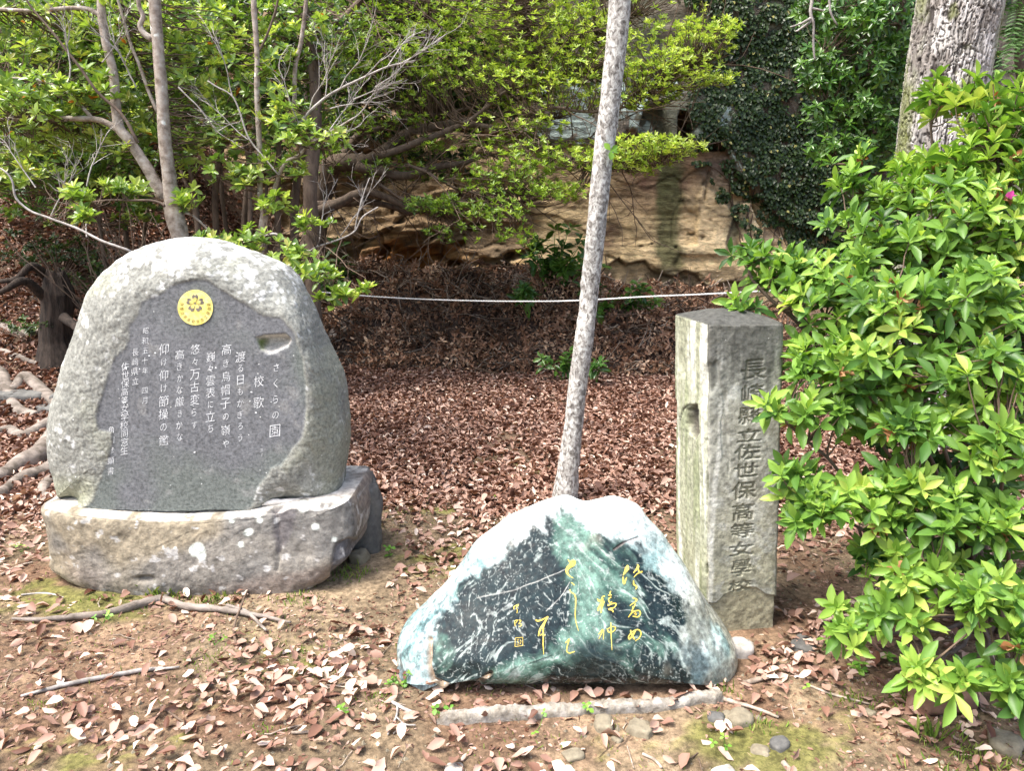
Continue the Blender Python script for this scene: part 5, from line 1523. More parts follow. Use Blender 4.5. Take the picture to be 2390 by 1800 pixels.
# dense dark wood above and behind, seen only between the leaves
g9 = P(500, 300, 9.2); g9[2] = 2.0
t9 = thing('dark_hillside_wood', P(400, 300, 9.3) * [1, 1, 0] + [0, 0, 2.0], 'dark mass of evergreen leaves on the slope behind the left-hand trees', 'wood', None, 'stuff')
zn = [(x_, y_, 8.9, 200, 110, 230) for x_ in (-100, 120, 340, 560, 780, 1000) for y_ in (-20, 150)] + [(100, 330, 8.6, 200, 60, 130), (300, 330, 8.8, 150, 60, 70), (60, 440, 8.2, 120, 40, 40)] + [(x_, -60, 9.6, 200, 60, 110) for x_ in (1200, 1400, 1600)] + [(880, 270, 8.9, 190, 80, 130), (1080, 250, 9.0, 150, 70, 100), (1000, 380, 9.1, 130, 40, 40), (700, 330, 8.8, 120, 110, 90), (1250, 180, 9.1, 150, 60, 80)]
C9 = zone_points(zn, .5)
a = Acc(); leaves(a, *rosettes(C9, np.array([0, -.4, .7]) + rng.normal(0, .4, C9.shape), 6, .11, .05, (30, 95), rng.uniform(.2, .7, len(C9))), LT4)
COL.objects.unlink(t9); bpy.data.objects.remove(t9)
o = a.build('hillside_foliage', MT['dark'], None, True, 'stuff', origin=g9); tag(o, 'dark mass of evergreen leaves on the slope behind the left-hand trees', 'foliage')

# --- drooping glossy evergreen, upper right of the ivy
Y5 = 7.4
g5 = P(2060, 620, Y5); g5[2] = 0
t5 = thing('glossy_leaved_tree', g5, 'dark glossy evergreen with drooping leaf tips between the ivy wall and the thick trunk', 'tree')
sk5 = []
for k, (pts, r_) in enumerate([([(2070, 700, 7.7), (2060, 450, 7.7), (2040, 200, 7.6), (2010, -60, 7.6)], .07), ([(2055, 400, 7.7), (1990, 300, 7.4), (1930, 260, 7.2)], .03), ([(2045, 250, 7.6), (1980, 150, 7.3), (1920, 120, 7.1)], .03),
                               ([(2040, 200, 7.6), (2090, 100, 7.3), (2110, 20, 7.2)], .03), ([(2030, 100, 7.6), (1960, 30, 7.3), (1900, 0, 7.2)], .03), ([(2060, 450, 7.7), (2000, 400, 7.4), (1950, 370, 7.2)], .025)]):
    q = px_path(pts, 30, .03)
    if k == 0: q = np.vstack([[q[0][0], 7.7, -.05], q])
    a = Acc(); tube(a, q, [r_, r_ * .4], 8, .12, s=k); a.build('trunk' if k == 0 else 'branch', MT['bark_dark'], t5); sk5.append(q)
zn = [(1960, 60, 7.2, 90, 60, 80), (2060, 40, 7.2, 80, 60, 70), (1910, 160, 7.1, 60, 50, 56), (2000, 170, 7.2, 90, 60, 70), (2080, 150, 7.2, 50, 60, 40), (1960, 260, 7.1, 80, 50, 66), (2050, 270, 7.2, 70, 60, 56), (1960, 350, 7.05, 70, 35, 44), (2050, 360, 7.2, 60, 50, 40),
      (1900, 10, 7.3, 50, 30, 24), (2020, -60, 7.3, 130, 50, 60), (2010, 440, 7.2, 70, 40, 30), (2110, 260, 7.3, 40, 120, 40)]
C5 = zone_points(zn, .35)
ar5 = rosettes(C5, np.array([-.1, -.5, .35]) + rng.normal(0, .35, C5.shape), 8, .088, .034, (45, 115), rng.uniform(.3, .7, len(C5)))
foliage(t5, ar5, MT['glossy'], LT4, 300, 'glossy', obj_tpl=LT12D)
a = Acc(); connect(a, np.concatenate(sk5), C5, .005, .002, frac=.8); a.build('twigs', MT['twig_dark'], t5, True, 'stuff')
# fern-like fronds behind the thick trunk, top right
t6 = thing('feathery_leaved_tree', P(2380, 600, 6.6) * [1, 1, 0], 'feathery pinnate fronds hanging behind the thick trunk at the top right', 'tree')
a = Acc(); st_ = Acc()
q = px_path([(2420, 700, 6.8), (2400, 400, 6.8), (2380, 100, 6.8), (2390, -150, 6.8)], 30, .02); q = np.vstack([[q[0][0], 6.8, -.05], q])
tube(st_, q, [.05, .03], 8)
st_.build('trunk', MT['bark_dark'], t6)
for k in range(46):
    s0 = q[rng.integers(12, 31)] + rng.normal(0, .1, 3)
    d = unit([rng.normal(-.55, .5), rng.normal(-.5, .3), rng.normal(.1, .3)]); L_ = rng.uniform(.4, .75)
    t = np.linspace(0, 1, 15)[:, None]
    rc = s0 + d * t * L_ + np.array([0, 0, -.5 * L_]) * t ** 2
    aa = Acc(); tube(aa, rc, [.003, .001], 3, cap=False)
    tt_ = unit(np.gradient(rc, axis=0)); sd_ = unit(np.cross(tt_, [0, 0, 1.])); up_ = np.cross(sd_, tt_)
    for sg in (-1, 1):
        leaves(aa, rc[2:], sd_[2:] * sg + tt_[2:] * .35 - up_[2:] * .15, up_[2:], .105 * (1 - .5 * t[2:, 0]), .022, rng.uniform(.1, .9), LT4)
    aa.build('frond', MT['fern'], t6)

# --- ivy on the cliff
ivy = thing('climbing_ivy', (3.6, 10.0, 0), 'dark small-leaved ivy covering the cliff face right of the bare rock', 'climber')
poly = [(1640, -40), (1650, 60), (1640, 150), (1600, 230), (1560, 260), (1600, 300), (1650, 330), (1690, 370), (1720, 400), (1730, 440), (1790, 500), (1830, 560), (1850, 600), (1860, 640), (1900, 700), (2300, 700), (2300, -40)]
N_ = 62000
x_ = rng.uniform(2.2, 6.8, N_); zc = rng.uniform(.6, 5.0, N_)
yy = cliff_y(x_, zc); W = np.stack([x_, yy - rng.uniform(.01, .07, N_), zc], 1)
qx, qy = project(W)
nz_ = fbm(np.stack([x_, zc, 0 * x_], 1) * 3, 4, 600); s_ = sdpoly(qx, qy, poly)
keep = (s_ + 45 * nz_ < 0) & (fbm(np.stack([x_, zc, 0 * x_], 1) * 7, 3, 601) > -.33 + .25 * sstep(-40, 0, s_)) & (qx > 1500)
fringe = (~keep) & (s_ < 60) & (fbm(np.stack([x_ * 9, zc * 9, 0 * x_], 1), 2, 603) > .32)
kk = keep | fringe; W = W[kk]; n_ = len(W)
a = Acc(); leaves(a, W, np.stack([rng.normal(0, .5, n_), rng.normal(-.35, .2, n_), rng.normal(-.8, .4, n_)], 1), np.stack([rng.normal(0, .4, n_), -np.ones(n_), rng.normal(.5, .4, n_)], 1),
                  rng.uniform(.035, .06, n_), rng.uniform(.028, .045, n_), np.clip(rng.beta(2, 2.2, n_) * .95 + (rng.uniform(size=n_) < .03) * .6, 0, 1), LT4)
a.build('ivy_leaves', MT['ivy'], ivy, True, 'stuff')
a = Acc()
for k in range(34):
    x0 = rng.uniform(3.1, 4.6); z0 = rng.uniform(.8, 2.0); q = [(x0, z0)]
    dx = rng.normal(-.15, .3)
    for _ in range(26): dx += rng.normal(0, .12); q.append((q[-1][0] + dx * .09, q[-1][1] + .09))
    q = np.array(q); w3 = np.stack([q[:, 0], cliff_y(q[:, 0], q[:, 1]) - .012, q[:, 1]], 1)
    tube(a, w3, [.008, .004], 4, cap=False)
for pts in ([(1650, 385), (1680, 400), (1720, 440), (1765, 470), (1800, 500)], [(1740, 480), (1790, 520), (1830, 560)], [(1700, 410), (1730, 400), (1790, 440)], [(1800, 470), (1812, 520), (1830, 545)]):
    q = spline(np.array(pts, float), 14); w3 = P(q[:, 0], q[:, 1], 10.2); w3[:, 1] = cliff_y(w3[:, 0], w3[:, 2]) - .02
    tube(a, w3, .006, 4, cap=False)
a.build('vine_stems', MT['twig_dark'], ivy, True, 'stuff')

# --- the azalea bush on the right
AZ = np.array([1.75, 2.9, 0])
az = thing('azalea_bush', G(2330, 1500), 'large bright green bush with whorled leaves and withered blossoms on the right', 'bush')
zn = [(2260, 245, 3.4, 140, 34, 32), (2280, 440, 3.05, 150, 60, 44), (2170, 215, 3.5, 60, 24, 9), (2335, 250, 3.2, 110, 80, 44), (2330, 360, 3.1, 110, 80, 50), (2200, 390, 3.3, 140, 36, 34), (2120, 470, 3.2, 120, 45, 36), (1990, 430, 3.2, 45, 40, 9), (2000, 380, 3.3, 60, 25, 6),
      (2080, 560, 3.0, 110, 60, 30), (1985, 540, 3.1, 60, 35, 10), (2280, 520, 2.9, 130, 90, 60), (2190, 610, 3.0, 150, 50, 40), (2340, 610, 2.85, 60, 70, 26), (1760, 600, 3.0, 70, 26, 12), (1850, 610, 3.0, 60, 30, 12), (1810, 650, 2.95, 70, 30, 12), (1735, 715, 2.9, 32, 20, 5), (1900, 690, 2.9, 90, 60, 28), (1990, 640, 2.9, 90, 50, 26),
      (2080, 720, 2.7, 140, 80, 52), (2270, 720, 2.6, 130, 110, 56), (1945, 800, 2.75, 100, 60, 32), (1890, 870, 2.7, 60, 40, 14), (2060, 860, 2.6, 150, 80, 56), (2280, 900, 2.45, 120, 110, 52), (1795, 958, 2.55, 36, 18, 5), (1900, 970, 2.6, 80, 45, 18), (2030, 1000, 2.65, 70, 45, 12),
      (2150, 1010, 2.45, 130, 60, 36), (2330, 1060, 2.3, 80, 80, 28), (1860, 1115, 2.5, 60, 28, 10), (1900, 1170, 2.45, 80, 45, 20), (1880, 1205, 2.45, 50, 30, 7), (1985, 1170, 2.45, 90, 50, 18), (2080, 1220, 2.4, 80, 45, 16), (2130, 1130, 2.4, 110, 50, 22), (2230, 1200, 2.3, 120, 80, 34),
      (2340, 1240, 2.2, 60, 80, 16), (2050, 1330, 2.4, 90, 45, 16), (2170, 1340, 2.25, 110, 60, 26), (2300, 1400, 2.1, 90, 70, 26), (2120, 1430, 2.25, 90, 40, 14), (1950, 1420, 2.35, 35, 16, 3), (1990, 1490, 2.25, 45, 30, 6), (2050, 1460, 2.3, 50, 30, 6), (2150, 1570, 2.05, 50, 35, 7),
      (2230, 1590, 2.02, 60, 35, 8), (2340, 1590, 2.0, 50, 50, 9), (2370, 1500, 2.0, 30, 40, 5), (2385, 1660, 1.95, 20, 14, 2)]
CA = zone_points([z_[:3] + (z_[3] * .94, z_[4] * .94, max(3, int(z_[5] * 1.0))) for z_ in zn], .42)
inner = zone_points([(2180, 620, 3.35, 230, 130, 60), (2200, 850, 3.1, 240, 160, 80), (2180, 1080, 2.95, 220, 130, 60), (2230, 1300, 2.8, 180, 110, 44), (2000, 900, 3.1, 130, 120, 24), (2350, 800, 3.0, 60, 400, 40), (2200, 800, 3.75, 180, 200, 70), (2230, 520, 3.8, 140, 110, 40), (2560, 800, 3.0, 110, 300, 110)], .3)
qx, qy = project(CA)
core = P(2230, np.clip(qy + 60, 300, 1500), 3.0)
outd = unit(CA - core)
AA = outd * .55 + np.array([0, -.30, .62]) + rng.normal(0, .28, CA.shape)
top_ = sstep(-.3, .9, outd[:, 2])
sunny = np.clip(.41 + .20 * top_ + .22 * fbm(CA * 4, 2, 960) + rng.normal(0, .14, len(CA)), .08, .9)  # upward whorls coloured paler, sunlight put into the leaf tone
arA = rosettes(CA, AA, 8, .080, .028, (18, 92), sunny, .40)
arB = rosettes(inner, unit(inner - P(2230, 900, 3.4)) + np.array([0, -.2, .4]) + rng.normal(0, .4, inner.shape), 8, .082, .030, (40, 95), rng.uniform(.0, .35, len(inner)))  # inner whorls coloured darker, painting shade into the depth of the bush
arr = cat_arr(arA, arB)
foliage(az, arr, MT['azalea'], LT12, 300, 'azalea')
stems = []
base_ = G(2330, 1490)
for px, py, Y, rx, ry, n_ in zn[::2]:
    e_ = P(px, py, Y); b0 = base_ + np.array([rng.normal(0, .07), rng.normal(.15, .07), -.03])
    m_ = b0 + (e_ - b0) * [.45, .5, .5] + [.12, .12, -.05]
    q = spline([b0, b0 * .6 + m_ * .4 + [0.02, .02, .1], m_, e_], 26); q[2:-1] += .02 * np.stack([fbm(q[2:-1] * 5 + px, 2, 90 + j_) for j_ in range(3)], 1)
    a = Acc(); tube(a, q, [.014, .010, .005], 7, .1); a.build('stem', MT['bark_dark'], az); stems.append(q)
q = px_path([(1745, 610, 2.98), (1755, 650, 2.95), (1800, 700, 2.9), (1850, 740, 2.9), (1890, 780, 2.9), (2000, 860, 2.95)], 24); a = Acc(); tube(a, q, [.005, .008, .011], 7, .1); a.build('stem', MT['bark_dark'], az); stems.append(q)
q = px_path([(1842, 665, 2.98), (1838, 700, 2.95), (1850, 745, 2.92)], 10); a = Acc(); tube(a, q, [.004, .007], 6); a.build('stem', MT['bark_dark'], az)
a = Acc(); connect(a, np.concatenate(stems), np.vstack([CA, inner]), .0045, .002, frac=.95, sag=.1, n=6); a.build('twigs', MT['twig_dark'], az, True, 'stuff')
for k in rng.choice(len(CA), 70, replace=False):
    a = Acc(); p = np.tile(CA[k], (6, 1)) + rng.normal(0, .006, (6, 3)) + AA[k] * .01
    leaves(a, p, rng.normal(0, 1, (6, 3)) + [0, -.3, -.5], rng.normal(0, 1, (6, 3)), rng.uniform(.025, .05, 6), rng.uniform(.014, .028, 6), rng.uniform(0, 1, 6), DRY[k % 5])
    a.build('withered_blossom', MT['flower'], az)
p = P(2353, 462, 2.78); a = Acc(); leaves(a, np.tile(p, (4, 1)), np.array([[.2, -.5, .9], [-.4, -.6, .6], [.5, -.4, .3], [0, -.8, .2]]), rng.normal(0, 1, (4, 3)), .03, .02, rng.uniform(0, 1, 4), LT12)
a.build('petal', MT['petal'], az)

# ------------------------------------------------------------------ brush pile and undergrowth at the foot of the cliff


def pile_h(x, y):
    u = sstep(-2.75, -1.9, x) * sstep(4.3, 2.3, x)
    y0 = 8.35 - .45 * np.clip(x, -3, 2) * .35
    return u * (.72 + .30 * fbm(np.stack([x * 1.6, y * 1.6, 0 * x], -1), 3, 700)) * sstep(y0 - .35, y0 + .75, y) * (1 - .35 * sstep(1.0, 1.7, x)) + Hg(x, y)


a = Acc()
N_ = 42000
x_ = rng.uniform(-2.8, 4.2, N_); y_ = rng.uniform(7.3, 10.1, N_)
h_ = pile_h(x_, y_); ok = (h_ - Hg(x_, y_) > .03)
x_, y_, h_ = x_[ok], y_[ok], h_[ok]; n_ = len(x_)
# dark packed core
gx_, gy_ = np.meshgrid(np.linspace(-2.8, 4.3, 130), np.linspace(7.3, 10.3, 60)); gh = pile_h(gx_, gy_) - .05
ii = (np.arange(59)[:, None] * 130 + np.arange(129)[None]).ravel()
a.add(np.stack([gx_.ravel(), gy_.ravel(), gh.ravel()], 1), None, np.stack([ii, ii + 1, ii + 131, ii + 130], 1), .0, 0)
tuft = fbm(np.stack([x_ * 3, y_ * 3, 0 * x_], 1), 3, 702)
leaves(a, np.stack([x_, y_, h_ + rng.uniform(-.08, .07, n_) + .16 * np.maximum(tuft, -.2)], 1), rng.normal(0, 1, (n_, 3)) + [0, -.2, -.5], rng.normal(0, .8, (n_, 3)) + [0, -.5, .5], rng.uniform(.04, .075, n_), rng.uniform(.018, .03, n_),
       np.clip(.46 + .55 * tuft + .10 * (x_ > .8) + rng.normal(0, .22, n_), 0, 1), LT4, 0)
for k in range(900):
    i_ = rng.integers(n_); L_ = rng.uniform(.25, .9); d = unit([rng.normal(0, 1), rng.normal(-.3, .5), rng.normal(.15, .35)])
    s0 = np.array([x_[i_], y_[i_], h_[i_]]); t = np.linspace(-.5, .5, 6)[:, None]
    tube(a, s0 + d * t * L_ + rng.normal(0, .02, (6, 3)) - np.array([0, 0, .3 * L_]) * t ** 2, rng.uniform(.003, .010), 4, m=1 if rng.uniform() < .7 else 2, cap=False)
ok_ = np.nonzero((y_ > 8.0) & (y_ < 9.6))[0]; pk = rng.choice(ok_, 900)
PC = np.stack([x_[pk], y_[pk], h_[pk] + rng.uniform(-.02, .22, 900) * (tuft[pk] > -.15)], 1)
leaves(a, *rosettes(PC, rng.normal(0, .6, PC.shape) + [0, -.5, -.1], 7, .075, .028, (30, 110), np.clip(.25 + .5 * tuft[pk] + rng.normal(0, .2, 900), 0, .9)), LT4, 0)
for k in range(160):
    i_ = pk[rng.integers(900)]; s0 = np.array([x_[i_], y_[i_], h_[i_] - .05])
    dry_twigs(a, s0, [rng.normal(0, .8), rng.normal(-.3, .4), rng.uniform(.2, 1)], rng.uniform(.25, .5), .006, 1, .5, m=int(rng.integers(1, 3)))
o = a.build('brush_pile', [MT['pile'], MT['twig_dark'], MT['stick']], None, True, 'stuff', origin=(0, 8.8, 0))
tag(o, 'heap of cut brushwood and dry brown leaves piled along the cliff foot', 'brush pile')


def leafy_plant(name, px, py, Y, h, n, L, W, mat, label, cat, group=None, spread=.3, z0=None, tilt=(50, 100), objs=0, key='weed'):
    b = P(px, py, Y); b[2] = Hg(b[0], b[1]) if z0 is None else z0
    t = thing(name, b, label, cat, group)
    tips = []
    for k in range(max(3, n // 5)):
        e_ = b + np.array([rng.normal(0, spread), rng.normal(-.05, spread * .6), h * rng.uniform(.45, 1)])
        q = spline([b, (b + e_) / 2 + [0, 0, .12 * h], e_], 9); a = Acc(); tube(a, q, [.006 * h / .5 + .001, .002], 5); a.build('stem', MT['weed'] if mat is not MT['dark'] else MT['twig_dark'], t)
        for _ in range(5): tips.append(q[rng.integers(4, 9)] + rng.normal(0, .02, 3))
    C_ = np.array(tips)[:n]
    foliage(t, rosettes(C_, np.array([0, -.3, .8]) + rng.normal(0, .3, C_.shape), 5, L, W, tilt, rng.uniform(.2, .7, len(C_))), mat, LT12 if L > .06 else LT4, objs, key)
    return t


leafy_plant('broadleaf_shrub', 1290, 700, 9.15, 1.15, 60, .17, .075, MT['glossy'], 'broad-leaved green shrub growing against the cliff left of the slender trunk', 'shrub', spread=.26, z0=.55)
leafy_plant('broadleaf_shrub', 1440, 740, 8.9, .55, 40, .15, .065, MT['glossy'], 'low broad-leaved green shrub at the cliff foot just right of the slender trunk', 'shrub', spread=.24, z0=.45)
leafy_plant('broadleaf_shrub', 1235, 720, 8.6, .45, 22, .13, .055, MT['glossy'], 'small broad-leaved plant under the rope, left of the slender trunk', 'shrub', spread=.13, z0=.55)
leafy_plant('palmate_shrub', 790, 640, 9.4, .9, 36, .20, .07, MT['glossy'], 'dark broad-leaved shrub low against the cliff right of the monument', 'shrub', spread=.28, z0=.5)
leafy_plant('green_seedling', 1315, 880, 7.75, .32, 18, .11, .045, MT['glossy'], 'green seedling in front of the brush pile, left of the slender trunk', 'plant', spread=.08)
leafy_plant('green_seedling', 1392, 900, 7.5, .30, 6, .15, .05, MT['glossy'], 'three-leaved green seedling just right of the slender trunk', 'plant', spread=.04)
leafy_plant('green_seedling', 1405, 745, 8.2, .2, 5, .10, .04, MT['glossy'], 'tiny green plant on the brush pile beside the slender trunk', 'plant', spread=.04, z0=.55)
leafy_plant('slope_shrub', 130, 590, 7.3, .55, 150, .055, .028, MT['dark'], 'low dark shrub around the rotten stump on the left slope', 'shrub', spread=.42)
leafy_plant('slope_shrub', 60, 700, 6.6, .25, 50, .05, .025, MT['dark'], 'small dark ground plant below the stump at the left edge', 'shrub', spread=.25)
leafy_plant('slope_shrub', 250, 600, 7.0, .6, 110, .06, .028, MT['dark'], 'dark leafy shrub at the left shoulder of the monument', 'shrub', spread=.3)
leafy_plant('maple_sapling', 70, 430, 7.8, .5, 110, .08, .04, MT['glossy'], 'fresh green sapling on the slope at the left edge', 'sapling', spread=.45, z0=1.75)

# rope
rp = P(np.array([600, 680, 750, 870, 1000, 1150, 1300, 1400, 1500, 1640, 1770, 1950, 2140.]), np.array([668, 676, 682, 692, 699, 703, 703, 699, 693, 687, 680, 668, 652.]), np.linspace(8.3, 6.0, 13) + np.array([.1] * 13))
q = spline(rp, 1500); s_ = np.concatenate([[0], np.cumsum(np.linalg.norm(np.diff(q, axis=0), axis=1))])
a = Acc(); b_ = Acc()
for k in range(3):
    ph = s_ / .085 * 2 * math.pi + k * 2.094
    v = q + np.stack([0 * ph, np.cos(ph) * .004, np.sin(ph) * .004], 1)
    tube(a, v, .0040, 5, var=.5, m=0, cap=False)
o = a.build('rope', MT['rope'], None, True, origin=q[0]); tag(o, 'thin white twisted rope sagging in front of the cliff', 'rope')

# rotten stump and roots on the left
sb = P(130, 745, 6.5); sb[2] = Hg(sb[0], sb[1])
stump = thing('rotten_stump', sb, 'dark rotten tree stump with splintered sides on the left slope', 'stump')
q = np.array([sb + [0, 0, -.15], sb + [-.01, 0, .2], sb + [.03, .02, .48], sb + [.05, .02, .72]]); q = spline(q, 60)
a = Acc(); tube(a, q, [.24, .14, .12, .13, .08], 60, .0)
v = a.V[0][:-2].reshape(60, 60, 3); an = np.linspace(0, 2 * math.pi, 60, endpoint=False)
rd = 1 + .16 * fbm(np.stack([np.cos(an)[None] * 3 + 0 * v[..., 2], np.sin(an)[None] * 3 + 0 * v[..., 2], v[..., 2] * 1.2], -1).reshape(-1, 3), 4, 801).reshape(60, 60) - .10 * np.abs(fbm(np.stack([np.cos(an)[None] * 9 + 0 * v[..., 2], np.sin(an)[None] * 9 + 0 * v[..., 2], v[..., 2] * 1.5], -1).reshape(-1, 3), 3, 802).reshape(60, 60))
cc_ = q[:, None]; v2 = cc_ + (v - cc_) * rd[..., None]; v2[-8:, :, 2] += (.05 * vnoise(np.stack([an * 2.5, 0 * an, 0 * an], 1), 5))[None]
a.V[0] = np.vstack([v2.reshape(-1, 3), a.V[0][-2:]])
a.build('stump_wood', MT['rotten'], stump)
for pts in ([(110, 700, 6.5), (60, 655, 6.3), (20, 672, 6.2), (-40, 700, 6.2)], [(120, 660, 6.6), (80, 620, 6.4), (40, 650, 6.3), (-20, 655, 6.3)], [(150, 740, 6.4), (190, 770, 6.2), (220, 790, 6.1)], [(150, 700, 6.6), (200, 720, 6.5), (240, 760, 6.3)]):
    a = Acc(); tube(a, px_path(pts, 20, .03), [.045, .03, .015], 9, .25, s=pts[0][0]); a.build('root', MT['rotten'], stump)
rts = thing('surface_roots', G(40, 1050), 'thick pale surface roots crossing the ground left of the monument', 'roots')
for pts, rr_ in (([(175, 1010), (120, 990), (75, 975), (40, 985), (-30, 1000)], [.05, .05, .045, .04]), ([(170, 1060), (140, 1045), (100, 1080), (50, 1095), (0, 1120), (-60, 1130)], [.11, .10, .075, .06, .05]), ([(175, 1090), (110, 1105), (50, 1125), (0, 1160), (-60, 1190)], [.07, .05, .045, .04]),
                 ([(160, 1020), (110, 1025), (60, 1040), (20, 1030), (-50, 1045)], [.07, .045, .04, .04]), ([(140, 935), (100, 945), (40, 940), (-30, 930)], [.035, .035, .03]), ([(150, 965), (60, 960), (-20, 950)], [.02, .03, .02]), ([(90, 1010), (45, 1000), (20, 975), (-10, 972)], [.04, .05, .05]), ([(150, 1100), (120, 1120), (100, 1150), (110, 1170)], [.03, .04, .02])):
    g_ = G(*np.array(pts, float).T); q = spline(g_, 50); q[:, 2] = Hg(q[:, 0], q[:, 1]) + np.interp(np.linspace(0, 1, 50), np.linspace(0, 1, len(rr_)), rr_) * .35 + .02 * fbm(q * 4, 2, 5)
    a = Acc(); tube(a, q, rr_, 18, .28, s=int(pts[0][1]) % 53); a.build('root', MT['root'], rts)
for k, (px, py, w_, h_) in enumerate([(60, 850, .17, .045), (150, 845, .12, .05), (205, 850, .10, .05), (5, 835, .12, .04), (110, 872, .10, .035)]):
    g_ = P(px, py, 6.0 - .15 * (k == 4)); g_[2] = Hg(g_[0], g_[1])
    boulder('terrace_stone', g_ + [0, 0, .0], (w_, .10, h_), 20 + k, MT['stone_dark'], ['widest dark stone of the low terrace edge left of the monument', 'dark terrace stone in the middle of the row left of the monument', 'dark terrace stone touching the left outline of the monument', 'dark terrace stone at the left edge of the photo', 'lowest dark terrace stone, in front of the row'][k], 'stone', 'dark stones of the low terrace edge', 16, .4, rng.uniform(-.3, .3))

# small stones, each where the photograph has it
for px, py, w_, h_, mat, lab, sd_ in [
    (1726, 1520, .052, .045, 'stone_pale', 'pale whitish stone beside the right end of the green boulder', 3), (1878, 1500, .06, .018, 'stone_dark', 'flat dark stone half buried right of the pillar foot', 4), (1672, 1672, .03, .022, 'stone_dark', 'dark pebble at the right tip of the concrete footing', 6),
    (1728, 1672, .045, .03, 'stone_grey', 'grey green stone with grass beside it, right of the footing', 7), (1700, 1668, .022, .02, 'stone_grey', 'small grey stone between the dark pebble and the grassy stone', 8), (1775, 1745, .03, .018, 'stone_grey', 'greenish flat pebble on bare soil below the footing', 9), (1820, 1732, .032, .022, 'stone_dark', 'dark olive pebble on bare soil, right foreground', 10),
    (1410, 1690, .040, .028, 'stone_grey', 'grey stone in front of the concrete footing, left of the mossy one', 11), (1495, 1700, .045, .026, 'stone_grey', 'yellowish mossy stone in front of the concrete footing', 12), (1338, 1758, .034, .014, 'stone_grey', 'flat tan stone near the bottom edge, centre', 13), (1498, 1640, .02, .02, 'stone_grey', 'small brown stone touching the footing', 14),
    (1440, 1722, .018, .012, 'stone_grey', 'small round pebble before the footing', 15), (1690, 1798, .035, .015, 'stone_pale', 'white flat stone cut by the bottom edge', 16), (838, 1312, .05, .05, 'stone_grey', 'brown stone wedged under the right end of the monument base', 17), (505, 1245, .02, .02, 'stone_grey', None, 18), (760, 1085, .02, .012, 'stone_grey', 'grey pebble in the leaf litter right of the monument', 19),
    (2030, 1660, .018, .012, 'stone_grey', 'little pebble on bare soil near the brick', 21), (1060, 1788, .028, .012, 'stone_pale', 'white flat pebble at the bottom edge, below the footing', 22), (2345, 1738, .06, .03, 'stone_grey', 'grey stone in leaf litter at the lower right corner', 23)]:
    if lab is None: continue
    g_ = G(px, py); g_[2] = Hg(g_[0], g_[1]) + h_ * .10
    boulder('small_stone', g_, (w_, w_ * .8, h_), sd_, MT[mat], lab, 'stone', None, 14, .35, sd_)
# brick under the bush
bp = G(2222, 1668)
brick = Acc()
bxs = np.array([(x0, y0, z0) for z0 in (-.01, .065) for y0 in (0, .10) for x0 in (-.085, .085)])
import itertools
bm_v = []
n_b = 12
o = boulder('brick', bp + [0, .06, .03], (.105, .058, .046), 2, MT['brick'], 'old dark brown brick under the lowest twigs of the bush', 'brick', None, 26, .93, .12, kindlump=.04)

# sticks lying on the ground


def stick(pts, rad, mat, label, cat='stick', lift=.004, n=40, rough=.2, children=(), z=None, seg=8, group=None):
    g_ = G(*np.array(pts, float)[:, :2].T); q = spline(g_, n)
    q[:, 2] = Hg(q[:, 0], q[:, 1]) + np.max(rad) * .7 + lift + (0 if z is None else np.interp(np.linspace(0, 1, n), np.linspace(0, 1, len(z)), z))
    q[:, :2] += .006 * np.stack([fbm(q * 12, 3, 3), fbm(q * 12, 3, 4)], 1)
    a = Acc(); tube(a, q, rad, seg, rough, s=int(pts[0][0]) % 91)
    for c_pts, c_r in children:
        g2_ = G(*np.array(c_pts, float)[:, :2].T); q2 = spline(g2_, 16); q2[:, 2] = Hg(q2[:, 0], q2[:, 1]) + np.max(rad) * .8 + lift
        tube(a, q2, c_r, 6, rough)
    o = a.build('stick', MT[mat], None, True, origin=q[n // 2]); tag(o, label, cat, group); return o


stick([(30, 1452), (90, 1455), (150, 1450), (230, 1442), (300, 1425), (350, 1410), (380, 1404), (430, 1420), (500, 1430), (560, 1440), (620, 1445), (680, 1455)], [.006, .010, .014, .017, .020, .017, .016, .013, .009, .005], 'root', 'long forked woody root lying in front of the monument base', 'root', rough=.3, n=90,
      children=[([(530, 1425), (580, 1440), (610, 1465), (622, 1475)], [.009, .005]), ([(385, 1402), (395, 1392)], [.012, .010])])
stick([(48, 1626), (130, 1606), (230, 1582), (330, 1560), (420, 1552)], [.004, .008, .009, .008, .004], 'twig_pale', 'straight pale bleached stick on bare soil, lower left')
stick([(50, 1388), (100, 1385), (148, 1398)], [.004, .005, .003], 'twig_pale', 'short pale stick left of the long root')
stick([(0, 1340), (40, 1325), (78, 1315)], [.006, .006, .004], 'stick', 'thin stick at the left edge beside the monument base')
stick([(552, 1500), (545, 1470), (560, 1440), (580, 1410)], [.006, .005, .004], 'twig_dark', 'thin dark vine curling up against the monument base', z=[0, .0, .02, .05])
stick([(1655, 1612), (1700, 1630), (1760, 1648), (1820, 1668)], [.008, .007, .005], 'stick', 'reddish brown twig right of the concrete footing')
stick([(1735, 1590), (1770, 1584), (1805, 1580)], [.010, .008], 'stick', 'short thick grey stick among leaves right of the green boulder')
stick([(1890, 1598), (1950, 1620), (2030, 1642)], [.004, .005, .003], 'stick', 'thin straight twig in front of the bush')
stick([(915, 1632), (950, 1655), (975, 1662)], [.006, .006, .004], 'twig_pale', 'pale forked twig beside the left foot of the green boulder', children=[([(928, 1642), (925, 1670), (910, 1700), (905, 1712)], [.004, .003]), ([(925, 1672), (945, 1690), (970, 1692)], [.003, .003]), ([(950, 1690), (930, 1700), (918, 1710)], [.003, .002])])
stick([(335, 1650), (380, 1645), (420, 1668), (445, 1690)], [.004, .004, .003], 'twig_dark', 'dark bent twig in the left foreground leaves')
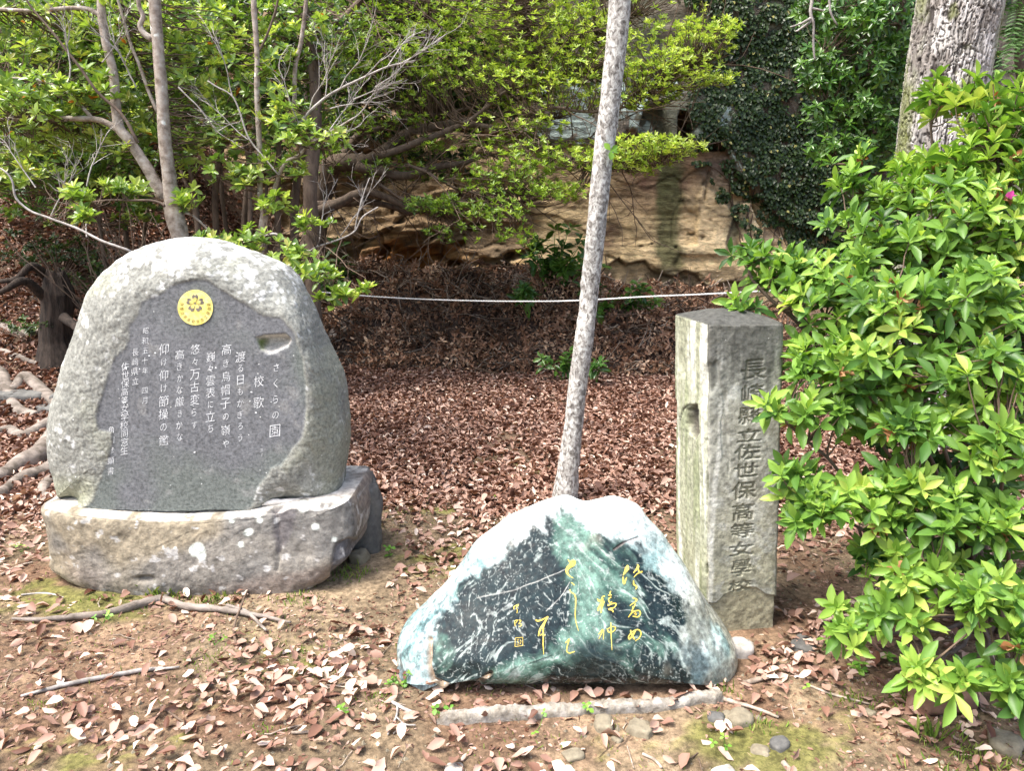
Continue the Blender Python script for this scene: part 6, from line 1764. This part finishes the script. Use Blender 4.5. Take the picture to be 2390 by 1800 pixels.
stick([(225, 1716), (270, 1700), (345, 1682)], [.004, .005, .003], 'twig_dark', 'dark straight twig in the left foreground leaves')
stick([(1828, 1775), (1845, 1800), (1860, 1830)], [.009, .010], 'stick', 'broken stick end rising from the bottom edge')
stick([(1500, 1760), (1530, 1775), (1545, 1790)], [.005, .004], 'stick', 'small stick at the bottom edge, right of centre')
stick([(680, 1702), (735, 1702)], [.005, .005], 'stick', 'short straight twig in the middle foreground leaves')
stick([(1080, 925), (1110, 900), (1150, 880)], [.008, .006], 'stick', 'thin stick propped on the leaf litter below the brush pile')
stick([(1470, 925), (1520, 910), (1560, 900)], [.014, .009], 'stick', 'pale fallen branch at the brush pile foot, left of the pillar')
stick([(1690, 1010 + 0), (1720, 1060), (1790, 1075), (1840, 1070)], [.01, .008], 'twig_dark', 'dark twig behind the pillar')

# weeds and grass tufts


def weed(px, py, n, L, label, hh=.05, group=None):
    b = G(px, py); b[2] = Hg(b[0], b[1])
    a = Acc(); C_ = b + np.stack([rng.normal(0, .02, n), rng.normal(0, .02, n), rng.uniform(.01, hh, n)], 1)
    arr = rosettes(C_, np.array([0, -.2, 1]) + rng.normal(0, .3, (n, 3)), 3, L, L * .75, (60, 100), rng.uniform(.3, .8, n))
    leaves(a, *arr, LT12)
    for c_ in C_: tube(a, np.array([b, (b + c_) / 2, c_]), .0012, 3, cap=False)
    o = a.build('weed', MT['weed'], None, True, origin=b); tag(o, label, 'weed', group)


for px, py, n, L, lab in [(938, 1590, 9, .022, 'leafy green weed at the left foot of the green boulder'), (800, 1655, 2, .03, 'small green weed in the left foreground leaves'), (1035, 1680, 3, .022, 'green weed at the left tip of the footing'), (1706, 1448, 4, .025, 'bright green weed between the green boulder and the pillar'), (1690, 1438, 2, .02, 'tiny weed at the pillar foot'),
                          (910, 1297, 3, .03, 'round-leaved green weed right of the monument base'), (1146, 1163, 2, .028, 'little green weed in the litter left of the slender trunk'), (240, 1455, 4, .02, 'green weed beside the long root'), (1920, 1510, 3, .035, 'green weed under the lowest bush twigs'), (2090, 1545, 5, .035, 'darker leafy weed in shade under the bush'),
                          (2000, 1560, 6, .03, 'low weed patch in leaf litter below the bush'), (1870, 1600, 1, .02, 'yellow green leaflet in the litter right of the pillar'), (1370, 1662, 2, .02, 'tiny weed touching the concrete footing'), (1690, 1740, 3, .02, 'pale three-leaved weed on the soil below the footing'), (50, 1290, 4, .02, 'small weed at the left edge by the base stone'),
                          (500, 1500, 3, .018, 'tiny green weed below the long root'), (1260, 1690, 2, .018, 'tiny weed on the soil below the footing'), (1180, 1085, 2, .03, None)]:
    if lab: weed(px, py, n, L, lab)


def tuft(px, py, n, h, lab, spread=.03):
    b = G(px, py); b[2] = Hg(b[0], b[1])
    a = Acc(); p = b + np.stack([rng.normal(0, spread, n), rng.normal(0, spread * .7, n), -.004 * np.ones(n)], 1)
    leaves(a, p, np.stack([rng.normal(0, .45, n), rng.normal(0, .45, n), np.ones(n)], 1), rng.normal(0, 1, (n, 3)) * [1, 1, .1], rng.uniform(.4, 1, n) * h, .0035, rng.uniform(.1, .9, n), LT4)
    o = a.build('grass_tuft', MT['grass'], None, True, origin=b); tag(o, lab, 'grass tuft')


for px, py, n, h, lab in [(395, 1395, 50, .07, 'grass tuft at the middle foot of the monument base'), (350, 1388, 26, .09, 'tall thin grass blades at the left foot of the base stone'), (520, 1402, 70, .045, 'short grass tuft where the long root meets the base stone'), (470, 1405, 50, .04, 'low grass just left of the dark vine'), (310, 1415, 40, .035, 'thin grass tuft above the long root'),
                          (690, 1400, 60, .035, 'low grass below the right corner of the base stone'), (820, 1345, 70, .05, 'grass tuft under the right end of the base stone'), (230, 1400, 40, .03, 'sparse grass left of the base stone corner'), (2150, 1640, 70, .07, 'dark grass tuft left of the brick'), (2265, 1770, 130, .05, 'green grass tuft near the lower right corner'),
                          (1990, 1630, 70, .04, 'yellowish grass tuft on the soil in front of the bush'), (1745, 1680, 70, .04, 'dry grass tuft growing over the grassy stone'), (1700, 1600, 30, .04, 'grass blades at the right foot of the green boulder'), (880, 1620, 60, .03, 'grass at the left foot of the green boulder'), (750, 1545, 60, .03, 'grass tuft in the middle foreground'),
                          (480, 1530, 50, .025, 'low grass patch below the dark vine'), (530, 1425, 40, .035, 'grass growing through the fork of the long root'), (610, 1695, 40, .03, 'thin tuft in the left foreground leaves'), (90, 1640, 50, .025, 'low grass around the bleached stick'), (690, 1510, 50, .028, 'low grass tuft between monument and green boulder'), (2170, 1720, 26, .10, 'tall seed stalks in front of the brick'), (1055, 1545 + 95, 20, .02, 'tiny grass tuft before the left end of the green boulder')]:
    tuft(px, py, n, h, lab, .02 + .0004 * n)

# short turf scattered over the foreground, uncountable
N_ = 9000
x_ = rng.uniform(-2.4, 2.2, N_); y_ = rng.uniform(1.6, 4.4, N_); m_ = fbm(np.stack([x_ * 2.2, y_ * 2.2, 0 * x_], 1), 3, 71)
ok = (m_ > .12) & (rng.uniform(size=N_) < .8); x_, y_ = x_[ok], y_[ok]; n_ = len(x_)
a = Acc(); leaves(a, np.stack([x_, y_, Hg(x_, y_) - .002], 1), np.stack([rng.normal(0, .6, n_), rng.normal(0, .6, n_), np.ones(n_)], 1), rng.normal(0, 1, (n_, 3)) * [1, 1, .1], rng.uniform(.008, .024, n_), .003, rng.uniform(.2, 1, n_), LT4)
o = a.build('short_grass', MT['grass'], None, True, 'stuff', origin=(0, 3, 0)); tag(o, 'thin short grass scattered over the foreground soil', 'grass')

# ------------------------------------------------------------------ fallen leaves
obst = [(1490, 1480, 330)]


def litter_density(px, py, x, y):
    """0..1, how thick the leaves lie at a ground point"""
    p = np.stack([x, y, 0 * x], 1)
    n = fbm(p * 1.6, 4, 900) + .5 * fbm(p * 5, 3, 901)
    d = np.full(len(x), .20)
    far = sstep(1330, 1180, py)
    d = np.maximum(d, far * .92)
    g = lambda a, b, rx, ry: np.exp(-(((px - a) / rx) ** 2 + ((py - b) / ry) ** 2))
    for a_, b_, rx, ry, w_ in [(700, 1600, 190, 90, .85), (850, 1480, 120, 60, .55), (560, 1640, 160, 60, .6), (300, 1720, 300, 60, .40), (500, 1780, 330, 50, .5), (1800, 1560, 140, 60, .95), (2000, 1480, 260, 90, .95), (2250, 1700, 200, 100, .9), (1050, 1290, 190, 100, .75), (900, 1350, 120, 70, .5),
                               (1150, 1790, 160, 18, .6), (40, 1300, 90, 110, .55), (2050, 1660, 70, 40, .7), (1860, 1780, 120, 20, .3), (1600, 1100, 300, 200, .8), (60, 1200, 130, 90, .6), (1700, 1720, 60, 60, .25)]:
        d = np.maximum(d, w_ * g(a_, b_, rx, ry))
    bare = np.maximum.reduce([.8 * g(1880, 1690, 150, 55), .75 * g(300, 1480, 330, 50), .7 * g(150, 1560, 220, 50), .6 * g(1180, 1720, 230, 35), .55 * g(1000, 1190, 90, 22), .5 * g(960, 1025, 60, 18), .5 * g(1700, 1110, 60, 20), .6 * g(600, 1440, 200, 40), .5 * g(1500, 1740, 200, 35)])
    d = d * (1 - bare)
    return np.clip(d * (1 + 1.1 * n), 0.03, 1)


def blocked(x, y):
    b = (np.abs(x + 1.36) < .80) & (y > 3.02) & (y < 3.75)
    b |= ((x - .39) / .56) ** 2 + ((y - 2.62) / .30) ** 2 < 1
    l2x = (x - pillar.location[0]); l2y = (y - pillar.location[1])
    b |= (np.abs(l2x) < .19) & (np.abs(l2y) < .21)
    return b


def scatter(N_, y0, y1):
    u = rng.uniform(0, 1, N_); y = np.sqrt(y0 ** 2 + u * (y1 ** 2 - y0 ** 2)); x = rng.uniform(-1.08, 1.0, N_) * (y + .35)
    g_ = np.stack([x, y, Hg(x, y)], 1); px, py = project(g_)
    ok = (rng.uniform(size=N_) < litter_density(px, py, x, y)) & ~blocked(x, y)
    return g_[ok], px[ok], py[ok]


lg, lpx, lpy = scatter(130000, 1.6, 9.4)
near_ = lg[:, 1] < 4.2
keep = np.where(near_, True, True); lg, lpx, lpy = lg[keep], lpx[keep], lpy[keep]; near_ = lg[:, 1] < 4.2
n_ = len(lg)
nf_ = fbm(lg * 3, 3, 910)
lv = np.clip(np.where(rng.uniform(size=n_) < .09 + .04 * near_, rng.uniform(.80, 1, n_), rng.beta(2.4, 1.8, n_) * .85) + .10 * nf_ + .06 * near_ - .10 * sstep(5, 8, lg[:, 1]), 0, 1)
lL = np.clip(rng.gamma(12, .0039, n_), .02, .075) * np.where(near_, .95, 1.0); lW = lL * rng.uniform(.36, .68, n_)
ld = rng.normal(0, 1, (n_, 3)) * [1, 1, .22]
ln_ = rng.normal(0, .36, (n_, 3)) + [0, 0, 1]
lp_ = lg + np.array([0, 0, 1.0]) * rng.uniform(.004, .022, n_)[:, None]
tpl_i = rng.integers(0, 5, n_)
dist = np.linalg.norm(lg - [0, 0, CAMH], axis=1)
inv = (lpx > 5) & (lpx < 2385) & (lpy < 1795) & (lpy > 700) & ~((np.abs(lpx - 2250) < 190) & (lpy < 1480))
score = np.where(inv, lL / dist, 0)
sel = np.argsort(-score)[:300]; single = np.zeros(n_, bool); single[sel] = True
MESH = {}
binname = ['dark purple-brown', 'dark brown', 'reddish brown', 'light reddish brown', 'orange-tan', 'pale tan', 'bleached pinkish white', 'bleached white']


LAND = [((240, 1590), 'the bleached stick'), ((380, 1412), 'the long woody root'), ((1090, 1660), 'the concrete footing'), ((1420, 1655), 'the concrete footing'), ((950, 1600), 'the green boulder'), ((1740, 1650), 'the reddish twig'),
        ((938, 1660), 'the pale forked twig'), ((1726, 1520), 'the white stone'), ((2222, 1665), 'the brick'), ((1495, 1700), 'the mossy stone'), ((400, 1665), 'the dark bent twig'), ((285, 1700), 'the dark straight twig'), ((707, 1702), 'the short straight twig'),
        ((600, 1400), 'the monument base'), ((1500, 1775), 'the bottom-edge stick'), ((1878, 1500), 'the flat dark stone'), ((2265, 1770), 'the corner grass tuft'), ((1960, 1620), 'the thin straight twig'), ((800, 1655), 'the small green weed'), ((120, 1388), 'the short pale stick'),
        ((1820, 1732), 'the olive pebble'), ((750, 1545), 'the middle grass tuft')]
lab_of = {}
buck = {}
for k in sel:
    dd_l = [math.hypot(lpx[k] - a_[0], lpy[k] - a_[1]) for a_, _ in LAND]; m_ = int(np.argmin(dd_l))
    dx_, dy_ = lpx[k] - LAND[m_][0][0], lpy[k] - LAND[m_][0][1]
    side_l = ('right of' if dx_ > 0 else 'left of') if abs(dx_) > abs(dy_) * 1.2 else ('in front of' if dy_ > 0 else 'behind')
    b_ = min(7, int(lv[k] * 8)); buck.setdefault((binname[b_], side_l, LAND[m_][1]), []).append((dd_l[m_], k))
ORD = ['nearest', 'second nearest', 'third nearest', 'fourth nearest', 'fifth nearest', 'sixth nearest', 'seventh nearest', 'eighth nearest', 'ninth nearest', 'tenth nearest', 'eleventh nearest', 'twelfth nearest']
for (cn, sl, lm), lst in buck.items():
    for n__, (_, k) in enumerate(sorted(lst)):
        lab_of[k] = '%s leaf %s %s%s' % (cn, sl, lm, '' if len(lst) == 1 else ', ' + ORD[min(n__, 11)] + ' of its colour')


for k in sel:
    b_ = min(7, int(lv[k] * 8)); t_ = int(tpl_i[k])
    if (b_, t_) not in MESH:
        v, T, Q = DRY[t_]; MESH[(b_, t_)] = mesh_data('fallen_leaf', v, [T, Q], [MT['litter']], True, {'var': np.full(len(v), (b_ + .5) / 8)})
    o = bpy.data.objects.new('fallen_leaf', MESH[(b_, t_)])
    d = unit(ld[k]); nr = ln_[k] - d * np.dot(ln_[k], d); nr = unit(nr); sd_ = np.cross(d, nr); L_, W_ = lL[k], lW[k]
    o.matrix_world = Matrix(((d[0] * L_, sd_[0] * W_, nr[0] * L_, lp_[k][0]), (d[1] * L_, sd_[1] * W_, nr[1] * L_, lp_[k][1]), (d[2] * L_, sd_[2] * W_, nr[2] * L_, lp_[k][2] + .004), (0, 0, 0, 1)))
    COL.objects.link(o)
    tag(o, lab_of[k], 'fallen leaf', 'fallen leaves scattered over the foreground')
a = Acc(); a12 = Acc()
for t_ in range(5):
    m_ = (tpl_i == t_) & ~single & (lg[:, 1] < 4.6)
    leaves(a, lp_[m_] + [0, 0, .004], ld[m_], ln_[m_], lL[m_], lW[m_], lv[m_], DRY[t_])
m_ = ~single & (lg[:, 1] >= 4.6)
leaves(a, lp_[m_], ld[m_], ln_[m_], lL[m_], lW[m_], lv[m_], (LT4[0] * [1, 1, 3.2], None, LT4[2]))
# second, thicker layer further back
lg2, px2, py2 = scatter(80000, 4.0, 9.4); n2_ = len(lg2)
leaves(a, lg2 + np.array([0, 0, 1.]) * rng.uniform(.002, .03, n2_)[:, None], rng.normal(0, 1, (n2_, 3)) * [1, 1, .3], rng.normal(0, .4, (n2_, 3)) + [0, 0, 1], rng.uniform(.04, .07, n2_), rng.uniform(.02, .034, n2_), np.clip(rng.beta(2, 2.2, n2_) * .85 + (rng.uniform(size=n2_) < .08) * .4, 0, 1), (LT4[0] * [1, 1, 3.2], None, LT4[2]))
# litter on the left slope, its leaf colours darkened to add shade
N_ = 18000; x_ = rng.uniform(-8.5, -2.2, N_); y_ = rng.uniform(5.5, 11, N_); g_ = np.stack([x_, y_, Hg(x_, y_) + .01], 1)
leaves(a, g_, rng.normal(0, 1, (N_, 3)) * [1, 1, .3], rng.normal(0, .4, (N_, 3)) + [0, -.3, 1], rng.uniform(.04, .085, N_), rng.uniform(.02, .04, N_), np.clip(rng.beta(1.6, 3.2, N_) + (rng.uniform(size=N_) < .10) * .6, 0, 1), (LT4[0] * [1, 1, 3.2], None, LT4[2]))
o = a.build('leaf_litter', MT['litter'], None, True, 'stuff', origin=(0, 5, 0)); tag(o, 'thick carpet of brown fallen leaves spread over the ground', 'leaf litter')
# broken leaf fragments pressed into the soil
N_ = 40000
x_ = rng.uniform(-3.4, 3.0, N_); y_ = rng.uniform(1.5, 4.6, N_); nn_ = fbm(np.stack([x_ * 2.5, y_ * 2.5, 0 * x_], 1), 3, 77)
ok = ~blocked(x_, y_) & (rng.uniform(size=N_) < .55 + 1.2 * nn_); x_, y_ = x_[ok], y_[ok]; n_ = len(x_)
a = Acc(); leaves(a, np.stack([x_, y_, Hg(x_, y_) + rng.uniform(.001, .005, n_)], 1), rng.normal(0, 1, (n_, 3)) * [1, 1, .2], rng.normal(0, .35, (n_, 3)) + [0, 0, 1], rng.gamma(3, .005, n_) + .004, rng.gamma(3, .0024, n_) + .002, np.clip(rng.beta(2, 2.4, n_) * .9, 0, 1), LT4)
o = a.build('leaf_fragments', MT['litter'], None, True, 'stuff', origin=(0, 3, 0)); tag(o, 'small broken bits of dead leaf pressed into the foreground soil', 'leaf fragments')
# soil crumbs and twig bits in the foreground
N_ = 5200
x_ = rng.uniform(-2.2, 2.0, N_); y_ = rng.uniform(1.7, 4.2, N_); ok = ~blocked(x_, y_); x_, y_ = x_[ok], y_[ok]; n_ = len(x_)
v = np.array([(1, 0, 0), (-1, 0, 0), (0, 1, 0), (0, -1, 0), (0, 0, 1), (0, 0, -1)], float); T = np.array([(0, 2, 4), (2, 1, 4), (1, 3, 4), (3, 0, 4), (2, 0, 5), (1, 2, 5), (3, 1, 5), (0, 3, 5)])
r_ = rng.gamma(2, .0016, n_) + .0015
VV = (v[None] * r_[:, None, None] * rng.uniform(.6, 1.3, (n_, 6, 3)) + np.stack([x_, y_, Hg(x_, y_)], 1)[:, None]).reshape(-1, 3)
a = Acc(); a.add(VV, (T[None] + (np.arange(n_) * 6)[:, None, None]).reshape(-1, 3))
o = a.build('soil_crumbs', MT['stone_grey'], None, False, 'stuff', origin=(0, 3, 0)); tag(o, 'soil crumbs and grit on the bare foreground soil', 'grit')
a = Acc()
for k in range(420):
    x0, y0 = rng.uniform(-2.2, 2.2), rng.uniform(1.75, 5.5)
    if blocked(np.array([x0]), np.array([y0]))[0]: continue
    an = rng.uniform(0, 6.28); L_ = rng.uniform(.03, .14); t = np.linspace(-.5, .5, 5)
    qx_, qy_ = x0 + math.cos(an) * L_ * t, y0 + math.sin(an) * L_ * t + rng.normal(0, .004, 5)
    tube(a, np.stack([qx_, qy_, Hg(qx_, qy_) + .006], 1), rng.uniform(.0009, .0026), 4, m=int(rng.integers(0, 2)), cap=False)
o = a.build('twig_bits', [MT['stick'], MT['twig_dark']], None, True, 'stuff', origin=(0, 3, 0)); tag(o, 'bits of thin twig strewn among the fallen leaves', 'twig bits')
